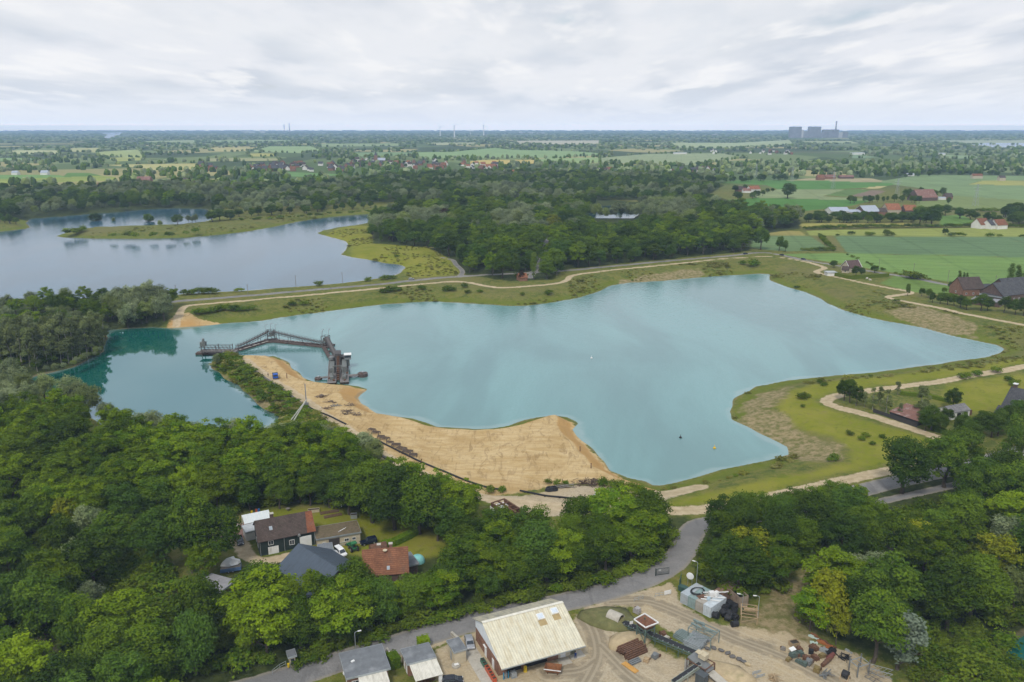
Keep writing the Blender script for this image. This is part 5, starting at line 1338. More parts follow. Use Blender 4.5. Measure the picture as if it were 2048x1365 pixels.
M_RUSTROOF = flat('rusty_sheet', (0.20, 0.10, 0.075), 0.85, var=0.3, vs=1.0, dirt=(0.36, 0.34, 0.33), dirt_s=0.5, dirt_a=0.75)
M_SOLAR = ribbed('grey_sheet_roof', (0.36, 0.40, 0.46), 0, 1.0, 0.4, 0.03, dirt=(0.26, 0.28, 0.31))
M_POLY = flat('clear_plastic', (0.62, 0.66, 0.66), 0.35, var=0.08, dirt=(0.45, 0.48, 0.46))
def E(px,py,h):
 return up(px,py,GZ + h)
def oriented(name,label,cat,A,B,group=None):
 """Empty at ground under A with local x pointing to B, local y away to the left of AB"""
 A = Vector(A); B = Vector(B)
 rz = math.atan2(B.y - A.y,B.x - A.x)
 return empty(name,(A.x,A.y,GZ),rz,label,cat,group),(Vector((B.x,B.y)) - Vector((A.x,A.y))).length
def gable(root,L,W,h,rise,wallm,roofm,over=0.4,th=0.16,base=-0.7,mid=None,roofm2=None,gablem=None,ov_x=None):
 """walls and two roof slopes; ridge along local x at y = mid"""
 mid = W / 2 if mid is None else mid
 w = MB()
 P = [(0,base),(W,base),(W,h),(mid,h + rise),(0,h)]
 n = 5
 w._add([(0,y,z) for y,z in P] + [(L,y,z) for y,z in P],[tuple(range(n)),tuple(range(2 * n - 1,n - 1,-1))] + [(i,n + i,n + (i + 1) % n,(i + 1) % n) for i in (0,1,4)])
 wo = w.build('wall', wallm, root)
 ox = over if ov_x is None else ov_x
 r = MB()
 s1 = rise / mid; s2 = rise / (W - mid)
 e = 0.03
 r.slab([(-ox,-over,h - over * s1 + e),(L + ox,-over,h - over * s1 + e),(L + ox,mid,h + rise + e),(-ox,mid,h + rise + e)],th,0)
 r.slab([(L + ox,W + over,h - over * s2 + e),(-ox,W + over,h - over * s2 + e),(-ox,mid,h + rise + e),(L + ox,mid,h + rise + e)],th,1)
 ro = r.build('roof', [roofm, roofm2 or roofm], root)
 rc = MB(); rc.tube([(-ox, mid, h + rise + th), (L + ox, mid, h + rise + th)], 0.13, 6); rc.build('ridge', roofm, ro)
 return wo,ro
def fbox(mb,face,L,W,u0,u1,z0,z1,d0,d1,mi=0):
 if face == 'f': mb.box(u0, -d1, z0, u1, -d0, z1, mi)
 elif face == 'b': mb.box(u0, W + d0, z0, u1, W + d1, z1, mi)
 elif face == 'l': mb.box(-d1, u0, z0, -d0, u1, z1, mi)
 else: mb.box(L + d0,u0,z0,L + d1,u1,z1,mi)
def window(root, face, L, W, u, z, w=1.1, h=1.2, frame=None, name='window'):
 f = MB(); t = 0.09
 fbox(f,face,L,W,u - w / 2,u + w / 2,z,z + t,-0.03,0.07); fbox(f,face,L,W,u - w / 2,u + w / 2,z + h - t,z + h,-0.03,0.07)
 fbox(f,face,L,W,u - w / 2,u - w / 2 + t,z + t,z + h - t,-0.03,0.07); fbox(f,face,L,W,u + w / 2 - t,u + w / 2,z + t,z + h - t,-0.03,0.07)
 fbox(f,face,L,W,u - 0.03,u + 0.03,z + t,z + h - t,-0.03,0.06)
 fo = f.build(name,frame or M_FRAME,root)
 p = MB(); fbox(p, face, L, W, u - w / 2 + t, u + w / 2 - t, z + t, z + h - t, -0.03, 0.025); p.build('pane', M_GLASS, fo)
 return fo
def door(root, face, L, W, u, w=1.0, h=2.1, mat=None, z=0.0, name='door', panels=True):
 m = MB(); fbox(m,face,L,W,u - w / 2,u + w / 2,z,z + h,-0.03,0.05)
 if panels:
  k = max(2,int(h / 0.55))
  for i in range(k):
   fbox(m,face,L,W,u - w / 2 + 0.06,u + w / 2 - 0.06,z + 0.06 + i * (h - 0.06) / k,z - 0.02 + (i + 1) * (h - 0.06) / k,0.05,0.075)
 return m.build(name,mat or M_WHITE,root)
def flat_building(name,label,cat,A,B,W,h,wallm,roofm,over=0.35,group=None,slope=0.15):
 root,L = oriented(name,label,cat,A,B,group)
 w = MB(); w.box(0, 0, -0.7, L, W, h - 0.05); w.build('wall', wallm, root)
 r = MB(); r.hexa([(-over,-over,h - 0.04),(L + over,-over,h - 0.04),(L + over,W + over,h - 0.04 + slope),(-over,W + over,h - 0.04 + slope),(-over,-over,h + 0.2),(L + over,-over,h + 0.2),(L + over,W + over,h + 0.2 + slope),(-over,W + over,h + 0.2 + slope)])
 ro = r.build('roof', roofm, root)
 e = MB()
 for (x0,y0,x1,y1) in ((-over - 0.06,-over - 0.06,L + over + 0.06,-over),(-over - 0.06,W + over,L + over + 0.06,W + over + 0.06),(-over - 0.06,-over,-over,W + over),(L + over,-over,L + over + 0.06,W + over)):
  zz = slope if y0 > 0.5 * W else 0
  e.box(x0,y0,h - 0.08,x1,y1,h + 0.24 + (zz if y0 > 0 else slope * 0.5))
 e.build('roof_edge', M_GALV, ro)
 return root,L
def roof_window(ro,L,W,h,rise,u,v,w=0.8,l=1.1,mid=None):
 """skylight on the front slope, v = 0 eave .. 1 ridge"""
 mid = mid or W / 2
 a = math.atan2(rise,mid); y = mid * v; z = h + rise * v + 0.22
 m = MB(); m.cbox((u, y, z), (w, l, 0.12), rx=a); f = m.build('skylight', M_GALV, ro)
 m = MB(); m.cbox((u, y - math.sin(a) * 0.08, z + math.cos(a) * 0.08), (w - 0.16, l - 0.16, 0.03), rx=a); m.build('pane', flat('roof_glass', (0.30, 0.34, 0.38), 0.15), f)
A = E(1003,1340,3.6); B = E(1171,1292.7,3.6)
hall, HL = oriented('workshop_hall', 'long brick workshop hall with a big cream corrugated roof beside the works road', 'workshop', A, B)
HW,HH,HR,HM = 15.5,3.6,3.9,10.4
OVF = 3.0
w = MB()
P = [(OVF,-0.7),(HW,-0.7),(HW,5.15),(HM,HH + HR - 0.1),(OVF,HH + HR * OVF / HM - 0.1)]
w._add([(0.5,y,z) for y,z in P] + [(HL - 0.5,y,z) for y,z in P],[tuple(range(5)),tuple(range(9,4,-1)),(1,6,7,2)])
wo = w.build('wall', M_BRICK, hall)
g = MB()
for x in (0.46,HL - 0.54):
 g._add([(x,OVF - 0.03,3.3),(x,OVF - 0.03,4.55),(x,HM,7.42),(x,HW + 0.02,5.1),(x,HW + 0.02,3.3),(x + 0.08,OVF - 0.03,3.3),(x + 0.08,OVF - 0.03,4.55),(x + 0.08,HM,7.42),(x + 0.08,HW + 0.02,5.1),(x + 0.08,HW + 0.02,3.3)],[(0,1,2,3,4),(9,8,7,6,5),(0,5,6,1),(1,6,7,2),(2,7,8,3),(3,8,9,4),(4,9,5,0)])
g.build('gable_cladding', flat('pale_blue_cladding', (0.66, 0.70, 0.73), 0.5, var=0.06, dirt=(0.5, 0.52, 0.52), dirt_a=0.4), hall)
r = MB()
r.slab([(0,0,HH),(HL,0,HH),(HL,HM,HH + HR),(0,HM,HH + HR)],0.14,0)
r.slab([(HL,HW + 0.6,5.0),(0,HW + 0.6,5.0),(0,HM,HH + HR),(HL,HM,HH + HR)],0.14,1)
ro = r.build('roof', [M_CREAMROOF, M_CREAMROOF_B], hall)
m = MB(); m.bar((0, HM, HH + HR + 0.16), (HL, HM, HH + HR + 0.16), 0.7, 0.08); m.build('ridge', flat('ridge_cap', (0.66, 0.63, 0.54), 0.5), ro)
m = MB(); m.box(0, -0.12, HH - 0.12, HL, 0.0, HH + 0.1); m.build('gutter', M_GALV, ro)
for u,v in ((HL * 0.66,0.80),(HL * 0.845,0.84)):
 a = math.atan2(HR,HM); y = HM * v; z = HH + HR * v + 0.3
 m = MB(); m.cbox((u, y, z), (1.5, 1.4, 0.5), rx=a); s_ = m.build('skylight', M_WHITE, ro)
 m = MB(); m.cbox((u, y - math.sin(a) * 0.3, z + math.cos(a) * 0.27), (1.2, 1.1, 0.06), rx=a); m.build('dome', flat('dome_plastic', (0.55, 0.6, 0.65), 0.2), s_)
 m = MB(); m.cbox((u, y - 1.35 * math.cos(a), HH + HR * v + 0.165 - 1.35 * math.sin(a)), (1.7, 1.4, 0.03), rx=a); m.build('flashing', flat('rust_stain', (0.36, 0.27, 0.13), 0.8), s_)
# bays under the deep eave
m = MB()
for x in (0.5,5.6,11.4,13.2,18.6):
 if x < HL - 1: m.box(x,OVF - 0.12,-0.5,x + (1.9 if x in (0.5,11.4) else 0.7),OVF + 0.4,4.4)
m.build('pier', M_BRICK, hall)
for (x0,x1) in ((2.4,5.6),(6.3,11.4)):
 m = MB(); m.box(x0, OVF + 0.05, 0, x1, OVF + 5.0, 3.95); m.build('open_bay', M_DARK, hall)
m = MB(); m.box(2.3, OVF - 0.2, 3.9, HL - 0.6, OVF + 0.3, 4.45); m.build('lintel', M_STEEL, hall)
for (x0,x1) in ((13.9,18.2),):
 m = MB()
 for i in range(6): m.box(x0,OVF - 0.05,0.02 + i * 0.6,x1,OVF + 0.05 + (i % 2) * 0.01,0.58 + i * 0.6)
 m.build('sectional_door', flat('cream_door', (0.58, 0.52, 0.40), 0.5, var=0.1, dirt=(0.3, 0.25, 0.18)), hall)
m = MB(); m.box(HL - 4.2, OVF - 0.08, 0, HL - 3.0, OVF + 0.02, 2.4); dd = m.build('door', M_WHITE, hall)
m = MB(); m.box(HL - 1.9, OVF - 0.05, 0, HL - 0.7, OVF + 0.02, 2.5); dd = m.build('green_door', flat('green_door', (0.09, 0.14, 0.09), 0.6), hall)
for u,hh in ((5.5,2.1),(9.6,2.2)):
 m = MB(); m.box(0.38, u - 0.5, 0, 0.48, u + 0.5, hh); m.build('door', M_WHITE, hall)
m = MB(); m.box(0.1, 9.0, 2.35, 0.46, 10.4, 2.45); m.build('door_canopy', M_WHITE, hall)
# concrete apron strip beside the hall
m = MB()
for i in range(5): m.box(-3.4,1.0 + i * 2.6,-0.1,-0.4,3.55 + i * 2.6,0.06)
o = m.build('concrete_path', M_CONC); o.matrix_world = hall.matrix_world; o.location = hall.location; o.rotation_euler = hall.rotation_euler
tag(o, 'concrete slab path along the left wall of the workshop hall', 'path', kind='structure')
m = MB(); m.box(HL - 5.2,OVF - 2.4,-0.1,HL - 2.6,OVF - 0.3,0.07); m.box(HL - 2.3,OVF - 1.6,-0.1,HL + 0.9,OVF + 0.6,0.07)
o = m.build('concrete_step', M_CONC); o.location = hall.location; o.rotation_euler = hall.rotation_euler
tag(o, 'concrete slabs before the white door of the workshop hall', 'slab', kind='structure')
def hp(x,y,z=0.0):
 """point in the hall's own frame -> world"""
 c,s = math.cos(hall.rotation_euler[2]),math.sin(hall.rotation_euler[2])
 return Vector((hall.location[0] + x * c - y * s,hall.location[1] + x * s + y * c,GZ + z))
# flat roofed office at the bottom edge
A = E(695.5,1355,3.4); B = E(776,1335.9,3.4)
off, OL = flat_building('office_building', 'brick office with a flat grey felt roof at the bottom edge left of the hedge', 'office', A, B, 7.3, 3.2, M_BRICK, M_FELT, 0.4)
window(off, 'f', OL, 7.3, 1.4, 1.0, 1.4, 1.3); window(off, 'l', OL, 7.3, 2.5, 1.0, 1.4, 1.3); window(off, 'l', OL, 7.3, 5.5, 1.0, 1.4, 1.3)
m = MB(); m.cbox((OL * 0.22, 4.2, 3.62), (0.7, 0.4, 0.2), 0.4); m.build('roof_vent', M_WHITE, off)
m = MB(); m.slab([(1.9, -4.4, 2.55), (OL - 0.4, -4.4, 2.55), (OL - 0.4, -0.45, 3.05), (1.9, -0.45, 3.05)], 0.07); aw = m.build('canopy', M_AWNING, off)
m = MB()
for x in (2.0,OL - 0.5): m.box(x - 0.05,-4.35,-0.3,x + 0.05,-4.25,2.56)
m.box(1.9, -4.4, 2.4, OL - 0.4, -4.3, 2.54); m.build('canopy_post', M_WHITE, aw)
m = MB(); m.lathe((-0.35, 3.6, 1.8), [(0.05, -0.1), (0.35, 0.0), (0.4, 0.12)], 12, axis='X'); m.build('dish_aerial', M_WHITE, off)
# garage with corrugated canopy
A = E(816,1327.7,3.0); B = E(869,1314,3.0)
gar, GL = flat_building('garage', 'low garage with a flat grey roof and a cream corrugated canopy in front', 'garage', A, B, 4.5, 2.8, M_BRICK, M_FELT, 0.25)
m = MB(); m.slab([(0.2, -4.6, 2.05), (GL + 0.3, -4.6, 2.05), (GL + 0.3, -0.3, 2.7), (0.2, -0.3, 2.7)], 0.06); aw = m.build('canopy', M_AWNING, gar)
m = MB()
for x in (0.35,GL + 0.1): m.box(x - 0.07,-4.5,-0.3,x + 0.07,-4.36,2.06)
m.box(GL - 0.5, -4.3, -0.3, GL + 0.1, -4.1, 2.05); m.build('canopy_post', M_WHITE, aw)
for u in (0.6, 2.2): door(gar, 'l', GL, 4.5, u + 0.6, 0.9, 2.1, M_WHITE)
m = MB()
for k in range(26): m.bar((0.8 + random.random() * (GL - 1.8),-3.9 + random.random() * 0.6,0.15 + 0.25 * (k % 5)),(0.8 + random.random() * (GL - 1.8),-2.6 + random.random(),0.2 + 0.25 * (k % 5)),0.16)
o = m.build('firewood_pile', M_RUST); o.location = gar.location; o.rotation_euler = gar.rotation_euler
tag(o, 'heap of brown scrap wood under the corrugated canopy', 'wood pile')
# shed
A = E(909,1305.8,2.9); B = E(932,1299,2.9)
shd, SL = flat_building('transformer_shed', 'small cream block shed with a flat grey roof left of the workshop hall', 'shed', A, B, 4.0, 2.8, M_RENDER, M_FELT, 0.12)
door(shd, 'l', SL, 4.0, 2.0, 0.9, 2.0, M_GALV)
# kiosk left
A = E(579,1316,2.5); B = E(590,1313,2.5)
kio, KL = flat_building('kiosk', 'narrow pale roadside kiosk with a hipped cap at the lower left', 'kiosk', A, B, 1.6, 2.6, M_RENDER, M_FELT, 0.3)
m = MB(); m.box(0.2, -0.08, 0.9, KL - 0.2, -0.02, 2.1); m.build('notice_board', M_GLASS, kio)
p = gp(577.5, 1338); bn = empty('litter_bin', p, 0, 'yellow litter bin beside the roadside kiosk', 'litter bin')
m = MB(); m.lathe((0, 0, 0.4), [(0.2, 0), (0.27, 0.75), (0.29, 0.8), (0.24, 0.82)], 10); m.build('bucket', flat('yellow_plastic', (0.62, 0.44, 0.02), 0.5), bn)
m = MB(); m.tube([(0.3, 0.1, -0.3), (0.3, 0.1, 1.3)], 0.04, 6); m.build('post', M_GALV, bn)
fn = empty('railing', gp(572, 1340), 0, 'grey metal railing running down beside the kiosk', 'railing')
m = MB(); q = [gp(572,1332) - gp(572,1340),gp(560,1338) - gp(572,1340),gp(545,1350) - gp(572,1340)]
for z in (0.5,1.05): m.tube([v + Vector((0,0,z)) for v in q],0.04,6)
for v in q: m.tube([v + Vector((0,0,-0.4)),v + Vector((0,0,1.1))],0.045,6)
m.build('rails', M_GALV, fn)
A = E(517.7,1083.8,4.3); B = E(628.7,1061.8,4.3)
fh, FL = oriented('farmhouse', 'dark green boarded farmhouse with a long brown tiled roof in the clearing', 'farmhouse', A, B)
FW,FH,FR = 9.6,4.3,3.3
wo,ro = gable(fh,FL,FW,FH,FR,M_DGREEN,M_TILEB,0.35)
m = MB(); a = math.atan2(FR,FW / 2); ov = 0.35
m.slab([(FL - 1.9,-ov - 0.02,FH - ov * math.tan(a) + 0.2),(FL + 0.37,-ov - 0.02,FH - ov * math.tan(a) + 0.2),(FL + 0.37,FW / 2,FH + FR + 0.22),(FL - 1.3,FW / 2,FH + FR + 0.22)],0.05)
m.build('orange_tile_patch', M_TILEO, ro)
roof_window(ro,FL,FW,FH,FR,3.4,0.5)
m = MB(); m.box(3.7, FW / 2 + 0.3, FH + FR - 0.6, 4.6, FW / 2 + 1.1, FH + FR + 1.1); ch = m.build('chimney', M_BRICKD, ro)
m = MB(); m.box(3.6, FW / 2 + 0.2, FH + FR + 1.1, 4.7, FW / 2 + 1.2, FH + FR + 1.25); m.build('cap', M_CONC, ch)
door(fh, 'f', FL, FW, 3.4, 2.6, 2.2, M_WHITE, name='garage_door'); door(fh, 'f', FL, FW, 11.6, 3.0, 3.3, M_WHITE, name='barn_door')
window(fh, 'f', FL, FW, 2.9, 2.75, 1.3, 1.2); window(fh, 'f', FL, FW, 8.1, 1.6, 1.3, 1.4)
window(fh, 'l', FL, FW, 3.0, 1.2); window(fh, 'l', FL, FW, 6.4, 1.2); window(fh, 'l', FL, FW, 4.8, 4.4, 1.0, 1.1)
m = MB()
for x in (6.2,0.2,13.9): m.tube([(x,-0.12,0),(x,-0.12,FH - 0.3)],0.06,6)
m.build('downpipe', M_GALV, fh)
m = MB(); m.lathe((10.0, -0.45, 4.0), [(0.05, 0), (0.38, 0.08), (0.42, 0.16)], 12, axis='Y'); m.build('dish_aerial', M_GALV, fh)
A = E(489,1049,2.6); B = E(543,1037.5,2.6)
gh, L_ = oriented('greenhouse', 'white translucent lean-to roof behind the green farmhouse', 'lean-to', A, B)
m = MB(); m.slab([(0, 0, 2.6), (L_, 0, 2.6), (L_, 4.2, 3.3), (0, 4.2, 3.3)], 0.06); m.build('roof', M_POLY, gh)
m = MB()
for i in range(8): m.bar((L_ * i / 7,0,2.69),(L_ * i / 7,4.2,3.39),0.08)
for x in (0,L_): m.box(x - 0.06,-0.06,-0.5,x + 0.06,0.06,2.6); m.box(x - 0.06,4.14,-0.5,x + 0.06,4.26,3.3)
m.build('frame', M_WHITE, gh)
A = E(492,1064,3.0); B = E(552,1049,3.0)
an, L_ = flat_building('side_annex', 'low white sided annex between lean-to and green farmhouse', 'annex', A, B, 4.0, 2.6, M_WALLW, flat('pale_felt', (0.42, 0.44, 0.45), 0.8), 0.15)
A = E(634,1078.5,3.1); B = E(720,1064,3.1)
ms, ML = flat_building('mossy_shed', 'long low cream shed with a mossy flat roof right of the farmhouse', 'shed', A, B, 6.2, 2.9, M_RENDER, M_MOSSROOF, 0.25)
door(ms, 'f', ML, 6.2, ML * 0.39, 2.8, 2.4, flat('dark_boards', (0.06, 0.05, 0.045), 0.8), name='barn_door'); window(ms, 'f', ML, 6.2, ML * 0.68, 1.0, 1.2, 0.9); window(ms, 'f', ML, 6.2, ML * 0.85, 1.1, 1.0, 0.8); window(ms, 'f', ML, 6.2, ML * 0.16, 0.9, 0.9, 0.9)
m = MB()
for k in range(4): m.cbox((ML * 0.55 + k * 0.5,2.0 + k * 0.35,3.25),(1.1,0.12,0.06),0.8)
m.build('roof_boards', M_WHITE, ms)
# blue roofed barn : ridge runs away from the drone; measured from ridge ends and eave
RA = E(599.4,1090,8.4); RB = E(667,1132,8.4)
d2 = Vector((RB.x - RA.x, RB.y - RA.y)); BL = d2.length + 2.0; d2.normalize(); nrm = Vector((d2.y, -d2.x))       # right-hand side looking along the ridge
BW,BH,BR = 17.0,3.4,5.0
A2 = Vector((RA.x,RA.y)) - Vector((d2.y,-d2.x)) * (BW * 0.56)
bb = empty('blue_barn', (A2.x, A2.y, GZ), math.atan2(d2.y, d2.x), 'big brick barn with a steep blue grey roof in front of the farmhouse', 'barn')
bb.location = (RA.x + d2.y * BW * 0.5,RA.y - d2.x * BW * 0.5,GZ)
wo,ro = gable(bb,BL,BW,BH,BR,M_BRICK,M_SLATE,0.5,ov_x=0.5)
window(bb, 'r', BL, BW, 12.5, 1.0, 1.2, 1.4); window(bb, 'r', BL, BW, 5.0, 1.0, 1.2, 1.4); door(bb, 'r', BL, BW, 8.7, 2.6, 2.6, flat('brown_door', (0.1, 0.06, 0.04), 0.7), name='barn_door')
A = E(640,1117,2.9); B = E(667,1113,2.9)
la, L_ = flat_building('barn_lean_to', 'small lean-to with a grey sheet roof at the back of the blue barn', 'lean-to', A, B, 6.5, 2.8, M_BRICKD, ribbed('grey_sheet', (0.16, 0.175, 0.19), 0, 0.4, 0.5, 0.03), 0.2)
# brick house with red roof
A = E(727,1152,4.4); B = E(816,1144.5,4.4)
bh, L_ = oriented('brick_house', 'brick farmhouse with a rust red tiled roof right of the blue barn', 'house', A, B)
wo,ro = gable(bh,L_,8.6,4.4,4.1,M_BRICKD,M_TILER,0.3)
roof_window(ro,L_,8.6,4.4,4.1,L_ * 0.56,0.2,0.7,0.9)
for x in (L_ * 0.36,L_ * 0.63):
 m = MB(); m.box(x - 0.4, 4.9, 7.4, x + 0.4, 5.7, 9.3); ch = m.build('chimney', M_BRICK, ro); m = MB(); m.box(x - 0.5, 4.8, 9.3, x + 0.5, 5.8, 9.42); m.build('cap', M_CONC, ch)
m = MB(); m.lathe((L_ * 0.5, 3.6, 8.35), [(0.1, 0), (0.5, 0.1), (0.55, 0.3)], 12); m.build('dish_aerial', M_RENDER, ro)
window(bh, 'l', L_, 8.6, 2.4, 1.0); window(bh, 'l', L_, 8.6, 6.0, 1.0); window(bh, 'l', L_, 8.6, 4.3, 4.4, 1.0, 1.2)
for k in range(3): window(bh, 'f', L_, 8.6, 2.2 + k * 3.5, 1.2)
A = E(812,1133.5,2.9); B = E(835,1127.6,2.9)
an2, L_ = flat_building('grey_annex', 'flat grey roofed annex at the right end of the red roofed house', 'annex', A, B, 5.4, 2.8, M_BRICKD, M_FELT, 0.3)
# left yard building with grey roof
A = E(440,1182,3.0); B = E(470,1160,3.0)
sd_, L_ = flat_building('grey_shed', 'grey roofed shed half hidden by trees left of the blue barn', 'shed', A, B, 7, 2.6, M_BRICKD, flat('pale_slab', (0.24, 0.235, 0.24), 0.85, var=0.2), 0.2)
A = E(1836,842,2.2); A0 = E(1780,823,2.2)
rs, L_ = oriented('rusty_shed', 'low shed with a rusty streaked sheet roof beside the sandy track', 'shed', A0, A)
m = MB(); m.box(0, 0, -0.7, L_, 9.5, 2.1); m.build('wall', flat('tarred_boards', (0.045, 0.042, 0.042), 0.8), rs)
m = MB(); m.slab([(-0.3, -0.4, 2.12), (L_ + 0.3, -0.4, 2.12), (L_ + 0.3, 10, 3.6), (-0.3, 10, 3.6)], 0.1); m.build('roof', M_RUSTROOF, rs)
m = MB(); m.box(-6.0, -1.6, -0.6, L_ + 1.0, -1.45, 1.7); o = m.build('board_fence', flat('tarred_boards', (0.045, 0.042, 0.042), 0.8)); o.location = rs.location; o.rotation_euler = rs.rotation_euler
tag(o, 'black board fence along the sandy track in front of the rusty shed', 'fence')
A = E(1903,826.7,2.7); B = E(1940.4,820,2.7)
g2, L_ = oriented('double_garage', 'white double garage with a grey gabled roof and two dark doorways', 'garage', A, B)
wo, ro = gable(g2, L_, 6.0, 2.7, 1.5, M_WALLW, tiles('pale_slates', (0.21, 0.205, 0.205), (0.26, 0.25, 0.25)), 0.25)
for u in (L_ * 0.42, L_ * 0.78): door(g2, 'f', L_, 6, u, 2.0, 2.2, M_DARK, name='doorway', panels=False)
door(g2, 'l', L_, 6, 2.0, 0.9, 2.0, M_GALV); m = MB(); m.box(L_ + 0.3, 1.0, -0.5, L_ + 2.6, 4.5, 1.9); m.build('side_shelter', M_RUST, g2)
A = E(2004,812,3.6); B = E(2075,830,3.6)
sh_, L_ = oriented('slate_house', 'large house with steep dark slate roofs and white capped chimney at the right edge', 'house', A, B)
wo,ro = gable(sh_,L_,13.0,3.4,6.4,M_BRICKD,M_SLATE2,0.4)
m = MB(); m.box(0.4, 6.2, 8.2, 1.5, 7.4, 11.2); ch = m.build('chimney', M_BRICKD, ro); m = MB(); m.box(0.2, 6.0, 11.2, 1.7, 7.6, 11.5); m.build('cap', M_WHITE, ch)
roof_window(ro, L_, 13, 3.4, 6.4, 4.6, 0.42); window(sh_, 'l', L_, 13, 6.5, 3.6, 1.4, 1.4); window(sh_, 'f', L_, 13, 3.0, 1.0); window(sh_, 'f', L_, 13, 6.0, 1.0)
A = E(1985,833,3.0); B = E(2031,846,3.0)
s2, L_ = oriented('house_wing', 'lower slate roofed wing in front of the large slate house', 'house wing', A, B)
wo,ro = gable(s2,L_,7.5,2.8,3.6,M_BRICKD,M_SLATE2,0.35)
m = MB(); m.bar((L_ * 0.62, 0.2, 3.2), (L_ * 0.62, 3.6, 6.6), 0.25, 0.1); m.build('flashing', M_WHITE, ro)
window(s2, 'f', L_, 7.5, 3.0, 0.9); window(s2, 'f', L_, 7.5, 6.0, 0.9)
def house_px(name,label,cat,a,b,W,h,rise,wallm,roofm,group=None,win=True,over=0.4):
 root,L = oriented(name,label,cat,E(*a,h),E(*b,h),group)
 wo,ro = gable(root,L,W,h,rise,wallm,roofm,over)
 if win:
  n = max(1,int(L / 4))
  for k in range(n): window(root, 'f', L, W, L * (k + 0.5) / n, 0.9, 1.2, 1.3)
  window(root, 'l', L, W, W / 2, 0.9, 1.2, 1.3)
 return root,L,ro
r_, L_, ro = house_px('hedged_house', 'beige gabled house with a purple brown roof behind a clipped hedge', 'house', (1699, 536), (1723, 534.5), 9, 3.6, 4.6, M_BEIGE, tiles('plum_tiles', (0.12, 0.075, 0.07), (0.15, 0.09, 0.08)))
m = MB(); m.bar((-0.4, 4.5, 8.5), (-0.4, -0.4, 3.5), 0.3, 0.12); m.bar((-0.4, 4.5, 8.5), (-0.4, 9.4, 3.5), 0.3, 0.12); m.bar((L_ + 0.4, 4.5, 8.5), (L_ + 0.4, -0.4, 3.5), 0.3, 0.12); m.build('bargeboard', M_WHITE, ro)
house_px('low_annex', 'small annex with brown roof left of the hedged beige house', 'annex', (1684, 540), (1697, 541), 6, 2.4, 2.2, M_BEIGE, M_TILEB)
flat_building('garden_garage', 'flat white garage just inside the corner of the clipped hedge', 'garage', E(1655, 546, 2.4), E(1674, 546, 2.4), 6, 2.4, M_WALLW, flat('pale_felt', (0.42, 0.44, 0.45), 0.8))
house_px('dark_barn', 'brick gabled barn with dark brown roof, leftmost of the dark farm', 'barn', (1927, 579), (1969, 578), 14, 4.5, 6.5, M_BRICK, M_TILEB)
house_px('dark_barn', 'small dark roofed link building between the two big barns', 'barn', (1969, 581), (1988, 580), 9, 3.5, 3.0, M_BRICKD, M_SLATE2)
house_px('dark_barn', 'broad slate roofed barn at the right of the dark farm', 'barn', (2006, 592), (2062, 586), 16, 4.5, 6.5, M_BRICKD, M_SLATE2)
house_px('dark_barn', 'rear slate roofed barn behind the broad one of the dark farm', 'barn', (2012, 578), (2075, 573), 12, 4.5, 5.5, M_BRICKD, M_SLATE2)
flat_building('cattle_shed', 'long low shed with a pale grey roof at the front of the dark farm', 'shed', E(1944, 599, 3), E(2000, 606, 3), 9, 3, M_BRICKD, flat('pale_slab', (0.24, 0.235, 0.24), 0.85, var=0.2))
flat_building('cattle_shed', 'dark sloping roofed shed between pale shed and broad barn', 'shed', E(1960, 590, 3.4), E(2004, 597, 3.4), 9, 3.4, M_BRICKD, M_SLATE2, slope=1.0)
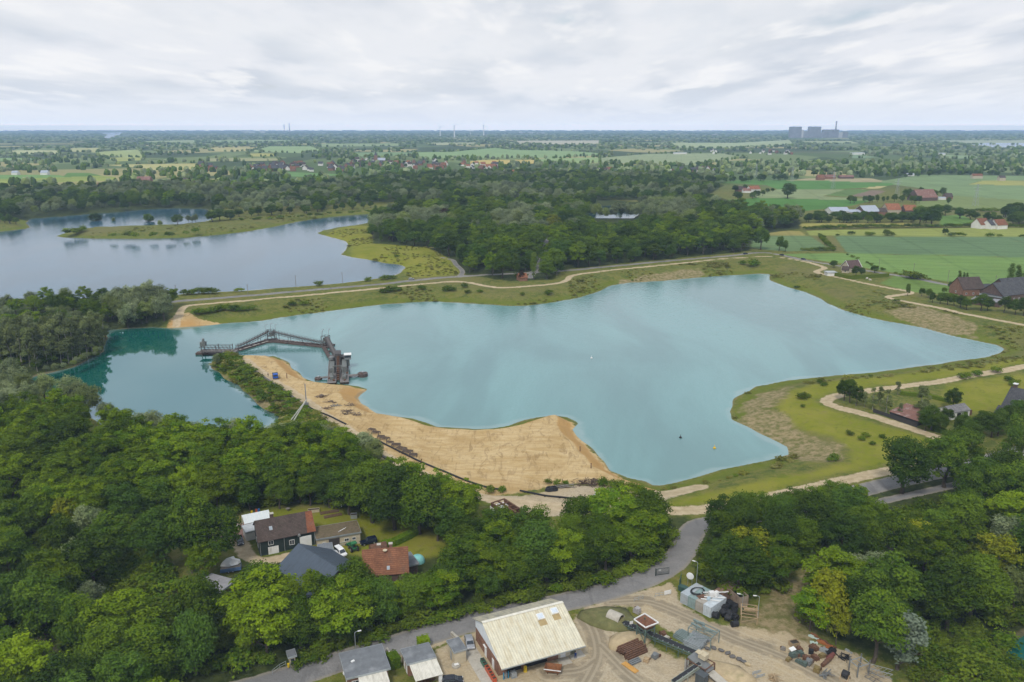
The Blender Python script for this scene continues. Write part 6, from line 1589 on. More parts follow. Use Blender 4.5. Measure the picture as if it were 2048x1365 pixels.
# farms further out
def farms():
 T = {'o': tiles('bright_tiles', (0.36, 0.15, 0.075), (0.30, 0.125, 0.065)), 'r': M_TILER, 'b': M_TILEB, 's': M_SOLAR, 'd': M_SLATE2, 'p': M_RUSTROOF}
 Wm = {'w': M_WALLW, 'k': M_BRICK, 'd': M_BRICKD, 'c': M_BEIGE}
 for nm,lb,a,b,W,h,rise,rt,wt in [
  ('grey_barn', 'long barn with pale grey sheet roof at the left of the orange roofed farm', (1663, 423), (1700, 423), 22, 5, 4, 's', 'w'), ('grey_barn', 'lower grey roofed shed right of the long pale barn', (1699, 425), (1730, 425), 16, 4, 2.5, 's', 'c'),
  ('grey_barn', 'grey roofed barn with a brown gable facing right', (1730, 424), (1760, 423), 20, 5, 6.5, 's', 'd'), ('grey_barn', 'brown gabled cowshed just left of the large orange roof', (1756, 424), (1775, 424), 14, 4.5, 4, 'b', 'k'),
  ('orange_barn', 'large farm building with a bright orange hipped roof', (1776, 420), (1803, 420), 20, 5, 7, 'o', 'c'), ('orange_barn', 'farmhouse with smaller orange roof right of the large orange one', (1811, 421), (1834, 421), 14, 5, 6, 'o', 'd'),
  ('grey_barn', 'low pale roofed shed in front of the smaller orange roof', (1812, 424), (1842, 424), 9, 3, 1.6, 's', 'w'), ('big_barn', 'very large dark brown roofed barn half hidden by trees', (1838, 396), (1876, 395), 24, 5, 11, 'p', 'd'),
  ('small_farmhouse', 'small plum roofed farmhouse right of the very large barn', (1892, 394), (1906, 394), 10, 4, 5, 'b', 'k'), ('low_shed', 'low white roofed shed beside the small plum roofed farmhouse', (1878, 396), (1892, 396), 7, 3, 1, 's', 'w'),
  ('red_house', 'leftmost red roofed house of the row by the tree belt', (1950, 446), (1964, 448), 11, 4, 5, 'r', 'k'), ('red_house', 'second red roofed house with a white gable in the row', (1962, 450), (1980, 449), 12, 4.5, 6, 'r', 'w'),
  ('red_house', 'third house of the row with solar panels and white walls', (1983, 451), (1998, 450), 12, 4.5, 5, 'd', 'w'), ('red_house', 'rightmost red roofed house of the row with white gable', (1996, 451), (2016, 450), 12, 4.5, 5.5, 'r', 'w'),
  ('farm_building', 'plum roofed barn left in the white walled farmstead', (1470, 379), (1487, 380), 11, 4, 5, 'b', 'k'), ('farm_building', 'brown roofed shed in the middle of the white walled farmstead', (1487, 382), (1502, 382), 10, 3.5, 3.5, 'p', 'w'),
  ('farm_building', 'white walled farmhouse with an orange roof', (1502, 379), (1521, 378), 11, 5, 5, 'o', 'w'), ('farm_building', 'red roofed farmhouse at the wood edge above the pale field', (1636, 356), (1650, 356), 13, 5, 6, 'r', 'k'),
  ('farm_building', 'brown roofed barn right of the farmhouse at the wood edge', (1652, 354), (1672, 354), 12, 5, 4, 'p', 'k'), ('farm_building', 'long brown roofed barn at the wood edge above the pale field', (1680, 354), (1708, 354), 12, 4, 3, 'p', 'd'),
  ('farm_building', 'yellow walled house at the upper right wood edge', (2000, 356), (2012, 356), 10, 6, 4, 'b', 'c'), ('farm_building', 'second yellow walled house at the far right wood edge', (1946, 352), (1966, 352), 10, 6, 4, 'r', 'c'),
  ('farm_building', 'white shed at the edge of the upper right wood', (1815, 349), (1829, 349), 9, 4, 2, 's', 'w'),
  ('far_barn', 'broad brown roofed barn beyond the wood on the left', (272, 360), (299, 360), 16, 5, 6, 'p', 'k'), ('far_barn', 'long red brown building at the left wood edge', (193, 372), (233, 372), 12, 4, 5, 'p', 'k'),
  ('far_barn', 'plum roofed farmhouse among the trees left of the village', (361, 362), (374, 362), 12, 5, 5, 'b', 'k'), ('far_barn', 'pale walled farm building with brown roof left of the village', (386, 367), (404, 366), 12, 5, 4, 'p', 'w'),
  ('far_barn', 'grey roofed farmhouse at the far left field', (80, 346), (94, 346), 12, 5, 5, 's', 'w'), ('far_barn', 'second grey farm building at the far left field', (22, 346), (34, 346), 12, 5, 4, 's', 'w'),
  ('orange_cabin', 'small cabin with an orange roof at the front of the middle wood', (1040, 556), (1055, 555), 7, 2.6, 2.4, 'o', 'k'),
  ('white_hall', 'long white flat hall in the plain left of the dark wood', (1349, 306), (1374, 306), 30, 6, 1, 's', 'w'), ('white_hall', 'broad white hall below the power station', (1708, 306), (1730, 306), 40, 8, 1, 's', 'w'), ('white_hall', 'small white house in the wood at upper right', (1880, 308), (1891, 308), 15, 9, 3, 's', 'w')]:
  house_px(nm, lb, nm.replace('_', ' ').split()[-1], a, b, W, h, rise, Wm[wt], T[rt], win=False)
 # village houses
 rg = random.Random(4)
 protos = []
 for rt, wt in (('r', 'k'), ('o', 'w'), ('d', 'k'), ('b', 'w'), ('d', 'w')):
  root = empty('village_house', (0, 0, GZ), 0, 'x', 'house')
  gable(root,12,10,5.5,5,Wm[wt],T[rt],0.4); protos.append((root,rt))
 lbs = {'r': 'small red roofed house in the distant village', 'o': 'small bright orange roofed house in the distant village', 'd': 'small slate roofed house in the distant village', 'b': 'small brown roofed house in the distant village'}
 used = set()
 spots = []
 for (x0,x1,y0,y1,n,ks) in ((500,700,331,344,62,(0,2,2,3,4)),(700,800,322,334,18,(0,2,3)),(800,905,326,340,24,(0,2,3,4,1)),(920,990,329,343,22,(1,1,0,4)),(1190,1216,344,352,7,(0,3)),(1335,1428,340,350,16,(0,2,3,4)),(1500,1590,303,310,14,(0,4,3)),(1420,1450,304,309,4,(4,4)),(380,440,330,344,5,(2,0)),(1010,1030,345,352,3,(1,))):
  for _ in range(n):
   spots.append((rg.uniform(x0,x1),rg.uniform(y0,y1),rg.choice(ks)))
 for (x,y,k) in spots:
  p = up(x,y,GZ); root,rt = protos[k]
  s = rg.uniform(0.8,1.25)
  if k not in used:
   o = root; used.add(k)
  else:
   o = copy_tree(root)
  o.location = p; o.rotation_euler = (0,0,rg.choice((0,1.57)) + rg.uniform(-0.4,0.4)); o.scale = (s,s,s * rg.uniform(0.9,1.2))
  o['label'] = lbs[rt]; o['group'] = {'r': 'red roofed village houses', 'o': 'orange roofed village houses', 'd': 'slate roofed village houses', 'b': 'brown roofed village houses'}[rt]
 for i,(root,rt) in enumerate(protos):
  if i not in used: [bpy.data.objects.remove(c) for c in list(root.children_recursive)]; bpy.data.objects.remove(root)
 # trees between the village houses
 rg2 = random.Random(9)
 for (x,y,k) in spots:
  if rg2.random() < 0.6:
   p = up(x + rg2.uniform(-5,5),y + rg2.uniform(0.4,2.2),GZ)
   plant('broadleaf', p.x, p.y, rg2.uniform(7, 12), 'round tree between the village roofs', 'trees between the village roofs', z=GZ, wide=1.2, name='village_tree', cat='village tree', rg=rg2)
 # church
 p = up(752, 327, GZ); ch = empty('church', p, 0.1, 'brick village church with a pointed tower', 'church')
 m = MB(); m.box(-5, -5, 0, 5, 5, 24); m.build('tower', M_BRICK, ch)
 m = MB(); m._add([(-5.2, -5.2, 24), (5.2, -5.2, 24), (5.2, 5.2, 24), (-5.2, 5.2, 24), (0, 0, 36)], [(0, 1, 4), (1, 2, 4), (2, 3, 4), (3, 0, 4), (3, 2, 1, 0)]); m.build('spire', M_SLATE2, ch)
 nv = empty('nave', (5, -8, 0), 0); nv.parent = ch
 wo,ro = gable(nv,24,16,9,7,M_BRICK,M_SOLAR,0.3)
 for o in (wo,ro): pass
farms()
def far_industry():
 # power station
 grey = flat('hazy_grey_cladding', (0.27, 0.27, 0.29), 0.7, var=0.25, vs=0.03, dirt=(0.16, 0.16, 0.18), dirt_s=0.02)
 pale = flat('pale_cladding', (0.55, 0.53, 0.5), 0.7, var=0.1, vs=0.02)
 y0 = 276.0
 def blk(mb,x0,x1,yt,depth=60,mi=0):
  a = up(x0,y0,GZ); b = up(x1,y0,GZ); dpt = a.y * CP
  h = (y0 - yt) * dpt / FPX
  mb.box(a.x - PS.x,a.y - PS.y,0,b.x - PS.x,a.y - PS.y + depth,h)
  return a.x - PS.x,b.x - PS.x,a.y - PS.y,h
 PS = up(1640,y0,GZ)
 ps = empty('power_station', PS, 0, 'grey power station blocks with a tall chimney on the right horizon', 'power station')
 for (x0,x1,yt) in ((1580,1601.5,254.5),(1618,1640,254.5),(1647,1661,260),(1666,1676,260),(1685.5,1694.5,264)):
  m = MB(); xa,xb,ya,h = blk(m,x0,x1,yt)
  for k in range(5): m.box(xa - 3,ya - 3,h * (0.2 + 0.18 * k),xb + 3,ya - 0.5,h * (0.2 + 0.18 * k) + 3)
  for k in range(7): m.box(xa + (xb - xa) * k / 6 - 1.5,ya - 5,0,xa + (xb - xa) * k / 6 + 1.5,ya - 3.2,h + 2)
  m.build('boiler_house', grey, ps)
 for (x0,x1,yt) in ((1607.5,1618,263),(1640.5,1647,266),(1661,1666,266)):
  m = MB(); blk(m, x0, x1, yt); m.build('low_block', grey, ps)
 m = MB(); blk(m, 1602, 1606.5, 260.5); m.build('silo', pale, ps)
 for (x0,x1,yt) in ((1677,1680,266),(1681,1684.5,265),(1618,1622,273.5),(1642,1650,274)):
  m = MB(); blk(m, x0, x1, yt, 20); m.build('annex', pale, ps)
 a = up(1671.3,y0 - 0.1,GZ) - PS; h = (y0 - 244) * PS.y * CP / FPX
 m = MB(); m.tube([(a.x, a.y + 20, 0), (a.x, a.y + 20, h)], [11, 6.5], 12); ck = m.build('chimney', flat('chimney_concrete', (0.3, 0.29, 0.29), 0.8), ps)
 m = MB(); m.tube([(a.x, a.y + 20, h * 0.93), (a.x, a.y + 20, h * 0.99)], 9, 12); m.build('collar', grey, ck)
 # wind turbines
 tw = flat('turbine_white', (0.80, 0.80, 0.80), 0.4, var=0.03)
 proto = None
 for (px,yb,yt,ph) in ((880.5,274.5,254,1.57),(909,276,252.5,1.2),(941,272,261,0.3),(967.5,274,252,0.1)):
  p = up(px,yb,GZ); hub = (yb - yt) * p.y * CP / FPX; k = hub / 100.0
  if proto is None:
   t = empty('wind_turbine', p, 0, 'x', 'wind turbine')
   m = MB(); m.tube([(0, 0, 0), (0, 0, 99)], [5.0, 2.6], 10); m.build('tower', tw, t)
   m = MB(); m.box(-2.2, -4, 98, 2.2, 8, 102.5); nc = m.build('nacelle', tw, t)
   m = MB(); m.lathe((0, -4.2, 100.5), [(2.0, 0), (1.6, -2), (0.2, -3)], 8, axis='Y'); m.build('hub', tw, nc)
   ro = bpy.data.objects.new('rotor', None); link(ro, t); ro.location = (0, -6, 100.5)
   for j in range(3):
    b = MB(); a_ = j * 2.0944
    d = Vector((math.sin(a_),0,math.cos(a_))); s = Vector((math.cos(a_),0,-math.sin(a_)))
    b.hexa([d * 1 - s * 1.2 - Vector((0,.4,0)),d * 1 + s * 1.2 - Vector((0,.4,0)),d * 1 + s * 1.2 + Vector((0,.4,0)),d * 1 - s * 1.2 + Vector((0,.4,0)),d * 42 - s * 0.4 - Vector((0,.15,0)),d * 42 + s * 0.4 - Vector((0,.15,0)),d * 42 + s * 0.4 + Vector((0,.15,0)),d * 42 - s * 0.4 + Vector((0,.15,0))])
    b.build('blade', tw, ro)
   proto = t
  else:
   t = copy_tree(proto)
  t.location = p; t.scale = (k * 1.25,k * 1.25,k)
  t['group'] = 'wind turbines on the horizon'
  t['label'] = {880.5: 'leftmost tall white wind turbine on the horizon', 909: 'second tall white wind turbine from the left', 941: 'shortest white wind turbine, third from the left', 967.5: 'rightmost tall white wind turbine on the horizon'}[px]
  for c in t.children:
   if c.name.startswith('rotor'): c.rotation_euler = (0, ph, 0)
 for px, yt, lb in ((569, 249.5, 'left and shorter of two thin grey chimneys on the horizon'), (579.5, 247.5, 'right and taller of two thin grey chimneys on the horizon')):
  p = up(px,266,GZ); h = (266 - yt) * p.y * CP / FPX
  m = MB(); m.tube([(0, 0, 0), (0, 0, h)], [11, 7], 10); o = m.build('factory_chimney', flat('chimney_concrete', (0.3, 0.29, 0.29), 0.8)); o.location = p; tag(o, lb, 'chimney')
 for (x0, x1, yb, yt, lb) in ((482, 508, 266, 263, 'long white factory left of the two thin chimneys'), (517, 531, 266, 262.6, 'short white factory nearest the two thin chimneys'), (1040, 1089, 267, 265, 'very long white warehouse right of the turbines'), (1038, 1044, 267, 262.5, 'white tower block at the left end of the very long warehouse'), (433, 444, 265.5, 264, 'small white factory farthest left on the horizon'), (620, 650, 266, 264.4, 'white sheds right of the thin chimneys'), (700, 718, 267, 265.2, 'white factory left of the wind turbines'), (765, 782, 268, 266.3, 'low white factory nearest the turbines'), (1387, 1418, 264.5, 263, 'thin white factory line beyond the middle plain'), (1350, 1370, 269, 267.2, 'pale factory below the thin white line'), (1425, 1436, 271, 269, 'pale block left of the power station')):
  a = up(x0,yb,GZ); b = up(x1,yb,GZ); h = (yb - yt) * a.y * CP / FPX; wd = b.x - a.x
  fr = empty('far_factory', a, 0, lb, 'factory')
  m = MB(); m.box(0, 0, 0, wd, 60, h * 0.8); m.box(wd * 0.3, 5, h * 0.8, wd * 0.62, 50, h); m.build('hall', pale if yt > 266 else M_WHITE, fr)
  m = MB(); m.box(-2, -2, h * 0.8 - 2, wd + 2, 0, h * 0.8 + 1); m.build('roof_edge', pale, fr)
far_industry()
M_TYRE = flat('tyre_rubber', (0.02, 0.02, 0.02), 0.9)
M_RIM = flat('wheel_rim', (0.4, 0.4, 0.41), 0.35, 0.6)
M_LAMP = flat('lamp_glass', (0.7, 0.7, 0.68), 0.15)
def pxang(a,b):
 p = gp(*a); q = gp(*b)
 return math.atan2(q.y - p.y,q.x - p.x)
def wheels(root,xs,y,r,wdt=0.22):
 for x in xs:
  for s in (-1,1):
   m = MB(); m.lathe((x, s * y - wdt / 2, r), [(r * 0.55, 0), (r, 0.03), (r, wdt - 0.03), (r * 0.55, wdt)], 14, axis='Y'); w = m.build('wheel', M_TYRE, root)
   m = MB(); m.lathe((x, s * y - wdt / 2 - 0.01, r), [(r * 0.2, 0), (r * 0.58, 0.0), (r * 0.58, wdt + 0.02), (r * 0.2, wdt + 0.02)], 12, axis='Y'); m.build('rim', M_RIM, w)
def car(label, px, rz, paint, kind='hatch', cat='car', group=None, loc=None):
 root = empty({'hatch': 'parked_car', 'jeep': 'parked_jeep', 'van': 'parked_van'}[kind], loc or gp(*px), rz, label, cat, group)
 L, Wd = {'hatch': (4.2, 1.75), 'jeep': (4.4, 1.8), 'van': (4.3, 1.8)}[kind]
 prof = {'hatch': [(-2.1, .35), (-2.1, .85), (-1.9, 1.0), (0.75, .95), (1.95, .78), (2.1, .6), (2.1, .3)],
   'jeep': [(-2.2, .45), (-2.2, 1.05), (0.7, 1.08), (2.1, 1.02), (2.2, .8), (2.2, .42)],
   'van': [(-2.15, .35), (-2.15, 1.1), (0.9, 1.05), (1.95, .85), (2.15, .65), (2.15, .32)]}[kind]
 cab = {'hatch': [(-2.0, .95), (-1.7, 1.42), (-0.2, 1.47), (0.35, 1.4), (1.1, .92)], 'jeep': [(-2.15, 1.02), (-2.05, 1.75), (0.1, 1.78), (0.65, 1.05)], 'van': [(-2.1, 1.05), (-2.05, 1.8), (0.2, 1.85), (0.75, 1.7), (1.45, .98)]}[kind]
 def loft(pr,w0,w1,zt):
  n = len(pr); m = MB(); zlo = min(z for _,z in pr)
  vs = []
  for s in (-1,1):
   for x,z in pr:
    k = (z - zlo) / (zt - zlo + 1e-6); vs.append((x,s * (w0 + (w1 - w0) * k) / 2,z))
  fs = [tuple(range(n)),tuple(range(2 * n - 1,n - 1,-1))] + [(i,(i + 1) % n,n + (i + 1) % n,n + i) for i in range(n)]
  m._add(vs,fs); return m
 body = loft(prof, Wd, Wd * 0.98, 1.1).build('body', paint, root, bevel=0.06)
 c = loft(cab, Wd * 0.95, Wd * 0.78, 1.8).build('cabin', paint, root, bevel=0.04)
 # windows: side strips, windscreen and rear pane just proud of the cabin
 x0,x1 = cab[0][0],cab[-1][0]; zb = cab[0][1]; zt = cab[1][1]
 m = MB()
 for s in (-1,1):
  a = [(x0 + 0.25,zb + 0.06),(cab[1][0] + 0.15,zt - 0.07),(cab[-2][0] - 0.12,zt - 0.07),(x1 - 0.35,zb + 0.06)]
  def yy(z): k = (z - zb) / (1.8 - zb); return s * (Wd * 0.95 + (Wd * 0.78 - Wd * 0.95) * k) / 2 + s * 0.012
  m.poly([(x,yy(z),z) for x,z in a])
 pa,pb = cab[-2],cab[-1]
 m.poly([(pa[0] + 0.05,-Wd * 0.36,pa[1] - 0.04),(pa[0] + 0.05,Wd * 0.36,pa[1] - 0.04),(pb[0] + 0.02,Wd * 0.42,pb[1] + 0.06),(pb[0] + 0.02,-Wd * 0.42,pb[1] + 0.06)])
 pa,pb = cab[1],cab[0]
 m.poly([(pa[0] - 0.05,-Wd * 0.36,pa[1] - 0.06),(pa[0] - 0.05,Wd * 0.36,pa[1] - 0.06),(pb[0] - 0.03,Wd * 0.42,pb[1] + 0.08),(pb[0] - 0.03,-Wd * 0.42,pb[1] + 0.08)])
 m.build('windows', M_GLASS, c)
 wheels(root, (-1.3, 1.35), Wd / 2 - 0.1, 0.34 if kind != 'jeep' else 0.4)
 for s in (-1,1):
  m = MB(); m.box(L / 2 - 0.06, s * 0.62 - 0.16, 0.55, L / 2 + 0.02, s * 0.62 + 0.16, 0.72); m.build('headlight', M_LAMP, body)
 return root
P_BLACK = flat('black_car_paint', (0.012, 0.014, 0.02), 0.2, 0.2, 0.6)
P_BLUE = flat('dark_blue_car_paint', (0.012, 0.018, 0.04), 0.22, 0.2, 0.6)
P_WHITE = flat('white_car_paint', (0.75, 0.75, 0.75), 0.25, 0, 0.6)
P_SILVER = flat('silver_car_paint', (0.4, 0.41, 0.43), 0.3, 0.5, 0.6)
car('dark car parked on the farm drive left of the green farmhouse', (480, 1086), pxang((478, 1078), (483, 1092)), P_BLACK)
car('dark blue off-roader parked on the lawn beside the mossy shed', (737, 1088), pxang((750, 1085), (723, 1091)), P_BLUE, 'jeep', 'off-roader')
car('white estate van parked on the grass behind the blue barn', (681, 1109), pxang((673, 1103), (688, 1115)), P_WHITE, 'van', 'van')
car('dark grey car parked beside the workshop hall', (939, 1290), pxang((936, 1280), (941, 1298)), P_SILVER)
car('dark car cut off by the bottom edge in front of the canopy garage', (905, 1366), pxang((895, 1366), (915, 1364)), P_BLACK)
for (a, b, c, pt, lb) in [((1491, 509), (1486, 509), (1496, 508), P_BLUE, 'blue car on the far road left of the junction'), ((1563, 511.5), (1568, 512.5), (1558, 510.5), P_BLACK, 'dark car on the far road just right of the junction'), ((1607, 520), (1602, 519), (1613, 521), P_BLACK, 'dark car farthest right on the far road'), ((823, 560), (816, 560.6), (830, 559.4), P_SILVER, 'silver car on the embankment road by the far lake')]:
 car(lb, a, pxang(b, c), pt, group='cars on the far road')
# tractor
def tractor():
 t = empty('tractor', gp(707, 1101), pxang((712, 1105), (702, 1093)), 'green tractor with a loader standing on the farm lawn', 'tractor')
 gm = flat('tractor_green', (0.03, 0.16, 0.06), 0.4)
 m = MB(); m.box(0.2, -0.4, 0.8, 2.0, 0.4, 1.5); m.box(-1.2, -0.5, 0.8, 0.2, 0.5, 1.2); m.build('body', gm, t)
 m = MB()
 for x in (-1.1,0.1):
  for y in (-0.6,0.6): m.bar((x,y,1.2),(x,y,2.4),0.08)
 m.box(-1.25, -0.75, 2.4, 0.25, 0.75, 2.5); m.build('cab', gm, t)
 m = MB(); m.box(-0.9, -0.3, 1.2, -0.4, 0.3, 1.5); m.build('seat', M_BLACK, t)
 wheels(t,(-0.8,),0.85,0.75,0.4); wheels(t,(1.5,),0.75,0.45,0.28)
 m = MB()
 for s in (-1,1): m.bar((0.0,s * 0.75,1.5),(2.6,s * 0.75,0.9),0.12)
 m.box(2.5, -0.9, 0.3, 3.0, 0.9, 0.9); m.build('loader', gm, t)
 m = MB(); m.tube([(1.3, 0.3, 1.4), (1.3, 0.3, 2.3)], 0.05, 6); m.build('exhaust', M_BLACK, t)
tractor()
b = empty('boat_trailer', gp(695, 1088), pxang((683, 1090), (706, 1086)), 'road trailer under the small white boat by the mossy shed', 'trailer')
m = MB(); m.bar((-2.2, -0.6, 0.45), (1.6, -0.6, 0.45), 0.1); m.bar((-2.2, 0.6, 0.45), (1.6, 0.6, 0.45), 0.1); m.bar((1.6, -0.6, 0.45), (3.0, 0, 0.45), 0.1); m.bar((1.6, 0.6, 0.45), (3.0, 0, 0.45), 0.1); m.bar((-1, -0.7, 0.45), (-1, 0.7, 0.45), 0.1); m.build('frame', M_GALV, b)
wheels(b,(-0.6,),0.8,0.3)
b2 = empty('boat', b.location + Vector((0, 0, 0.52)), b.rotation_euler[2], 'small open white boat lying on a trailer by the mossy shed', 'boat')
hullp = [(-2.2,0.75),(-0.5,0.85),(1.0,0.7),(2.0,0.35),(2.6,0.02)]
m = MB(); vs = []; n = len(hullp)
for (x,y) in hullp: vs += [(x,-y,0.75),(x,-y * 0.6,0.1),(x,0,0.0),(x,y * 0.6,0.1),(x,y,0.75)]
fs = [(i * 5 + k,i * 5 + k + 1,i * 5 + k + 6,i * 5 + k + 5) for i in range(n - 1) for k in range(4)] + [(0,1,2,3,4)]
m._add(vs, fs); ho = m.build('hull', M_WHITE, b2); sm = ho.modifiers.new('t', 'SOLIDIFY'); sm.thickness = 0.06
m = MB(); m.box(-1.2, -0.72, 0.45, -0.9, 0.72, 0.52); m.box(0.5, -0.66, 0.45, 0.8, 0.66, 0.52); m.build('thwart', M_WOOD, b2)
# rusty tank
tk = empty('steel_tank', gp(757, 1106), pxang((750, 1104), (766, 1108)) + 0.9, 'large rusty cylindrical tank lying on its side behind the red roofed house', 'tank')
m = MB(); m.lathe((-2.2, 0, 1.35), [(1.25, 0), (1.35, 0.15), (1.35, 4.2), (1.25, 4.35)], 20, axis='X'); m.build('shell', M_RUST, tk)
m = MB(); m.lathe((2.17, 0, 1.35), [(1.1, 0), (1.12, 0.03)], 20, axis='X'); m.build('end_plate', flat('dark_rust', (0.10, 0.05, 0.035), 0.9), tk)
m = MB(); m.box(-1.5, -1.0, -0.2, -1.1, 1.0, 0.25); m.box(1.0, -1.0, -0.2, 1.4, 1.0, 0.25); m.build('cradle', M_GREYWOOD, tk)
# ride-on mower
mw = empty('ride_on_mower', gp(685, 1129), 0.5, 'red ride-on mower on the grass between barn and red roofed house', 'mower')
rm = flat('mower_red', (0.5, 0.03, 0.03), 0.4)
m = MB(); m.box(0.1, -0.4, 0.3, 1.0, 0.4, 0.8); m.box(-0.9, -0.55, 0.2, 0.1, 0.55, 0.45); m.build('body', rm, mw); m = MB(); m.box(-0.6, -0.25, 0.45, -0.15, 0.25, 0.6); m.box(-0.75, -0.25, 0.6, -0.6, 0.25, 1.0); m.build('seat', M_BLACK, mw)
wheels(mw,(-0.6,),0.55,0.3); wheels(mw,(0.7,),0.5,0.2,0.15)
# tent
tn = empty('dome_tent', gp(835, 1124), 0.3, 'pale turquoise dome tent at the right end of the farm', 'tent')
tq = flat('turquoise_fabric', (0.22, 0.52, 0.50), 0.7, var=0.1)
m = MB(); n = 14
vs = []; fs = []
for i in range(7):
 th = i / 6 * math.pi / 2
 for k in range(n):
  a = 2 * math.pi * k / n; rr = 1.75 * math.cos(th) ** 0.8 if i < 6 else 0.01
  vs.append((rr * math.cos(a) * 1.1,rr * math.sin(a),1.9 * math.sin(th)))
for i in range(6):
 for k in range(n): fs.append((i * n + k,i * n + (k + 1) % n,(i + 1) * n + (k + 1) % n,(i + 1) * n + k))
m._add(vs, fs); m.build('canopy', tq, tn, True)
m = MB()
for a in (0.6,2.2): m.tube([(1.94 * math.cos(a) * math.cos(t),1.77 * math.sin(a) * math.cos(t),1.93 * math.sin(t)) for t in [k * math.pi / 10 for k in range(11)]],0.035,5)
m.build('pole', flat('teal_pole', (0.08, 0.3, 0.3), 0.5), tn)
# white covered trailer by van, tarp heap
def tarp_heap(name,label,p,sx,sy,sz,seed,mat,cat,rz=0.3):
 rg = np.random.default_rng(seed); v = ICO2[0].copy(); v *= (1 + rg.normal(0,0.1,(len(v),1))); v = v * [sx,sy,sz]; v[:,2] = np.maximum(v[:,2],-0.1)
 me = fast_mesh(name,v,None,ICO2[1]); me.materials.append(mat); o = link(bpy.data.objects.new(name,me)); o.location = p; o.rotation_euler = (0,0,rz); return tag(o,label,cat)
tarp_heap('tarpaulin_heap', 'white crumpled tarpaulin heap on the load left of the farm drive', gp(463, 1134) + Vector((0, 0, 1.0)), 2.3, 1.5, 1.5, 3, M_WHITE, 'tarpaulin', 0.4)
tl = empty('flat_trailer', gp(462, 1142), 0.3, 'blue sided trailer loaded with white tarpaulins left of the farm drive', 'trailer')
m = MB(); m.box(-2.4, -1.2, 0.6, 2.4, 1.2, 0.8); m.build('bed', M_GREYWOOD, tl); m = MB(); m.box(-2.4, -1.26, 0.5, 2.4, -1.2, 1.4); m.box(2.4, -1.2, 0.5, 2.46, 1.2, 1.4); m.build('side_board', flat('blue_board', (0.08, 0.14, 0.26), 0.6), tl); wheels(tl, (-0.5, 0.5), 1.0, 0.35)
tarp_heap('covered_machine', 'machine under a white cover beside the white van', gp(669, 1113), 1.3, 1.0, 1.7, 5, M_WHITE, 'covered machine')
# garden bits
def crate(name,label,cat,p,d,mat,rz=0.0,slats=3,group=None):
 o = empty(name,p,rz,label,cat,group)
 m = MB(); x,y,z = d[0] / 2,d[1] / 2,d[2]
 for k in range(slats):
  z0 = z * k / slats + 0.02; z1 = z * (k + 1) / slats - 0.02
  m.box(-x,-y,z0,x,-y + 0.05,z1); m.box(-x,y - 0.05,z0,x,y,z1); m.box(-x,-y + 0.05,z0,-x + 0.05,y - 0.05,z1); m.box(x - 0.05,-y + 0.05,z0,x,y - 0.05,z1)
 m.box(-x + 0.05,-y + 0.05,0.0,x - 0.05,y - 0.05,0.08)
 m.build('side', mat, o)
 f = MB(); f.box(-x + 0.06, -y + 0.06, z * 0.5, x - 0.06, y - 0.06, z * 0.82); f.build('filling', flat('dark_soil', (0.05, 0.04, 0.03), 0.95), o)
 return o
crate('planter_box', 'pale wooden planter box at the back of the farm lawn', 'planter', gp(627.5, 1024), (3.2, 1.2, 0.9), M_RENDER, 0.2)
crate('planter_box', 'small dark planter at the right of the garden beds', 'planter', gp(708, 1036), (1.8, 1.4, 1.2), M_GALV, 0.2)
for (a, b, lb) in (((640, 1028), (678, 1022), 'upper brown vegetable bed on the farm lawn'), ((648, 1036), (684, 1029), 'lower brown vegetable bed on the farm lawn')):
 p = gp(*a); q = gp(*b); d = q - p
 m = MB(); L = d.length
 for k in range(9):
  m.cbox((L * (k + 0.5) / 9,0,0.08),(L / 9 - 0.05,1.5,0.3),0.0)
 o = m.build('vegetable_bed', flat('bed_soil', (0.12, 0.075, 0.045), 0.95, var=0.35, vs=3)); o.location = p; o.rotation_euler = (0, 0, math.atan2(d.y, d.x)); tag(o, lb, 'vegetable bed')
for (px, col, nm) in (((513, 1025), (0.5, 0.1, 0.04), 'orange red'), ((518, 1024), (0.04, 0.14, 0.4), 'blue'), ((504, 1028), (0.6, 0.45, 0.04), 'yellow')):
 m = MB(); m.lathe((0, 0, 0), [(0.28, 0), (0.33, 0.25), (0.31, 0.45), (0.33, 0.7), (0.28, 0.95), (0.24, 0.96)], 12); o = m.build('barrel', flat(nm.replace(' ', '_') + '_plastic', col, 0.4)); o.location = gp(*px); tag(o, '%s plastic barrel at the wood edge behind the lean-to roof' % nm, 'barrel')
m = MB(); m.lathe((0, 0, 0), [(0.12, 0), (0.1, 0.7), (0.65, 0.72), (0.65, 0.78)], 12); o = m.build('garden_table', M_GREYWOOD); o.location = gp(576, 1022); tag(o, 'round wooden garden table at the back of the farm lawn', 'table')
m = MB(); m.lathe((0, 0, 0), [(0.14, 0), (0.1, 0.8), (0.16, 1.1), (0.05, 1.4)], 10); o = m.build('garden_statue', M_WHITE); o.location = gp(683, 1014); tag(o, 'slim white garden statue at the wood edge', 'statue')
mo = empty('motorbike', gp(474, 1056), 0.3, 'white covered motorbike on the brick paving left of the farmhouse', 'motorbike')
m = MB(); m.cbox((0, 0, 0.75), (1.3, 0.35, 0.4)); m.bar((0.6, 0, 0.8), (0.9, 0, 0.35), 0.08); m.bar((0.5, -0.35, 1.1), (0.5, 0.35, 1.1), 0.05); m.build('body', M_WHITE, mo)
for x in (-0.75,0.8):
 m = MB(); m.lathe((x, -0.08, 0.32), [(0.2, 0), (0.32, 0.02), (0.32, 0.14), (0.2, 0.16)], 12, axis='Y'); m.build('wheel', M_TYRE, mo)
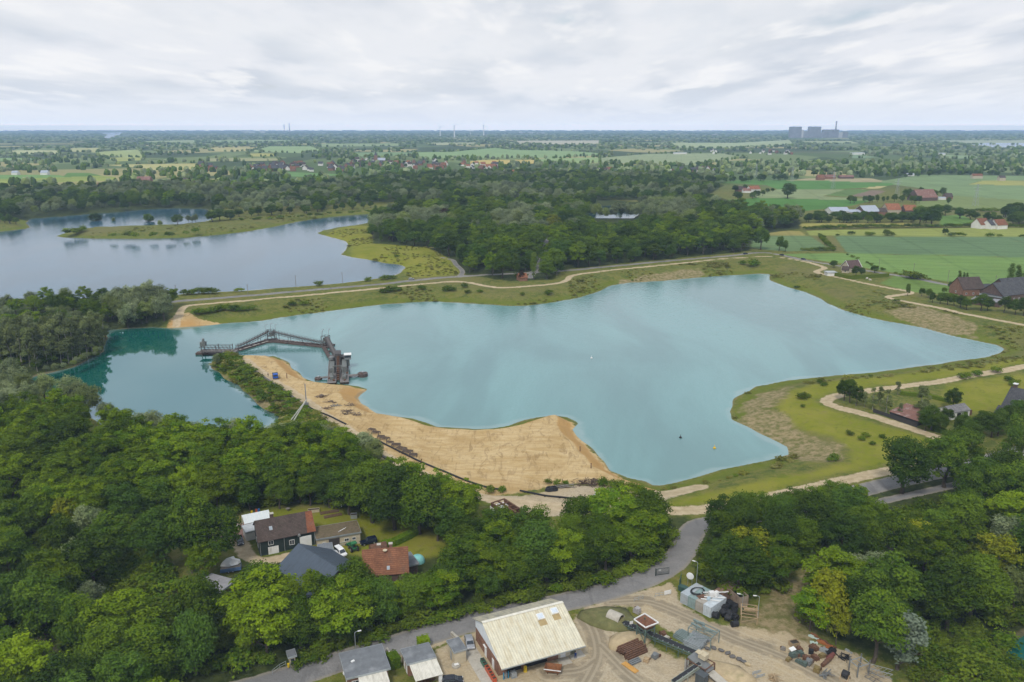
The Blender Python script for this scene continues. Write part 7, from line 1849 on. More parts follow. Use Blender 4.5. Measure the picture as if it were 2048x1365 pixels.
p = gp(470, 1066); m = MB(); m.prism([(-4, -5), (3.0, -5.5), (3.4, 5), (-3, 6)], -0.35, 0.07); o = m.build('brick_terrace', bricks('pink_paving', (0.32, 0.19, 0.15), (0.26, 0.16, 0.13), (0.2, 0.17, 0.14), 0.3, 0.3)); o.location = p; tag(o, 'pinkish brick terrace at the left end of the farmhouse', 'terrace', kind='structure')
# hedges
def hedge(name, label, pts, w, h, mat='shrub', world=None):
 L = np.array([gp(*q)[:] for q in pts]) if world is None else np.array(world)
 rg = np.random.default_rng(len(name) + int(pts[0][0])); P = []; Nn = []
 for a,b in zip(L[:-1],L[1:]):
  d = b - a; ln = np.linalg.norm(d[:2]); n = int(ln * 60 * (w + h) / 3); u = d / ln; s = np.array([-u[1],u[0],0])
  t = rg.random(n); q = rg.random(n); side = rg.integers(0,3,n)
  off = np.where(side == 0,(q - 0.5) * w,np.where(side == 1,w / 2,-w / 2)); z = np.where(side == 0,h,q * h)
  P.append(a + d * t[:,None] + s * off[:,None] + np.array([0,0,1]) * z[:,None]); nn = np.where((side == 0)[:,None],[0,0,1],s * np.sign(off)[:,None]); Nn.append(nn)
 P = np.concatenate(P) + rg.normal(0,0.07,(sum(map(len,P)),3)); Nn = np.concatenate(Nn)
 V,F,T = leaves_from(rg,P,Nn,0.2,rg.uniform(0.1,0.9,len(P)))
 cv = MB()
 for a,b in zip(L[:-1],L[1:]): cv.bar(Vector(a) + Vector((0,0,h * 0.46)),Vector(b) + Vector((0,0,h * 0.46)),w * 0.86,h * 0.92)
 CV = np.array(cv.v); CF = np.array(cv.f) + len(V)
 me = fast_mesh(name, np.vstack([V, CV]), np.vstack([F, CF])); add_attr(me, 'tone', np.concatenate([T, np.full(len(CF), 0.3)]), 'FACE'); me.materials.append(LM[mat])
 return tag(link(bpy.data.objects.new(name, me)), label, 'hedge')
hedge('clipped_hedge', 'rounded clipped hedge between the office and the canopy garage', [(777, 1334), (797, 1328)], 3.0, 2.6, 'locust')
hedge('clipped_hedge', 'narrow clipped hedge behind the canopy garage', [(836, 1296), (858, 1290)], 2.0, 2.2, 'locust')
hedge('clipped_hedge', 'long clipped hedge around the beige gabled house', [(1650, 548), (1700, 559), (1777, 554)], 1.4, 2.6)
hedge('clipped_hedge', 'bright clipped hedge along the sandy track by the double garage', [(1860, 856), (1885, 868), (1916, 880)], 1.6, 2.0)
hedge('garden_hedge', 'leafy hedge across the right part of the farm lawn', [(765, 1096), (790, 1090), (815, 1078), (835, 1066)], 2.0, 1.8, 'locust')
hedge('field_hedge', 'dark hedge bordering the meadow behind the rusty shed', [(1800, 790), (1850, 794), (1900, 806)], 1.6, 1.5)
oc = flat('orange_red_plastic', (0.62, 0.09, 0.03), 0.5)
for k in range(5):
 o = crate('gas_crate', 'orange red crate standing in the row along the hall wall', 'crate', hp(-0.9, 1.6 + k * 0.95), (0.8, 0.8, 1.0), oc, hall.rotation_euler[2], 3, 'orange crates along the hall wall')
for k in range(2):
 crate('green_crate', 'green crate beyond the orange ones along the hall wall', 'crate', hp(-0.9, 6.8 + k * 1.1), (0.8, 0.9, 0.9), flat('green_plastic', (0.05, 0.14, 0.09), 0.5), hall.rotation_euler[2], 3, 'green crates along the hall wall')
for k,c in enumerate(((0.04,0.2,0.32),(0.25,0.27,0.28),(0.04,0.2,0.32))):
 m = MB(); m.lathe((0, 0, 0), [(0.13, 0), (0.15, 0.05), (0.15, 1.3), (0.09, 1.5), (0.05, 1.52), (0.05, 1.65)], 12); o = m.build('gas_cylinder', flat('cylinder_%s' % ('grey' if k == 1 else 'blue'), c, 0.4)); o.location = hp(1.1 + k * 0.5, 1.5)
 tag(o, ['left blue gas cylinder at the front corner of the hall', 'grey gas cylinder at the front corner of the hall', 'right blue gas cylinder at the front corner of the hall'][k], 'gas cylinder')
ib = empty('caged_tank', hp(3.2, 1.5), hall.rotation_euler[2], 'grey plastic liquid tank in a metal cage at the hall corner', 'tank')
m = MB(); m.box(-0.5, -0.5, 0.18, 0.5, 0.5, 1.1); m.lathe((0, 0, 1.1), [(0.15, 0), (0.15, 0.08)], 10); m.build('tank', flat('tank_plastic', (0.38, 0.40, 0.40), 0.4), ib, bevel=0.05)
m = MB()
for k in range(5):
 x = -0.55 + k * 0.275
 for y in (-0.55,0.55): m.bar((x,y,0.15),(x,y,1.15),0.03)
for z in (0.3,0.7,1.12):
 for y in (-0.55,0.55): m.bar((-0.56,y,z),(0.56,y,z),0.03)
 for x in (-0.55,0.55): m.bar((x,-0.55,z),(x,0.55,z),0.03)
m.box(-0.6, -0.6, 0, 0.6, 0.6, 0.12); m.build('cage', M_GALV, ib)
m = MB(); m.lathe((0, 0, 0), [(0.42, 0), (0.42, 0.1), (0.36, 0.2), (0.36, 1.15), (0.2, 1.3)], 14); o = m.build('yellow_drum', flat('signal_yellow', (0.62, 0.43, 0.02), 0.45, dirt=(0.2, 0.13, 0.05))); o.location = hp(6.0, 2.0); tag(o, 'yellow drum at the pier between the open bays', 'drum')
tb = empty('tipping_trailer', gp(1106, 1345), hall.rotation_euler[2] - 0.6, 'rusty steel skip with a white edge standing before the hall', 'skip')
m = MB(); m._add([(-1.3, -0.8, 0.5), (1.3, -0.8, 0.5), (1.3, 0.8, 0.5), (-1.3, 0.8, 0.5), (-1.7, -1.1, 1.3), (1.7, -1.1, 1.3), (1.7, 1.1, 1.3), (-1.7, 1.1, 1.3)], [(3, 2, 1, 0), (0, 1, 5, 4), (1, 2, 6, 5), (2, 3, 7, 6), (3, 0, 4, 7)]); so = m.build('tray', M_RUSTL, tb); so.modifiers.new('t', 'SOLIDIFY').thickness = 0.06
m = MB(); m.bar((-1.75, -1.15, 1.32), (1.75, -1.15, 1.32), 0.12); m.build('rim', M_WHITE, tb); m = MB(); m.bar((-1, -0.7, 0.0), (-1, -0.7, 0.5), 0.15); m.bar((1, -0.7, 0), (1, -0.7, 0.5), 0.15); m.bar((-1, 0.7, 0), (-1, 0.7, 0.5), 0.15); m.bar((1, 0.7, 0), (1, 0.7, 0.5), 0.15); m.build('leg', M_RUST, tb)
well = empty('well_cover', gp(912, 1333), 0.4, 'concrete shaft ring with a pale lid in the gravel by the shed', 'shaft')
m = MB(); m.lathe((0, 0, 0), [(0.9, -0.2), (0.9, 0.4), (0.75, 0.42), (0.7, 0.3)], 14); m.build('ring', M_CONC, well); m = MB(); m.cbox((0.1, 0, 0.46), (0.9, 0.7, 0.06)); m.build('lid', M_WHITE, well)
def person(label,p,rz,top,legs,hgt=1.78,hair=(0.03,0.02,0.015),step=0.1):
 root = empty('person', p, rz, label, 'person')
 me = bpy.data.meshes.new('body')
 J = [(0,0,.95),(0,0,1.15),(0,0,1.38),(0,0,1.50),(0,0.02,1.60),(0,0.03,1.74),
  (0.10,0,.90),(0.11,step,.50),(0.11,step * 0.6,.09),(0.12,step * 0.6 + 0.17,.05),(-0.10,0,.90),(-0.11,-step * 0.4,.50),(-0.11,-step,.09),(-0.12,-step + 0.17,.05),
  (0.19,0,1.40),(0.24,-0.02,1.12),(0.25,0.08,.88),(0.25,0.11,.78),(-0.19,0,1.40),(-0.24,-0.02,1.12),(-0.25,0.08,.88),(-0.25,0.11,.78)]
 Ed = [(0,1),(1,2),(2,3),(3,4),(4,5),(0,6),(6,7),(7,8),(8,9),(0,10),(10,11),(11,12),(12,13),(2,14),(14,15),(15,16),(16,17),(2,18),(18,19),(19,20),(20,21)]
 Rd = [.15,.14,.15,.06,.095,.085,.10,.07,.05,.045,.10,.07,.05,.045,.065,.05,.04,.035,.065,.05,.04,.035]
 me.from_pydata(J,Ed,[]); me.update()
 o = link(bpy.data.objects.new('body', me), root)
 sk = o.modifiers.new('skin', 'SKIN'); o.modifiers.new('sub', 'SUBSURF').levels = 1
 for i,v in enumerate(me.skin_vertices[0].data): v.radius = (Rd[i],Rd[i]); v.use_root = (i == 0)
 dg = bpy.context.evaluated_depsgraph_get(); ev = o.evaluated_get(dg); nm = bpy.data.meshes.new_from_object(ev)
 o.modifiers.clear(); o.data = nm
 for mt in (flat('skin', (0.45, 0.26, 0.18), 0.6), top, legs, flat('dark_shoes', (0.02, 0.02, 0.02), 0.6)): nm.materials.append(mt)
 for f in nm.polygons:
  z = f.center.z; x = abs(f.center.x)
  f.material_index = 3 if z < 0.1 else (2 if z < 0.93 and x < 0.2 else (0 if z > 1.5 or (x > 0.2 and z < 0.86) else 1)); f.use_smooth = True
 m = MB(); m.lathe((0, 0.015, 1.70), [(0.105, 0), (0.11, 0.06), (0.075, 0.13), (0.02, 0.15)], 10); m.build('hair', flat('dark_hair', hair, 0.8), root, True)
 root.scale = (hgt / 1.83,) * 3
 return root
wb = flat('work_blue', (0.02, 0.06, 0.22), 0.8); nv = flat('navy_cloth', (0.02, 0.03, 0.07), 0.85); bk = flat('black_cloth', (0.015, 0.015, 0.018), 0.85)
person('person in blue work clothes standing by the right door of the hall', hp(HL - 1.4, 1.6), 2.6, wb, wb)
person('person in dark clothes standing on the sandy track left of the blue dumper', gp(536.5, 753.5), 1.0, bk, bk)
person('person in dark clothes at the conveyor, farther left of the blue dumper', gp(525.5, 754), 2.0, nv, bk)
CA = gp(1360,1205); CB = gp(1421,1237)
cdir = (CB - CA); crot = math.atan2(cdir.y,cdir.x); cw = cdir.length / 4
def container(label,p,rz,paint,L=6.06,Wd=2.44,H=2.6,open_top=False):
 root = empty('container', p, rz, label, 'container')
 m = MB(); n = 20
 m.box(0.08,0.08,0.0,Wd - 0.08,L - 0.08,0.16)
 for k in range(n):
  y0 = 0.1 + (L - 0.2) * k / n; y1 = 0.1 + (L - 0.2) * (k + 0.5) / n; y2 = 0.1 + (L - 0.2) * (k + 1) / n
  for x,s in ((0.0,1),(Wd,-1)):
   m.box(min(x + s * 0.06,x + s * 0.09),y0,0.16,max(x + s * 0.06,x + s * 0.09),y1,H - 0.1); m.box(min(x + s * 0.02,x + s * 0.05),y1,0.16,max(x + s * 0.02,x + s * 0.05),y2,H - 0.1)
 m.box(0.05,L - 0.1,0.16,Wd - 0.05,L - 0.05,H - 0.1)
 if not open_top:
  m.box(0.06,0.06,H - 0.12,Wd - 0.06,L - 0.06,H - 0.05)
  for k in range(12): m.box(0.1,0.2 + (L - 0.4) * k / 12,H - 0.05,Wd - 0.1,0.2 + (L - 0.4) * (k + 0.5) / 12,H - 0.03)
 m.build('shell', paint, root)
 m = MB()
 for x in (0,Wd - 0.1):
  for y in (0,L - 0.1): m.box(x,y,0,x + 0.1,y + 0.1,H)
  m.box(x,0.1,0,x + 0.1,L - 0.1,0.12); m.box(x,0.1,H - 0.1,x + 0.1,L - 0.1,H)
 for y in (0,L - 0.1): m.box(0.1,y,0,Wd - 0.1,y + 0.1,0.12); m.box(0.1,y,H - 0.1,Wd - 0.1,y + 0.1,H)
 m.build('frame', paint, root)
 for x0 in (0.12,Wd / 2 + 0.01):
  m = MB(); m.box(x0, 0.02, 0.14, x0 + Wd / 2 - 0.13, 0.06, H - 0.12); d = m.build('door', paint, root)
  m = MB()
  for q in (0.3,0.75): m.tube([(x0 + q,-0.01,0.15),(x0 + q,-0.01,H - 0.13)],0.025,6)
  m.build('lock_bar', M_GALV, d)
 if open_top:
  m = MB(); m.box(0.1, 0.1, 0.2, Wd - 0.1, L - 0.1, 1.7); m.build('filling', M_BLACK, root)
 return root
cp = [ribbed('container_grey_blue', (0.36, 0.41, 0.44), 2, 9.0, 0.55, 0.001, dirt=(0.25, 0.2, 0.15), dirt_a=0.5), flat('container_green_grey', (0.22, 0.30, 0.29), 0.55, dirt=(0.2, 0.12, 0.08)), flat('container_buff', (0.36, 0.33, 0.28), 0.6, dirt=(0.22, 0.11, 0.06), dirt_a=0.8), flat('container_pale_blue', (0.50, 0.55, 0.58), 0.5, dirt=(0.34, 0.34, 0.32), dirt_a=0.5)]
for k, lb in enumerate(('pale blue grey container, leftmost of the row, with cables on its roof', 'green grey container, second of the row at the road bend', 'buff container with rusty roof, third of the row', 'light blue container, rightmost of the row, beside the black pipes')):
 p = CA + cdir * (k / 4); container(lb,p,crot,cp[k],Wd=cw - 0.06)
def cpt(x,y,z=0.0):
 c,s = math.cos(crot),math.sin(crot); return Vector((CA.x + x * c - y * s,CA.y + x * s + y * c,CA.z + z))
p = gp(1478, 1216); container('brown open topped container full of scrap behind the light blue one', p, crot + 1.2, flat('container_brown', (0.32, 0.25, 0.18), 0.7, dirt=(0.16, 0.08, 0.05), dirt_a=0.8), open_top=True)
container('rusty roofed container behind the row of pale containers', cpt(cw * 2.2, 6.4), crot, flat('container_rust', (0.22, 0.14, 0.10), 0.75, dirt=(0.12, 0.07, 0.05)))
# clutter on the container roofs
rg = random.Random(3)
for k in range(4):
 m = MB(); m.bar((0, 0, 0), (rg.uniform(4, 6), 0, 0.0), 0.22, 0.12); o = m.build('white_beam', M_WHITE); o.location = cpt(3.6 + rg.uniform(0, 2), 1.2 + k * 1.1, 2.72 + 0.12 * k); o.rotation_euler = (0, 0, crot + 0.6 + 0.12 * k); tag(o, 'white beam lying across the container roofs', 'beam', 'white beams on the container roofs')
m = MB()
for k in range(5): m.tube([(1.5 * math.cos(a) * (1 - 0.06 * k),1.9 * math.sin(a) * (1 - 0.05 * k),0.05 * k) for a in [j * 0.35 for j in range(18)]],0.045,5)
o = m.build('cable_coil', M_BLACK); o.location = cpt(2.4, 3.2, 2.68); o.rotation_euler = (0, 0, crot); tag(o, 'loose coil of black cable on the roof of the leftmost container', 'cable')
for (x, y, d, rz, mt, lb) in ((4.2, 2.2, (2.0, 1.2, 0.1), 0.5, M_RUST, 'rusty plate on the container roofs'), (5.4, 4.4, (1.2, 0.9, 0.9), 0.2, M_WHITE, 'white box on the container roofs'), (6.3, 5.0, (0.8, 0.8, 1.1), 0.7, M_WHITE, 'upright white drum box on the container roofs'), (6.0, 2.4, (1.0, 0.7, 0.5), 1.0, flat('pale_blue_plastic', (0.4, 0.5, 0.56), 0.5), 'pale blue crate on the container roofs')):
 m = MB(); m.cbox((0, 0, d[2] / 2), d); m.cbox((0, 0, d[2] + 0.02), (d[0] * 0.7, d[1] * 0.7, 0.05)); o = m.build('roof_clutter', mt); o.location = cpt(x, y, 2.6); o.rotation_euler = (0, 0, rz); tag(o, lb, 'clutter')
# black pipe rolls
for k in range(17):
 a,b_ = rg.uniform(1428,1475),rg.uniform(1212,1240)
 if k > 13: a,b_ = [(1455,1241),(1469,1253),(1431,1236)][k - 14]
 L = rg.uniform(1.0,1.8); r = rg.uniform(0.5,0.8); ti = rg.uniform(-0.3,0.3)
 m = MB(); m.lathe((0, -L / 2, 0), [(r * 0.6, 0.02), (r, 0), (r, L), (r * 0.6, L - 0.02)], 16, axis='Y'); o = m.build('rubber_roll', M_BLACK); o.location = gp(a, b_) + Vector((0, 0, r * (0.95 if k > 8 else 1.4))); o.rotation_euler = (ti, 0, rg.uniform(0, 3)); tag(o, 'black rubber roll in the heap beside the light blue container', 'rubber roll', 'black rubber rolls beside the containers')
# sloping timber frame with boards
def rack(label, px, rz, w, d, h, mat, cat='rack', name='steel_rack', slope=0.0, load=None, group=None):
 root = empty(name,gp(*px),rz,label,cat,group)
 for x in (-w / 2,w / 2):
  for y in (-d / 2,d / 2):
   m = MB(); m.box(x - 0.08, y - 0.08, -0.3, x + 0.08, y + 0.08, h + (slope if y > 0 else 0)); m.build('leg', mat, root)
 m = MB()
 for x in (-w / 2,w / 2): m.bar((x,-d / 2,h),(x,d / 2,h + slope),0.16)
 for k in range(5):
  t = k / 4; m.bar((-w / 2,-d / 2 + d * t,h + slope * t),(w / 2,-d / 2 + d * t,h + slope * t),0.12)
 m.bar((-w / 2,-d / 2,0.2),(w / 2,-d / 2,h),0.08); m.bar((-w / 2,d / 2,0.2),(w / 2,d / 2,h + slope),0.08)
 m.build('deck_frame', mat, root)
 if load:
  m = MB(); rr = random.Random(int(px[0]))
  for k in range(load): m.cbox((rr.uniform(-w * .35,w * .35),rr.uniform(-d * .3,d * .3),h + 0.25 + slope / 2 + 0.1 * (k % 3)),(rr.uniform(.8,w * .7),rr.uniform(0.12,0.5),rr.uniform(0.08,0.5)),rr.uniform(-0.4,0.4))
  m.build('load', mat, root)
 return root
rack('timber trestle with a slanting board load beside the black rolls', (1497, 1240), crot + 0.6, 3.4, 3.2, 1.6, M_WOOD, name='timber_trestle', slope=1.2, load=7)
rack('green grey steel platform standing on tall legs in the gravel yard', (1406, 1283), crot + 0.1, 5.4, 3.6, 3.0, flat('green_grey_steel', (0.20, 0.25, 0.235), 0.55, 0.2), name='steel_platform', load=8)
# street lamps and signs
def lamp(label,px,h,rz):
 root = empty('street_lamp', gp(*px), rz, label, 'street lamp')
 m = MB(); m.tube([(0, 0, -0.3), (0, 0, h * 0.5), (0, 0, h), (0.35, 0, h + 0.15), (0.8, 0, h + 0.15)], [0.09, 0.075, 0.055, 0.05, 0.045], 8); m.build('pole', M_GALV, root)
 m = MB(); m.cbox((1.0, 0, h + 0.17), (0.75, 0.28, 0.14)); m.build('lamp_head', M_WHITE, root, bevel=0.03)
lamp('street lamp standing behind the leftmost container at the road bend', (1392.5, 1172), 6.2, 2.6); lamp('street lamp beside the timber trestle', (1515, 1238), 5.6, 3.0); lamp('thin lamp post at the right corner of the open topped container', (1484, 1222), 4.0, 2.8)
lamp('street lamp on the verge behind the flat roofed office', (712, 1312), 5.5, 0.4)
def sign(label, px, w, h, zb, rz, mat=M_WHITE, name='sign_board', legs=2, cat='sign'):
 root = empty(name,gp(*px),rz,label,cat)
 m = MB(); m.box(-w / 2, -0.03, zb, w / 2, 0.03, zb + h); m.build('panel', mat, root)
 m = MB()
 for x in ([-w * 0.35,w * 0.35] if legs == 2 else [0]): m.tube([(x,0.06,-0.3),(x,0.06,zb + h - 0.05)],0.045,6)
 m.build('post', M_GALV, root)
sign('blank white board on a fence at the yard entrance', (1335, 1191), 1.8, 1.0, 0.3, 0.35);
mr = empty('traffic_mirror', gp(1379, 1172), -0.5, 'round pale traffic mirror on two posts beside the road bend', 'mirror')
m = MB(); m.lathe((0, -0.08, 2.6), [(0.3, 0), (0.85, 0.03), (0.9, 0.1), (0.85, 0.14)], 18, axis='Y'); m.build('mirror_disc', M_WHITE, mr); m = MB(); m.tube([(-0.5, 0.12, -0.3), (-0.5, 0.12, 2.6)], 0.05, 6); m.tube([(0.5, 0.12, -0.3), (0.5, 0.12, 2.6)], 0.05, 6); m.build('post', M_GALV, mr)
def gate(label,px,rz,w,h,mat):
 root = empty('gate', gp(*px), rz, label, 'gate')
 m = MB(); m.bar((0,0,0.15),(w,0,0.15),0.07); m.bar((0,0,h),(w,0,h),0.07); m.bar((0,0,0.1),(0,0,h),0.09); m.bar((w,0,0.1),(w,0,h),0.07)
 for k in range(1,int(w / 0.14)): m.bar((k * 0.14,0,0.15),(k * 0.14,0,h),0.028)
 m.build('leaf', mat, root); m = MB(); m.box(-0.2, -0.1, -0.3, -0.05, 0.1, h + 0.2); m.build('post', mat, root)
 return root
gate('open dark mesh gate leaf on the left verge of the road bend', (1312, 1152), 0.25, 3.4, 1.8, flat('dark_fence_green', (0.03, 0.05, 0.045), 0.6))
m = MB(); m.box(-0.3, -0.02, 0, 0.3, 0.02, 0.5); o = m.build('gate_sign', M_WHITE); o.location = gp(1319, 1150) + Vector((0, -0.1, 1.1)); tag(o, 'small white sign on the open dark gate', 'sign')
gate('tall green gate leaf at the yard side of the road bend', (1358.5, 1180), 1.25, 3.2, 2.6, flat('gate_green', (0.04, 0.09, 0.075), 0.6))
for k,(a,b_) in enumerate(((1363,1182),(1369,1184))):
 m = MB(); m._add([(-0.55, -0.5, 0.1), (0.55, -0.5, 0.1), (0.55, 0.5, 0.1), (-0.55, 0.5, 0.1), (-0.65, -0.6, 1.2), (0.65, -0.6, 1.2), (0.65, 0.6, 1.3), (-0.65, 0.6, 1.3)], [(3, 2, 1, 0), (4, 5, 6, 7), (0, 1, 5, 4), (1, 2, 6, 5), (2, 3, 7, 6), (3, 0, 4, 7)]); m.cbox((0, 0, 1.3), (1.35, 1.25, 0.1)); o = m.build('waste_bin', flat('gate_green', (0.04, 0.09, 0.075), 0.6)); o.location = gp(a, b_); o.rotation_euler = (0, 0, crot); tag(o, 'dark green waste bin, %s of the pair beside the tall gate' % ('left' if k == 0 else 'right'), 'waste bin')
# low fence rails near the entrance
for k,(a,b_) in enumerate((((1268,1204),(1286,1199)),((1310,1195),(1326,1192)))):
 p0 = gp(*a); p1 = gp(*b_); m = MB(); d = p1 - p0
 for z in (0.4,0.9): m.tube([(0,0,z),(d.x,d.y,z)],0.04,6)
 for t in (0,0.5,1): m.tube([(d.x * t,d.y * t,-0.2),(d.x * t,d.y * t,1.0)],0.05,6)
 o = m.build('barrier', M_GALV); o.location = p0; tag(o, ('grey pipe barrier farther left on the yard side of the road' if k == 0 else 'grey pipe barrier beside the blank white board'), 'barrier')
# hopper on legs
hpx = [(1268,1239.5),(1289.5,1228),(1317,1246),(1291,1256)]
Hh = 4.6
hc = [E(x,y,Hh) for x,y in hpx]; cen = sum(hc,Vector()) / 4
hop = empty('feed_hopper', (cen.x, cen.y, GZ), 0, 'rusty square feed hopper on a green steel frame in the yard', 'hopper')
loc_ = [Vector((v.x - cen.x,v.y - cen.y,Hh)) for v in hc]; low = [v * 0.22 for v in loc_]
for v in low: v.z = Hh - 2.3
m = MB(); m._add(loc_ + low, [(0, 1, 5, 4), (1, 2, 6, 5), (2, 3, 7, 6), (3, 0, 4, 7)]); fo = m.build('funnel', flat('hopper_rust', (0.20, 0.095, 0.06), 0.85, var=0.3, vs=1.5, dirt=(0.3, 0.2, 0.1), dirt_a=0.5), hop); fo.modifiers.new('t', 'SOLIDIFY').thickness = 0.08
m = MB()
for i in range(4): m.bar(loc_[i] + Vector((0,0,0.05)),loc_[(i + 1) % 4] + Vector((0,0,0.05)),0.16,0.25)
m.build('rim', M_WHITE, hop)
gs = flat('frame_green', (0.10, 0.15, 0.13), 0.6, 0.2, dirt=(0.15, 0.09, 0.06))
for i in range(4):
 f = loc_[i] * 0.72; m = MB(); m.bar((f.x, f.y, -0.4), (f.x, f.y, Hh - 0.5), 0.25); m.build('leg', gs, hop)
m = MB()
for i in range(4):
 a = loc_[i] * 0.72; b_ = loc_[(i + 1) % 4] * 0.72; m.bar((a.x,a.y,0.5),(b_.x,b_.y,Hh - 1.5),0.12); m.bar((a.x,a.y,Hh - 1.4),(b_.x,b_.y,Hh - 1.4),0.16)
m.build('brace', gs, hop)
# earth ramp + tunnel + belt conveyor
tun = empty('tunnel_pipe', gp(1237, 1247), pxang((1237, 1247), (1300, 1275)), 'short concrete tunnel pipe at the foot of the yard conveyor', 'pipe')
m = MB(); m.lathe((-2.5, 0, 0.9), [(1.45, 0), (1.5, 3.2), (1.25, 3.2), (1.2, 0.3), (0.05, 0.2)], 18, axis='X'); m.build('shell', M_CONC, tun)
def belt(name, label, a, b_, za, zb, w, frame, legs=4, cat='conveyor', group=None, beltm=None):
 A = gp(*a); B = gp(*b_); A.z = GZ + za; B.z = GZ + zb
 root = empty(name,(A.x,A.y,GZ),math.atan2(B.y - A.y,B.x - A.x),label,cat,group)
 L = math.hypot(B.x - A.x,B.y - A.y); f = lambda t: za + (zb - za) * t
 m = MB()
 for s in (-1,1):
  m.bar((0,s * w / 2,f(0)),(L,s * w / 2,f(1)),0.12,0.22); m.bar((0,s * w / 2,f(0) - 0.55),(L,s * w / 2,f(1) - 0.55),0.1,0.12)
  n = max(6,int(L / 1.3))
  for k in range(n): m.bar((L * k / n,s * w / 2,f(k / n) - 0.5),(L * (k + 1) / n,s * w / 2,f((k + 1) / n)),0.06)
 m.build('truss', frame, root)
 m = MB(); m.slab([(0, -w * 0.42, f(0) + 0.14), (L, -w * 0.42, f(1) + 0.14), (L, w * 0.42, f(1) + 0.14), (0, w * 0.42, f(0) + 0.14)], 0.05); m.build('belt', beltm or M_BLACK, root)
 m = MB()
 for k in range(int(L / 1.2)):
  t = (k + 0.5) / int(L / 1.2); m.bar((L * t,-w * 0.55,f(t) + 0.22),(L * t,-w * 0.40,f(t) + 0.3),0.1); m.bar((L * t,w * 0.40,f(t) + 0.3),(L * t,w * 0.55,f(t) + 0.22),0.1)
 m.build('idlers', M_GALV, root)
 for k in range(legs):
  t = (k + 0.5) / legs
  if f(t) < 0.9: continue
  for s in (-1,1):
   m = MB(); m.bar((L * t, s * w / 2, -0.4), (L * t, s * w / 2, f(t) - 0.4), 0.12); m.build('leg', frame, root)
 return root
belt('belt_conveyor', 'long black belt conveyor running under the rusty hopper', (1238, 1248), (1396, 1330), 0.8, 2.4, 1.5, gs, 7)
def mound(name,label,px,sx,sy,sz,rz,mat,seed=2):
 v = ICO2[0].copy(); rgn = np.random.default_rng(seed); v *= (1 + rgn.normal(0,0.06,(len(v),1))); v = v * [sx,sy,sz]
 me = fast_mesh(name, v, None, ICO2[1], True); me.materials.append(mat); o = link(bpy.data.objects.new(name, me)); o.location = gp(*px) - Vector((0, 0, sz * 0.1)); o.rotation_euler = (0, 0, rz); return tag(o, label, 'mound', kind='structure')
M_EARTH = flat('sandy_earth', (0.42, 0.33, 0.2), 0.95, var=0.2, vs=0.8, dirt=(0.2, 0.19, 0.08), dirt_s=0.5, dirt_a=0.6)
mound('earth_mound', 'grassy earth bank over the tunnel pipe', (1222, 1240), 7.5, 4.5, 1.6, -0.3, flat('grassy_earth', (0.13, 0.13, 0.05), 0.95, var=0.3, vs=0.8, dirt=(0.28, 0.21, 0.1)), 3)
mound('earth_ramp', 'pale sand ramp beside the hopper', (1257, 1285), 5.2, 3.4, 1.5, 0.3, M_EARTH, 4)
mound('earth_mound', 'low earth bank beside the screening machine', (1452, 1345), 6.5, 3.0, 1.0, -0.5, M_EARTH, 5)
# screening machine
sc = empty('screening_machine', gp(1400, 1345), crot, 'old screening machine with hopper and sloping chutes at the bottom edge', 'screening machine')
m = MB()
for x in (-2.2,2.2):
 for y in (-1.6,1.6): m.bar((x,y,-0.3),(x,y,2.6),0.2)
for z in (1.0,2.6):
 for y in (-1.6,1.6): m.bar((-2.2,y,z),(2.2,y,z),0.16)
 for x in (-2.2,2.2): m.bar((x,-1.6,z),(x,1.6,z),0.16)
m.build('frame', M_RUST, sc); m = MB(); m.slab([(-2.4, -1.2, 2.7), (2.4, -1.2, 1.6), (2.4, 1.2, 1.6), (-2.4, 1.2, 2.7)], 0.25); m.build('screen_deck', M_STEEL, sc)
m = MB(); m.box(-1.0, 0.4, 2.7, 0.6, 2.0, 3.7); m.box(-1.6, 0.2, 3.7, -0.4, 1.4, 3.85); m.build('feed_box', M_RENDER, sc)
m = MB(); m.slab([(2.4, -1.0, 1.4), (6.4, -1.0, 0.3), (6.4, 1.0, 0.3), (2.4, 1.0, 1.4)], 0.12); m.build('chute', M_CONC, sc); m = MB(); m.box(1.2, -3.4, -0.2, 3.2, -1.9, 2.2); m.box(1.1, -3.5, 2.2, 3.3, -1.8, 2.35); m.build('engine_house', flat('dark_grey_paint', (0.07, 0.08, 0.085), 0.6), sc)
m = MB()
for k in range(9): m.bar((-2.4,-1.9,0.2 + k * 0.3),(-1.6,-1.9,0.2 + k * 0.3),0.06)
m.bar((-2.4, -1.9, 0), (-2.4, -1.9, 2.9), 0.08); m.bar((-1.6, -1.9, 0), (-1.6, -1.9, 2.9), 0.08); m.build('ladder', M_GALV, sc)
belt('belt_conveyor', 'pale green conveyor leaving the screening machine at the bottom edge', (1345, 1372), (1398, 1350), 0.9, 2.6, 1.0, flat('pale_green_steel', (0.3, 0.34, 0.29), 0.5), 3)
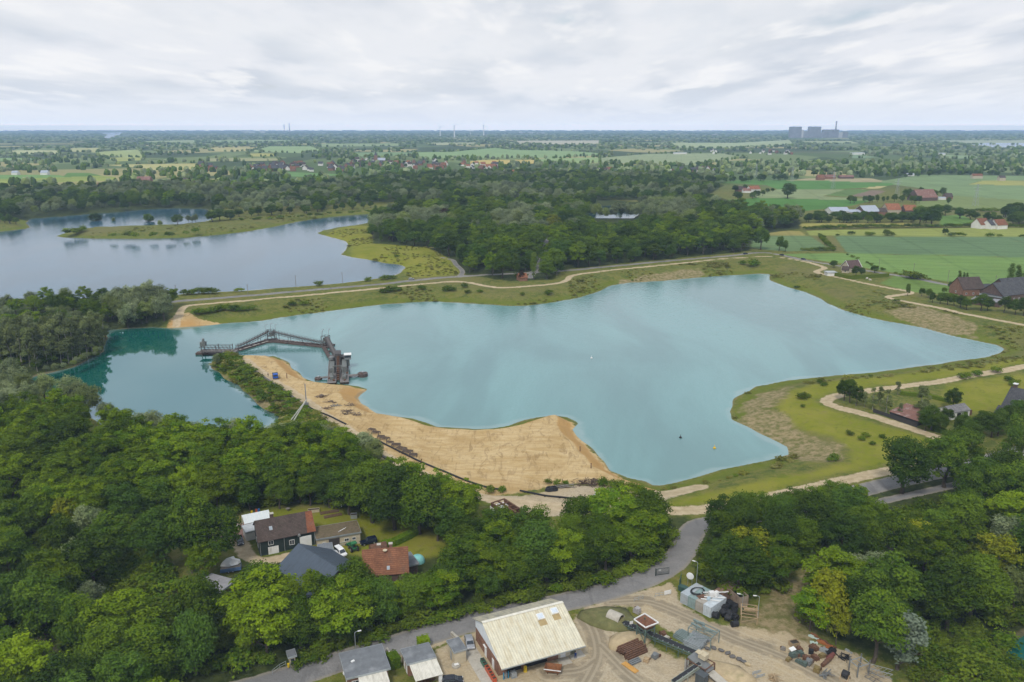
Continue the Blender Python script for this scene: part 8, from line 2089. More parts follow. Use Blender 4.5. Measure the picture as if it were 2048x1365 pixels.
# stacks and scrap
def stack(name, label, a, b_, n, rows, mat, prof=0.28, cat='stack', group=None):
 A = gp(*a); B = gp(*b_); d = B - A; L = math.hypot(d.x,d.y)
 root = empty(name,A,math.atan2(d.y,d.x),label,cat,group); rr = random.Random(int(a[0]))
 for r in range(rows):
  m = MB()
  for k in range(n - r):
   y = (k + r * 0.5) * (prof + 0.14); o = rr.uniform(-0.3,0.3)
   m.box(o,y,r * prof,L + o,y + prof,r * prof + 0.05); m.box(o,y,r * prof + prof - 0.06,L + o,y + prof,r * prof + prof - 0.01); m.box(o,y + prof * 0.4,r * prof + 0.05,L + o,y + prof * 0.6,r * prof + prof - 0.06)
  m.build('beam_layer', mat, root)
 return root
stack('steel_beam_stack', 'stack of rusty steel beams lying in the yard below the ramp', (1256, 1322), (1296, 1305), 9, 4, M_RUST, 0.34)
stack('steel_beam_stack', 'small stack of dark beams in front of the rusty beam stack', (1264, 1332), (1285, 1323), 3, 1, M_STEEL, 0.34)
stack('steel_profile_stack', 'stack of grey green steel profiles between hopper and platform', (1365, 1290), (1398, 1305), 12, 3, M_GALV, 0.3)
stack('steel_profile_stack', 'second stack of grey profiles nearer the hopper', (1346, 1275), (1372, 1290), 8, 3, flat('green_grey_steel', (0.20, 0.25, 0.235), 0.55, 0.2), 0.3)
m = MB(); m.box(-1.9, -0.55, 0.02, 1.9, 0.55, 0.12); m.box(-1.9, -0.6, 0.12, 1.9, -0.5, 0.2); m.box(-1.9, 0.5, 0.12, 1.9, 0.6, 0.2); o = m.build('orange_plate', flat('orange_plank', (0.5, 0.27, 0.07), 0.7)); o.location = gp(1260, 1336); o.rotation_euler = (0, 0, -0.9); tag(o, 'flat orange plate lying in the gravel below the beam stacks', 'plate')
rg = random.Random(14)
for k,(a,b_) in enumerate(((1415,1299),(1427,1298),(1442,1303),(1455,1309),(1465,1315),(1478,1321),(1487,1326),(1495.5,1331))):
 v = ICO1[0].copy(); g_ = np.random.default_rng(k); v *= (1 + g_.normal(0,0.18,(len(v),1))); v = v * [0.75,0.5,0.42]
 me = fast_mesh('boulder', v, None, ICO1[1]); me.materials.append(M_EARTH if k == 7 else flat('dark_stone', (0.12, 0.115, 0.11), 0.85, var=0.3)); o = link(bpy.data.objects.new('boulder', me)); o.location = gp(a, b_) + Vector((0, 0, 0.25)); o.rotation_euler = (0, 0, -0.6)
 tag(o, 'pale sandy block at the right end of the boulder row' if k == 7 else 'dark boulder in the row edging the gravel track', 'boulder', None if k == 7 else 'dark boulders along the gravel track')
M_OLD = flat('old_brown_steel', (0.115, 0.085, 0.066), 0.85, var=0.3, vs=2.0)
M_GN = flat('machine_green', (0.085, 0.115, 0.10), 0.6, dirt=(0.15, 0.09, 0.05)); M_ORM = flat('machine_orange', (0.34, 0.12, 0.04), 0.6, dirt=(0.15, 0.07, 0.04)); M_YL = flat('dull_yellow', (0.20, 0.15, 0.06), 0.7, dirt=(0.15, 0.08, 0.04)); M_REDB = flat('faded_red', (0.17, 0.06, 0.05), 0.65, dirt=(0.12, 0.07, 0.05))
def machine(label, px, rz, d, mat, seed, name='scrap_machine', cat='machine part', group=None):
 root = empty(name,gp(*px),rz,label,cat,group); rr = random.Random(seed); m = MB(); x,y,z = d
 m.cbox((0, 0, z * 0.3), (x, y, z * 0.5)); m.cbox((-x * 0.2, 0, z * 0.65), (x * 0.5, y * 0.7, z * 0.4)); m.lathe((x * 0.1, -y * 0.5, z * 0.6), [(z * 0.1, 0), (z * 0.3, 0.02), (z * 0.3, y), (z * 0.1, y + 0.02)], 10, axis='Y')
 for k in range(4): m.bar((rr.uniform(-x,x) * .5,-y * .5,0.1),(rr.uniform(-x,x) * .5,y * .5,z * rr.uniform(.3,1)),0.08)
 m.build('casing', mat, root)
 w_ = MB(); w_.lathe((x * 0.42, -y * 0.55, z * 0.35), [(z * 0.12, 0), (z * 0.32, 0.0), (z * 0.32, 0.14), (z * 0.12, 0.14)], 12, axis='Y'); w_.build('pulley', M_RUST, root)
 m = MB(); m.box(-x * .55, -y * .45, -0.1, x * .55, -y * .3, 0.06); m.box(-x * .55, y * .3, -0.1, x * .55, y * .45, 0.06); m.build('skid', M_RUST, root)
 return root
for k, (a, b_, d, mt, lb) in enumerate(((1588, 1313, (1.9, 1.2, 1.2), M_GN, 'green motor with a white hood in the front scrap row'), (1598, 1303, (1.4, 1.0, 1.2), M_RUST, 'brown rusty gearbox behind the white hooded motor'), (1600, 1310, (1.6, 1.0, 1.1), M_GN, 'grey green pump beside the rusty gearbox'), (1613, 1319, (1.5, 1.0, 1.0), M_RUST, 'rusty motor in the middle scrap row'),
                                          (1618, 1327, (1.9, 1.2, 1.1), M_STEEL, 'grey engine in the middle scrap row'), (1610, 1331, (1.3, .9, .9), M_GN, 'green grey motor at the near end of the middle row'), (1599, 1326, (1.6, 1.0, .8), M_GN, 'low green grey gearbox in the front row'), (1630, 1318, (1.6, 1.0, 1.0), M_RUST, 'dark rusty gearbox in the middle of the scrap yard'),
                                          (1634, 1342, (1.7, 1.2, 1.2), M_YL, 'dull ochre motor at the near corner of the scrap yard'), (1628, 1298, (1.9, 1.2, 1.0), M_RUST, 'red brown motor in the back scrap row'), (1622, 1306, (1.4, 1.0, 1.0), M_BLACK, 'black motor in the back scrap row'), (1648, 1304, (1.7, 1.0, 1.0), M_GALV, 'pale grey gearbox in the back scrap row'),
                                          (1645, 1314, (1.6, .9, .9), M_YL, 'ochre pump between the rusty rolls and motors'), (1577, 1321, (1.3, .8, .7), M_YL, 'small ochre part at the left end of the front row'), (1566, 1300, (1.0, .8, .8), M_GREYWOOD, 'small grey box standing alone left of the scrap rows'))):
 machine(lb,(a,b_),rg.uniform(0,3),d,mt,k)
m = MB(); m.cbox((0, 0, 0), (1.4, 0.9, 0.1), 0.5, rx=0.3); o = m.build('metal_hood', M_WHITE); o.location = gp(1584, 1309) + Vector((0, 0, 1.3)); tag(o, 'tilted white sheet on the green motor of the front row', 'sheet')
crate('wooden_crate', 'open brown wooden crate at the back left of the scrap yard', 'crate', gp(1588, 1292), (1.9, 1.4, 1.1), M_WOOD, 0.3)
for k,(a,b_,mt) in enumerate(((1661,1316,M_REDB),(1658,1321,M_REDB),(1654,1326,M_RUST),(1650,1330,M_RUST),(1664,1308,M_BLACK),(1658,1305,M_BLACK))):
 m = MB(); m.lathe((-1.1, 0, 0.42), [(0.1, -0.15), (0.12, 0), (0.42, 0.0), (0.42, 2.2), (0.12, 2.2), (0.1, 2.35)], 14, axis='X'); o = m.build('roller_drum', mt); o.location = gp(a, b_); o.rotation_euler = (0, 0, 0.7)
 tag(o, {0: 'faded red roller drum in the slanting row of the scrap yard', 2: 'rust brown roller drum in the slanting row of the scrap yard', 4: 'black roller drum behind the red ones'}[k - k % 2], 'roller drum', {0: 'red roller drums', 2: 'brown roller drums', 4: 'black roller drums'}[k - k % 2])
def long_beam(label, a, b_, mat, w=0.45, h=0.4, name='steel_boom', lattice=False):
 A = gp(*a); B = gp(*b_); d = B - A; L = math.hypot(d.x,d.y); m = MB()
 if lattice:
  for y in (-w,w):
   for z in (0.1,h + 0.5): m.bar((0,y,z),(L,y,z),0.09)
   for k in range(int(L / 0.9)): m.bar((k * 0.9,y,0.1),((k + 1) * 0.9,y,h + 0.5),0.06)
  for k in range(int(L / 0.9)): m.bar((k * 0.9,-w,0.1),(k * 0.9,w,0.1),0.06)
 else:
  m.bar((0,0,h / 2),(L * 0.55,0,h / 2),w,h); m.bar((L * 0.55,0,h / 2),(L,0,h / 2 + 0.1),w * 0.6,h * 0.7); m.cbox((L * 0.3,w * 0.6,h * 0.7),(0.8,0.3,0.3)); m.cbox((L * 0.97,0,h * 0.6),(0.3,w * 1.3,h))
 o = m.build(name, mat); o.location = A; o.rotation_euler = (0, 0, math.atan2(d.y, d.x)); return tag(o, lb if label is None else label, 'steel beam')
long_beam('bright orange crane boom lying along the tree edge', (1634, 1283), (1664, 1297), M_ORM, 0.55, 0.45); long_beam('rust orange beam at the tree edge above the orange boom', (1622, 1268), (1648, 1284), M_RUSTL, 0.35, 0.3); long_beam('pale green striped beam left of the orange boom', (1617, 1272), (1636, 1281), flat('pale_green_white', (0.45, 0.55, 0.50), 0.5), 0.4, 0.3); long_beam('second pale green beam below the striped one', (1620, 1287), (1634, 1288), flat('pale_green_white', (0.45, 0.55, 0.50), 0.5), 0.4, 0.3)
long_beam('rust brown beam behind the orange boom', (1640, 1280), (1672, 1298), M_RUST, 0.35, 0.35); long_beam('orange lattice beam right of the orange boom', (1650, 1296), (1668, 1303), M_ORM, 0.4, 0.3)
long_beam('long grey lattice conveyor section lying at the lower right', (1735, 1341), (1785, 1355), M_GALV, 0.8, 0.6, 'lattice_section', True); long_beam('second dark lattice section at the bottom edge', (1732, 1352), (1765, 1370), M_STEEL, 0.6, 0.5, 'lattice_section', True); long_beam('flat grey lattice frame lying in the middle of the gravel yard', (1508, 1353), (1526, 1348), M_GALV, 0.6, 0.0, 'lattice_section', True); long_beam('pale rail lying behind the scrap yard', (1690, 1300), (1703, 1308), M_GALV, 0.25, 0.25, 'steel_rail')
hf = empty('post_frame', gp(1717, 1345), 0.4, 'grey steel frame on four tall posts at the edge of the scrap yard', 'frame')
for x in (-1.5,1.5):
 for y in (-1.1,1.1):
  m = MB(); m.box(x - 0.1, y - 0.1, -0.3, x + 0.1, y + 0.1, 3.2); m.build('post', M_STEEL, hf)
m = MB(); m.bar((-1.5, -1.1, 2.4), (1.5, -1.1, 2.4), 0.14); m.bar((-1.5, 1.1, 2.4), (1.5, 1.1, 2.4), 0.14); m.bar((-1.5, -1.1, 2.4), (-1.5, 1.1, 2.4), 0.14); m.bar((1.5, -1.1, 2.4), (1.5, 1.1, 2.4), 0.14); m.bar((0, -1.1, 2.4), (0, 1.1, 2.4), 0.1); m.build('head_frame', M_GALV, hf)
rl = empty('cable_drum', gp(1690, 1358), 0.8, 'black drum on a wooden stand near the bottom edge', 'drum')
m = MB(); m.lathe((0, -0.6, 1.1), [(0.15, 0), (0.75, 0), (0.75, 1.2), (0.15, 1.2)], 16, axis='Y'); m.build('drum', M_BLACK, rl); m = MB()
for y in (-0.75,0.75): m.bar((-0.9,y,0),(0,y,1.1),0.14); m.bar((0.9,y,0),(0,y,1.1),0.14)
m.bar((-0.9, -0.75, 0.05), (-0.9, 0.75, 0.05), 0.12); m.build('stand', M_WOOD, rl)
for (px, lb) in (((1548, 1360), 'dark frame pile with pale timbers at the bottom edge'), ((1652, 1352), 'tangle of thin steel rods near the bottom edge'), ((1688, 1318), 'dark plastic sheet heap beside the tree')):
 rr = random.Random(int(px[0])); m = MB()
 for k in range(22): a = rr.uniform(0,3.14); L = rr.uniform(0.8,2.0); c = Vector((rr.uniform(-1,1),rr.uniform(-0.8,0.8),0.1 + 0.03 * k)); m.bar(c - Vector((math.cos(a) * L / 2,math.sin(a) * L / 2,rr.uniform(-0.1,.3))),c + Vector((math.cos(a) * L / 2,math.sin(a) * L / 2,rr.uniform(-.1,.3))),rr.uniform(0.05,0.16))
 o = m.build('scrap_heap', M_WOOD if px[0] == 1548 else (M_STEEL if px[0] == 1652 else M_BLACK)); o.location = gp(*px); tag(o, lb, 'scrap heap')
for (px, d, mt, lb) in (((1293, 1322), (1.4, 1.1, 0.8), M_WOOD, 'wooden block box right of the rusty beam stack'), ((1311, 1315), (1.7, 1.2, 1.1), M_STEEL, 'dark coiled winch right of the wooden block'), ((1274, 1226), (1.5, 1.2, 1.6), flat('faded_red_lid', (0.35, 0.33, 0.32), 0.6), 'grey box with a faded red lid behind the hopper'), ((1326, 1272), (1.6, 1.2, 1.2), M_RUST, 'rusty machine block under the hopper'), ((1333, 1280), (1.5, 0.9, 1.0), M_CONC, 'pale machine hood beside the rusty block')):
 machine(lb,px,rg.uniform(0,3),d,mt,int(px[0]))
sign('small white box sign on a post over the conveyor', (1262, 1263), 0.8, 0.7, 1.8, 0.3, legs=1)
# low wall at the concrete apron
p0 = gp(903, 1270); p1 = gp(917, 1282); d = p1 - p0; m = MB(); m.bar((0, 0, 0.3), (d.x, d.y, 0.3), 0.5, 1.0); o = m.build('low_wall', M_CONC); o.location = p0; tag(o, 'low concrete wall at the right end of the concrete apron', 'wall')
p0 = gp(774, 1302); p1 = gp(780, 1312); d = p1 - p0; m = MB(); m.bar((0, 0, 0.3), (d.x, d.y, 0.3), 0.4, 0.9); o = m.build('low_wall', M_CONC); o.location = p0; tag(o, 'short concrete wall behind the office', 'wall')
M_PONT = flat('pontoon_red', (0.095, 0.065, 0.055), 0.7, var=0.3, dirt=(0.09, 0.085, 0.08), dirt_s=0.4, dirt_a=0.8)
M_DECK = flat('deck_grey', (0.17, 0.155, 0.145), 0.8, var=0.25, dirt=(0.13, 0.08, 0.06))
M_DRG = flat('dredger_grey_green', (0.15, 0.16, 0.15), 0.6, 0.1, var=0.2, dirt=(0.14, 0.12, 0.1))
M_TRUSS = flat('dark_truss', (0.085, 0.08, 0.078), 0.7, 0.1, var=0.3, dirt=(0.13, 0.085, 0.06))
def wpt(px,py,z=0.0): return up(px,py,z)
def float_conv(label,a,b_,z0,z1,floats=True,w=3.0):
 A = wpt(*a); B = wpt(*b_); d = B - A; L = math.hypot(d.x,d.y)
 root = empty('floating_conveyor', A, math.atan2(d.y, d.x), label, 'floating conveyor', )
 f = lambda t: z0 + (z1 - z0) * max(0,(t - 0.12) / 0.88) ** 1.12
 if floats:
  n = max(2,int(L / 9))
  for k in range(n):
   m = MB(); x0 = L * k / n + 0.3; x1 = L * (k + 1) / n - 0.3
   for s in (-1,1): m.box(x0,s * w * 0.5 - 0.8,-0.6,x1,s * w * 0.5 + 0.8,0.75)
   m.box(x0, -w * 0.5 + 0.8, 0.3, x0 + 0.6, w * 0.5 - 0.8, 0.7); m.box(x1 - 0.6, -w * 0.5 + 0.8, 0.3, x1, w * 0.5 - 0.8, 0.7); m.build('pontoon', M_PONT, root)
  m = MB()
  for k in range(int(L / 3)): m.box(k * 3 + 0.2,-w * 0.5 - 0.7,0.78,k * 3 + (2.6 if k % 2 else 1.6),-w * 0.5 + 0.5,0.84)
  m.build('walkway', flat('pale_planks', (0.36, 0.33, 0.29), 0.85), root)
 m = MB(); N_ = max(8,int(L / 1.8))
 for s in (-1,1):
  for k in range(N_):
   t0,t1 = k / N_,(k + 1) / N_; p,q = Vector((L * t0,s * 0.9,f(t0))),Vector((L * t1,s * 0.9,f(t1)))
   m.bar(p,q,0.16,0.2); m.bar(p + Vector((0,0,1.2)),q + Vector((0,0,1.2)),0.14); m.bar(p,q + Vector((0,0,1.2)),0.1); m.bar(p,p + Vector((0,0,1.9)),0.07)
   m.bar(p + Vector((0,0,1.9)),q + Vector((0,0,1.9)),0.05)
   if k % 4 == 0: m.bar((L * t0,s * 1.2,0.7),p,0.16)
 m.build('truss', M_TRUSS, root)
 m = MB()
 for k in range(N_):
  t0,t1 = k / N_,(k + 1) / N_; m.slab([(L * t0,-0.7,f(t0) + 0.9),(L * t1,-0.7,f(t1) + 0.9),(L * t1,0.7,f(t1) + 0.9),(L * t0,0.7,f(t0) + 0.9)],0.06)
 m.build('belt', flat('belt_grey', (0.12, 0.11, 0.105), 0.8), root)
 return root
def float_tower(label,px,h,rz):
 root = empty('transfer_tower', wpt(*px), rz, label, 'transfer tower')
 m = MB(); m.box(-3.4, -3.4, -0.6, 3.4, 3.4, 0.7); m.build('pontoon', M_PONT, root)
 m = MB()
 for x in (-1.8,1.8):
  for y in (-1.5,1.5): m.bar((x,y,0.7),(x,y,h),0.22)
 for z in (h * 0.5,h):
  for y in (-1.5,1.5): m.bar((-1.8,y,z),(1.8,y,z),0.16)
  for x in (-1.8,1.8): m.bar((x,-1.5,z),(x,1.5,z),0.16)
 m.bar((-1.8, -1.5, 0.7), (1.8, -1.5, h * 0.5), 0.1); m.bar((1.8, 1.5, 0.7), (-1.8, 1.5, h * 0.5), 0.1); m.build('frame', M_TRUSS, root)
 m = MB(); m.box(-1.9, -1.6, h * 0.5, 1.9, 1.6, h * 0.5 + 0.12); m.cbox((0.3, 0, h * 0.5 + 1.0), (2.2, 1.8, 1.6)); m.build('chute', M_DRG, root)
 for (x,y) in ((-2.6,0.6),(0.2,1.8),(2.4,-0.4)):
  m = MB(); m.tube([(x, y, 0.7), (x, y, h + 2.6), (x + 0.3, y, h + 3.1), (x + 1.0, y, h + 3.1), (x + 1.2, y, h + 2.5)], 0.12, 6); m.build('davit', M_GALV, root)
float_conv('floating conveyor from the spit tip up to the middle transfer tower', (474, 702), (541, 682), 1.6, 4.6)
float_conv('floating conveyor from the right transfer tower to the middle one', (650, 694), (545, 683), 1.6, 4.6)
float_tower('middle transfer tower at the bend of the floating conveyors', (543, 683), 6.2, 0.4); float_tower('right transfer tower where the conveyor turns to the dredger', (652, 693), 5.6, 1.2)
float_conv('conveyor leading from the dredger up to the right transfer tower', (674, 727), (654, 694), 2.4, 4.6, True, 4.0)
ls = empty('landing_station', wpt(464, 711), math.pi + 0.02, 'landing station of the conveyor at the tip of the spit', 'landing station')
m = MB()
for x in (0,7,14):
 for y in (-2,2): m.bar((x,y,-1),(x,y,5.5),0.3)
for y in (-2,2):
 for z in (2.6,4.8): m.bar((0,y,z),(15,y,z),0.28)
 for k in range(8): m.bar((k * 1.9,y,2.6),((k + 1) * 1.9,y,4.8),0.12)
m.build('truss', M_TRUSS, ls); m = MB(); m.box(-1, -2.4, 2.45, 15.5, 2.4, 2.6); m.box(-2.5, -2.6, 0.2, 2.5, 2.6, 2.2); m.build('deck', M_DECK, ls)
m = MB(); m.box(12.5, -1.5, 4.9, 15.0, 1.2, 7.0); m.lathe((13.4, 0.4, 7.0), [(0.6, 0), (0.6, 1.6), (0.3, 1.9)], 10); m.build('drive_house', M_DRG, ls)
m = MB(); m.box(12, -4.6, -1.5, 18.5, -1.0, 0.9); m.box(6, -3.8, -1.5, 12, -0.8, 0.7); m.build('pontoon', M_PONT, ls)
# the dredger itself : local +y points away from the drone, bow with bucket ladder towards it
dr = empty('dredger', wpt(677, 747), 0.2, 'bucket dredger with twin hulls and a white roofed cabin moored beside the sand spit', 'dredger')
for s in (-1,1):
 m = MB(); x0,x1 = (0.9,5.2) if s > 0 else (-5.2,-0.9)
 m.hexa([(x0 + 0.3, -17.5, -0.8), (x1 - 0.3, -17.5, -0.8), (x1, 17, -0.8), (x0, 17, -0.8), (x0, -18.5, 1.5), (x1, -18.5, 1.5), (x1, 17.5, 1.5), (x0, 17.5, 1.5)]); hl = m.build('hull', M_PONT, dr)
 m = MB(); m.box(x0 + 0.05, -18.3, 1.5, x1 - 0.05, 17.2, 1.58); m.build('deck', M_DECK, hl)
m = MB(); m.box(-0.9, 2, 0.4, 0.9, 17, 1.48); m.build('cross_deck', M_DECK, dr)
m = MB()
for s in (-1,1): m.bar((s * 0.95,14,8.0),(s * 0.95,-15.5,0.3),0.35,0.9)
m.build('ladder_frame', M_TRUSS, dr)
for k in range(14):
 t = k / 13; y = 12.5 - 26 * t; z = 8.3 - 7.2 * t
 m = MB(); m._add([(-0.75, y - 0.35, z), (0.75, y - 0.35, z), (0.75, y + 0.45, z + 0.2), (-0.75, y + 0.45, z + 0.2), (-0.6, y - 0.5, z + 0.8), (0.6, y - 0.5, z + 0.8), (0.6, y + 0.4, z + 0.9), (-0.6, y + 0.4, z + 0.9)], [(3, 2, 1, 0), (4, 5, 6, 7), (0, 1, 5, 4), (1, 2, 6, 5), (2, 3, 7, 6), (3, 0, 4, 7)]); m.build('bucket', M_RUST, dr)
m = MB()
for s in (-1,1):
 m.bar((s * 3.0,-12,1.5),(s * 1.9,-11,9.0),0.5); m.bar((s * 3.0,-6,1.5),(s * 1.9,-10.6,9.0),0.35)
 m.box(s * 3.0 - 0.9,-14.5,1.55,s * 3.0 + 0.9,-8.0,3.6)
m.bar((-2.4, -11, 9.0), (2.4, -11, 9.0), 0.45); m.build('bow_gantry', M_DRG, dr)
m = MB()
for s in (-1,1): m.box(s * 3.1 - 1.2,-4,1.55,s * 3.1 + 1.2,9,5.0 if s < 0 else 5.6)
m.build('machinery_house', M_DRG, dr)
m = MB(); m.box(-3.8, 10, 1.55, 3.6, 15.5, 6.5); m.box(-1.6, 8.5, 6.5, 1.6, 15, 9.6); m.build('main_tower', M_TRUSS, dr)
m = MB(); m.lathe((-3.4, 10.0, 5.2), [(1.2, 0), (1.5, 0.3), (1.5, 2.0), (0.9, 2.3)], 14); m.build('transfer_hood', M_STEEL, dr)
cb = empty('cabin', (5.0, 8.4, 0), 0); cb.parent = dr
m = MB(); m.box(-1.7, -1.7, 6.0, 1.7, 1.9, 9.0); cwall = m.build('cabin_wall', flat('cabin_grey', (0.2, 0.215, 0.22), 0.5), dr); cwall.location = (5.0, 8.4, 0)
bpy.data.objects.remove(cb)
m = MB(); m.box(3.1, 6.5, 9.0, 6.9, 10.5, 9.2); m.build('cabin_roof', M_WHITE, dr)
m = MB(); m.box(3.4, 6.66, 7.3, 6.6, 6.69, 8.6); m.box(3.26, 6.9, 7.3, 3.29, 10.0, 8.6); m.build('cabin_window', M_GLASS, cwall);
for c_ in cwall.children: c_.location = (-5.0,-8.4,0)
m = MB(); m.box(4.2, 7.6, 1.55, 5.8, 9.4, 6.0); m.build('cabin_leg', M_DRG, dr)
m = MB(); m.bar((-9.5, -8, 1.0), (-5, -8, 1.3), 1.6, 0.5); m.bar((5, -8, 1.3), (11.5, -7, 1.0), 2.6, 0.5); m.build('outrigger', M_DECK, dr)
for (x,y,r,lb) in ((-9.8,-8,1.9,0),(12.2,-7,2.5,1)):
 m = MB(); m.lathe((x, y, -0.8), [(r * 0.9, 0), (r, 0.3), (r, 1.9 + lb), (r * 0.8, 2.0 + lb)], 16); sp = m.build('side_float', M_PONT, dr); m = MB(); m.lathe((x, y, 1.15 + lb), [(0.4, 0), (0.4, 0.7), (0.7, 0.75), (0.7, 0.95)], 10); m.bar((x - 1.2, y, 1.9 + lb), (x + 1.2, y, 1.9 + lb), 0.18); m.bar((x, y - 1.2, 1.9 + lb), (x, y + 1.2, 1.9 + lb), 0.18); m.build('winch', M_GALV, sp)
m = MB()
for s in (-1,1):
 xx = s * 5.1
 for k in range(18): m.bar((xx,-17.5 + 2 * k,1.55),(xx,-17.5 + 2 * k,2.6),0.06)
 m.bar((xx,-17.5,2.6),(xx,16.5,2.6),0.06); m.bar((xx,-17.5,2.1),(xx,16.5,2.1),0.05)
m.build('railing', M_GALV, dr)
m = MB()
for k in range(26): m.cbox((random.choice((-1,1)) * random.uniform(2.0,4.6),random.uniform(-16.5,16),1.58 + 0.35),(random.uniform(.4,1.2),random.uniform(.4,1.4),random.uniform(.3,.8)),random.uniform(0,3))
m.build('deck_gear', M_RUST, dr)
dr.scale = (0.9,0.97,0.74)
# land conveyor along the spit and the long black pipe
def land_line(name,label,pts,mat,w,h,cat,legs=True):
 L = smooth(np.array([gp(*q)[:2] for q in pts]),6); Z = height(L[:,0],L[:,1])
 o0 = Vector((L[0,0],L[0,1],Z[0])); root = empty(name,o0,0,label,cat)
 P = [Vector((a - o0.x,b - o0.y,z - o0.z + h)) for (a,b),z in zip(L,Z)]
 m = MB()
 for p,q in zip(P[:-1],P[1:]):
  d = (q - p).normalized(); s = Vector((-d.y,d.x,0)) * (w / 2)
  m.bar(p + s,q + s,0.14,0.3); m.bar(p - s,q - s,0.14,0.3)
 m.build('frame', M_TRUSS, root); m = MB()
 for p,q in zip(P[:-1],P[1:]): m.bar(p + Vector((0,0,0.2)),q + Vector((0,0,0.2)),w * 0.8,0.06)
 m.build('belt', mat, root); m = MB()
 for i,p in enumerate(P):
  if i % 2 == 0: m.bar(p - Vector((0,0,h + 0.5)),p,w * 0.9,0.2)
 m.build('support', M_TRUSS, root)
land_line('land_conveyor', 'long dark land conveyor along the crest of the spit', [(468, 714), (484, 724), (505, 740), (540, 764), (580, 792), (612, 815), (640, 836), (665, 853), (690, 870)], flat('belt_grey', (0.12, 0.11, 0.105), 0.8), 0.9, 0.3, 'conveyor')
land_line('land_conveyor', 'lower stretch of land conveyor seen between the willows and the locust trees', [(748, 904), (765, 914), (785, 926)], flat('belt_grey', (0.12, 0.11, 0.105), 0.8), 0.9, 0.3, 'conveyor')
def pipe(label,pts,r=0.35):
 L = smooth(np.array([gp(*q)[:2] for q in pts]),5); Z = height(L[:,0],L[:,1]); o0 = Vector((L[0,0],L[0,1],Z[0]))
 m = MB(); m.tube([(a - o0.x,b - o0.y,z - o0.z + r) for (a,b),z in zip(L,Z)],r,8)
 for i,((a,b),z) in enumerate(zip(L,Z)):
  if i % 4 == 2: m.lathe((a - o0.x,b - o0.y,z - o0.z),[(r * 1.4,0.0),(r * 1.4,r * 1.2)],8)
 o = m.build('pipeline', M_BLACK); o.location = o0; return tag(o, label, 'pipeline')
pipe('thin dark pipeline beside the sandy track on the upper spit', [(612, 812), (630, 822), (660, 834), (692, 850)], 0.3)
pipe('long black pipeline along the foot of the sand spit', [(752, 880), (790, 900), (843, 926), (887, 944), (930, 962), (976, 977), (1010, 981)], 0.3)
pipe('black pipeline crossing the pale gravel in front of the brush heap', [(1040, 983), (1065, 988), (1090, 993), (1130, 997), (1204, 1005), (1260, 1010), (1300, 1014), (1322, 1022)], 0.28)
sl = empty('sheerlegs', gp(580, 846), 0, 'two long pale poles leaning together over the spit conveyor', 'sheerlegs')
T = E(613,799.5,9.0) - sl.location
for (a,b_) in ((578,846),(583,849)):
 q = gp(a, b_) - sl.location; m = MB(); m.tube([q, q.lerp(T, 0.5), T], [0.22, 0.22, 0.16], 8); m.build('pole', flat('pale_pole', (0.5, 0.5, 0.46), 0.6), sl)
pb = gp(613, 813) - sl.location; m = MB(); m.bar(pb - Vector((0, 0, 0.5)), Vector((pb.x, pb.y, T.z)) * 1.0, 0.3); m.bar(Vector((pb.x, pb.y, T.z)), T, 0.2); m.cbox(pb + Vector((0, 0, 0.8)), (1.6, 1.2, 1.4)); m.build('mast', M_STEEL, sl)
# blue dumper
du = empty('dumper', gp(551, 757), pxang((551, 751), (553, 760)), 'blue dumper truck parked on the sandy track of the spit', 'dumper')
bm_ = flat('dumper_blue', (0.02, 0.10, 0.45), 0.4)
m = MB(); m.box(0.4, -1.0, 0.7, 2.3, 1.0, 2.4); m.box(0.5, -0.9, 2.4, 1.9, 0.9, 2.5); m.build('cab', bm_, du, bevel=0.06); m = MB(); m.box(2.3, -0.85, 1.5, 2.33, 0.85, 2.2); m.box(0.7, -1.02, 1.5, 1.8, -1.0, 2.2); m.box(0.7, 1.0, 1.5, 1.8, 1.02, 2.2); m.build('cab_window', M_GLASS, du)
m = MB(); m._add([(-2.6, -1.0, 0.9), (0.2, -1.0, 0.9), (0.2, 1.0, 0.9), (-2.6, 1.0, 0.9), (-2.9, -1.2, 1.9), (0.3, -1.2, 1.9), (0.3, 1.2, 1.9), (-2.9, 1.2, 1.9)], [(3, 2, 1, 0), (0, 1, 5, 4), (1, 2, 6, 5), (2, 3, 7, 6), (3, 0, 4, 7)]); m.build('skip', M_GN, du).modifiers.new('t', 'SOLIDIFY').thickness = 0.08
wheels(du,(-1.7,1.5),1.0,0.5,0.35)
m = MB()
m.tube([(0, 0, -0.5), (0, 0, 2.4)], [0.2, 0.14], 8); m.bar((-0.25, 0, 2.0), (0.25, 0, 2.0), 0.08); o = m.build('mooring_post', M_RUST); o.location = gp(574, 757); tag(o, 'rust brown mooring post on the sand right of the blue dumper', 'post')
for (a, b_, lb) in ((1160, 903, 'upper dark post near the right edge of the sand spit'), (1182, 937, 'lower dark post near the right edge of the sand spit'), (843, 928, 'dark valve post on the pipeline at the foot of the sand')):
 m = MB(); m.tube([(0, 0, -0.5), (0, 0, 1.7)], [0.16, 0.13], 8); m.lathe((0, 0, 1.6), [(0.2, 0), (0.2, 0.15)], 8); o = m.build('mooring_post', M_RUST); o.location = gp(a, b_); tag(o, lb, 'post')
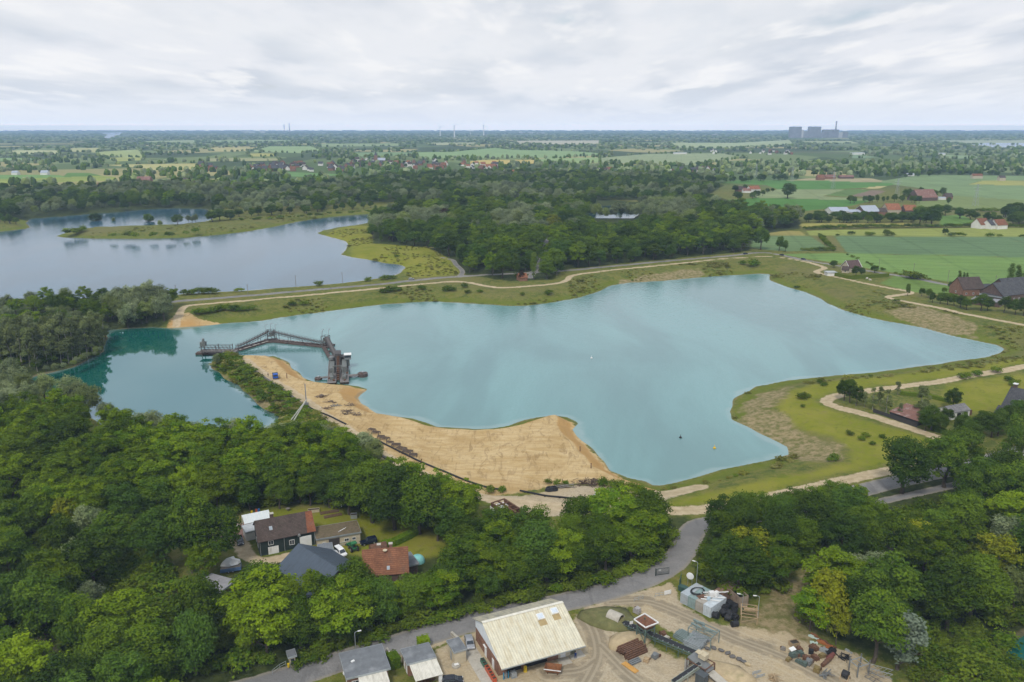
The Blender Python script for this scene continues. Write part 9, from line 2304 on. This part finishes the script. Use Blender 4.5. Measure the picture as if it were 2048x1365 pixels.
# steel frames left on the sand
sf = [(744,862,1.0),(752,868,1.1),(762,876,1.0),(770,880,1.2),(780,887,0.9),(792,893,1.2),(803,901,1.3),(815,907,1.3),(826,913,1.1)]
pr = None
for k,(a,b_,s) in enumerate(sf):
 if pr is None:
  pr = rack('rusty steel trestle in the row along the foot of the sand', (a, b_), 0.3, 2.4, 1.6, 0.7, M_OLD, name='steel_trestle', cat='trestle', group='steel trestles along the sand'); o = pr
 else: o = copy_tree(pr)
 o.location = gp(a,b_); o.rotation_euler = (0,0,-0.5 + 0.25 * (k % 3)); o.scale = (s,s,s)
for (a,b_,k) in ((669,814,1),(691,824,0),(697,829,0),(710,831,0),(643,795,2),(660,806,0),(655,818,0),(700,812,0)):
 rr = random.Random(int(a)); m = MB()
 for q in range(14): c = Vector((rr.uniform(-1.6,1.6),rr.uniform(-1.2,1.2),0.1 + rr.random() * 0.4)); an = rr.uniform(0,3.14); m.bar(c,c + Vector((math.cos(an) * 1.6,math.sin(an) * 1.6,rr.uniform(-0.1,0.3))),0.14)
 if k == 2: m.lathe((0,0,0),[(0.9,0),(0.9,1.0),(0.5,1.2)],10)
 o = m.build('rod_heap', M_OLD if k != 1 else M_STEEL); o.location = gp(a, b_); tag(o, {0: 'small heap of brown rods lying on the sand spit', 1: 'grey grating heap on the upper sand spit', 2: 'dark round drum lying among rods on the sand spit'}[k], 'scrap heap', 'rod heaps on the sand' if k == 0 else None)
# brush heap, rolls, pipes at the foot of the sand
rr = random.Random(2); m = MB()
for k in range(150):
 c = Vector((rr.gauss(0,3.2),rr.gauss(0,1.4),0)); c.z = max(0.1,2.0 * math.exp(-(c.x / 3.5) ** 2 - (c.y / 1.6) ** 2)) * rr.random(); an = rr.uniform(0,3.14); L = rr.uniform(0.8,2.6); m.bar(c,c + Vector((math.cos(an) * L,math.sin(an) * L * 0.5,rr.uniform(-0.2,0.8))),rr.uniform(0.05,0.16))
o = m.build('brush_heap', flat('brushwood', (0.10, 0.068, 0.05), 0.9, var=0.4, vs=2)); o.location = gp(1182, 970); tag(o, 'big heap of brown brushwood at the foot of the sand spit', 'brush heap')
for (a, b_, mt, nm, lb) in ((1099, 982, M_BLACK, 'hose_coil', 'black hose coil left of the brush heap'), (1107, 981, M_BLACK, 'hose_coil', 'second black hose coil left of the brush heap'), (1222, 1000, M_BLACK, 'hose_coil', 'dark hose bundle right of the pale pipes')):
 m = MB()
 for k in range(4): m.tube([((1.3 - 0.12 * k) * math.cos(t),(1.0 - 0.1 * k) * math.sin(t),0.2 + 0.28 * k) for t in [j * 0.45 for j in range(15)]],0.17,6)
 o = m.build(nm, mt); o.location = gp(a, b_); tag(o, lb, 'hose coil')
for k in range(6):
 m = MB(); m.tube([(-2.6, 0, 0), (2.6, 0, 0)], 0.22, 8); o = m.build('pipe_length', [M_GALV, M_WHITE, M_BLACK][k % 3]); o.location = gp(1203 + k * 1.2, 996 - k * 1.2) + Vector((0, 0, 0.25 + (0.4 if k > 3 else 0))); o.rotation_euler = (0, 0, -0.5 + 0.05 * k); tag(o, {0: 'grey pipe length in the bundle below the brush heap', 1: 'white pipe length in the bundle below the brush heap', 2: 'black pipe length in the bundle below the brush heap'}[k % 3], 'pipe', {0: 'grey pipe lengths', 1: 'white pipe lengths', 2: 'black pipe lengths'}[k % 3])
for (a,b_) in ((1122,976),(1134,975)):
 m = MB()
 for k in range(12): m.cbox((rr.uniform(-1.4,1.4),rr.uniform(-.8,.8),0.1 + 0.06 * k),(rr.uniform(1,2.6),0.25,0.08),rr.uniform(-0.5,0.5))
 o = m.build('board_heap', M_GREYWOOD); o.location = gp(a, b_); tag(o, 'heap of grey boards left of the brush heap', 'board heap', 'grey board heaps')
bg = empty('steel_barge', gp(1025, 1038), pxang((995, 1016), (1055, 1055)), 'rusty open steel frame section with a white end behind the roadside belt', 'steel section')
Lb = (gp(1055,1055) - gp(995,1016)).length
m = MB()
for y in (-2.2,0,2.2): m.bar((-Lb / 2,y,2.6),(Lb / 2,y,2.6),0.4)
for k in range(7): m.bar((-Lb / 2 + Lb * k / 6,-2.2,2.6),(-Lb / 2 + Lb * k / 6,2.2,2.6),0.3)
m.box(-Lb / 2, -2.4, 0, Lb / 2, -2.1, 2.4); m.box(-Lb / 2, 2.1, 0, Lb / 2, 2.4, 2.4); m.box(-Lb / 2, -2.1, 0, Lb / 2, 2.1, 0.2); m.build('hull_frame', M_RUST, bg); m = MB(); m.box(-Lb / 2 - 0.3, -2.5, 0.2, -Lb / 2 + Lb * 0.16, 2.5, 1.6); m.build('white_end', M_WHITE, bg)
# buoys
for (px, py, mt, lb) in ((1429, 897, flat('buoy_yellow', (0.65, 0.42, 0.02), 0.5), 'yellow buoy floating in the right bay of the turquoise lake'), (1361, 876, M_BLACK, 'dark marker buoy left of the yellow buoy'), (1183, 717, M_WHITE, 'small white buoy in the middle of the turquoise lake')):
 m = MB(); m.lathe((0, 0, -0.4), [(0.3, 0), (0.75, 0.3), (0.75, 0.8), (0.3, 1.2), (0.12, 1.3), (0.08, 2.0), (0.2, 2.05), (0.02, 2.3)], 12); o = m.build('buoy', mt); o.scale = (0.7, 0.7, 0.7); o.location = wpt(px, py, 0.0); tag(o, lb, 'buoy')
# utility poles, pylons
def pole(label,px,h,group=None):
 root = empty('utility_pole', gp(*px), 0.3, label, 'utility pole', group)
 m = MB(); m.tube([(0, 0, -0.5), (0, 0, h)], [0.16, 0.11], 8); m.build('mast', M_GREYWOOD, root); m = MB(); m.bar((-0.8, 0, h - 0.4), (0.8, 0, h - 0.4), 0.12); m.bar((-0.5, 0, h - 1.1), (0.5, 0, h - 1.1), 0.1); m.build('crossarm', M_GREYWOOD, root); return root
for (a,b_,h) in ((1757,541,9),(1826,551,9),(1895,566,9),(1989,577,9),(352,586,7),(592,574,8),(685,566,8),(496,590,7)):
 pole('wooden pole along the %s' % ('road by the big green field' if a > 1000 else 'embankment road by the far lake'), (a, b_), h, 'poles along the field road' if a > 1000 else 'poles along the embankment')
def pylon(px,h):
 root = empty('power_pylon', up(px[0], px[1], GZ), 0.2, 'thin grey lattice pylon standing in the right hand fields', 'pylon', 'pylons in the fields'); m = MB()
 for k in range(6):
  t0,t1 = k / 6,(k + 1) / 6; w0,w1 = 2.4 * (1 - t0) + 0.3,2.4 * (1 - t1) + 0.3
  for sx in (-1,1):
   for sy in (-1,1): m.bar((sx * w0,sy * w0,h * t0),(sx * w1,sy * w1,h * t1),0.2)
   m.bar((sx * w0,-w0,h * t0),(sx * w1,w1,h * t1),0.1); m.bar((-w0,sx * w0,h * t0),(w1,sx * w1,h * t1),0.1)
 m.build('mast', M_GALV, root); m = MB()
 for z,w in ((h * 0.72,5),(h * 0.85,6.5),(h * 0.97,4)): m.bar((-w,0,z),(w,0,z),0.3)
 m.build('crossarm', M_GALV, root); return root
py0 = pylon((1584,364),30)
for (a,b_) in ((1666,378),(1793,396),(1950,412),(1512,356)):
 o = copy_tree(py0); o.location = up(a,b_,GZ)
# sheep
def sheep(px,rz,label):
 root = empty('sheep', gp(*px), rz, label, 'sheep'); me = bpy.data.meshes.new('body')
 J = [(-.45,0,.62),(0,0,.64),(.4,0,.66),(.62,0,.85),(.82,0,.82),(-.42,.14,.4),(-.5,.14,.2),(-.42,.14,.02),(-.42,-.14,.4),(-.5,-.14,.2),(-.42,-.14,.02),(.38,.13,.4),(.38,.13,.2),(.38,.13,.02),(.38,-.13,.4),(.38,-.13,.2),(.38,-.13,.02),(-.66,0,.5)]
 Ed = [(0,1),(1,2),(2,3),(3,4),(0,5),(5,6),(6,7),(0,8),(8,9),(9,10),(2,11),(11,12),(12,13),(2,14),(14,15),(15,16),(0,17)]
 Rd = [.26,.29,.26,.14,.09,.09,.05,.045,.09,.05,.045,.08,.05,.045,.08,.05,.045,.05]
 me.from_pydata(J, Ed, []); o = link(bpy.data.objects.new('body', me), root); o.modifiers.new('s', 'SKIN'); o.modifiers.new('u', 'SUBSURF').levels = 1
 for i,v in enumerate(me.skin_vertices[0].data): v.radius = (Rd[i],Rd[i]); v.use_root = (i == 1)
 nm = bpy.data.meshes.new_from_object(o.evaluated_get(bpy.context.evaluated_depsgraph_get())); o.modifiers.clear(); o.data = nm; nm.materials.append(flat('wool', (0.62, 0.58, 0.5), 0.9)); root.scale = (1.5, 1.5, 1.5)
sheep((1733.5, 559), 0.4, 'white sheep nearer the hedge in the small paddock'); sheep((1740, 562), 2.5, 'white sheep farther right in the small paddock')
build_land(); build_water(); build_sky(); build_haze()
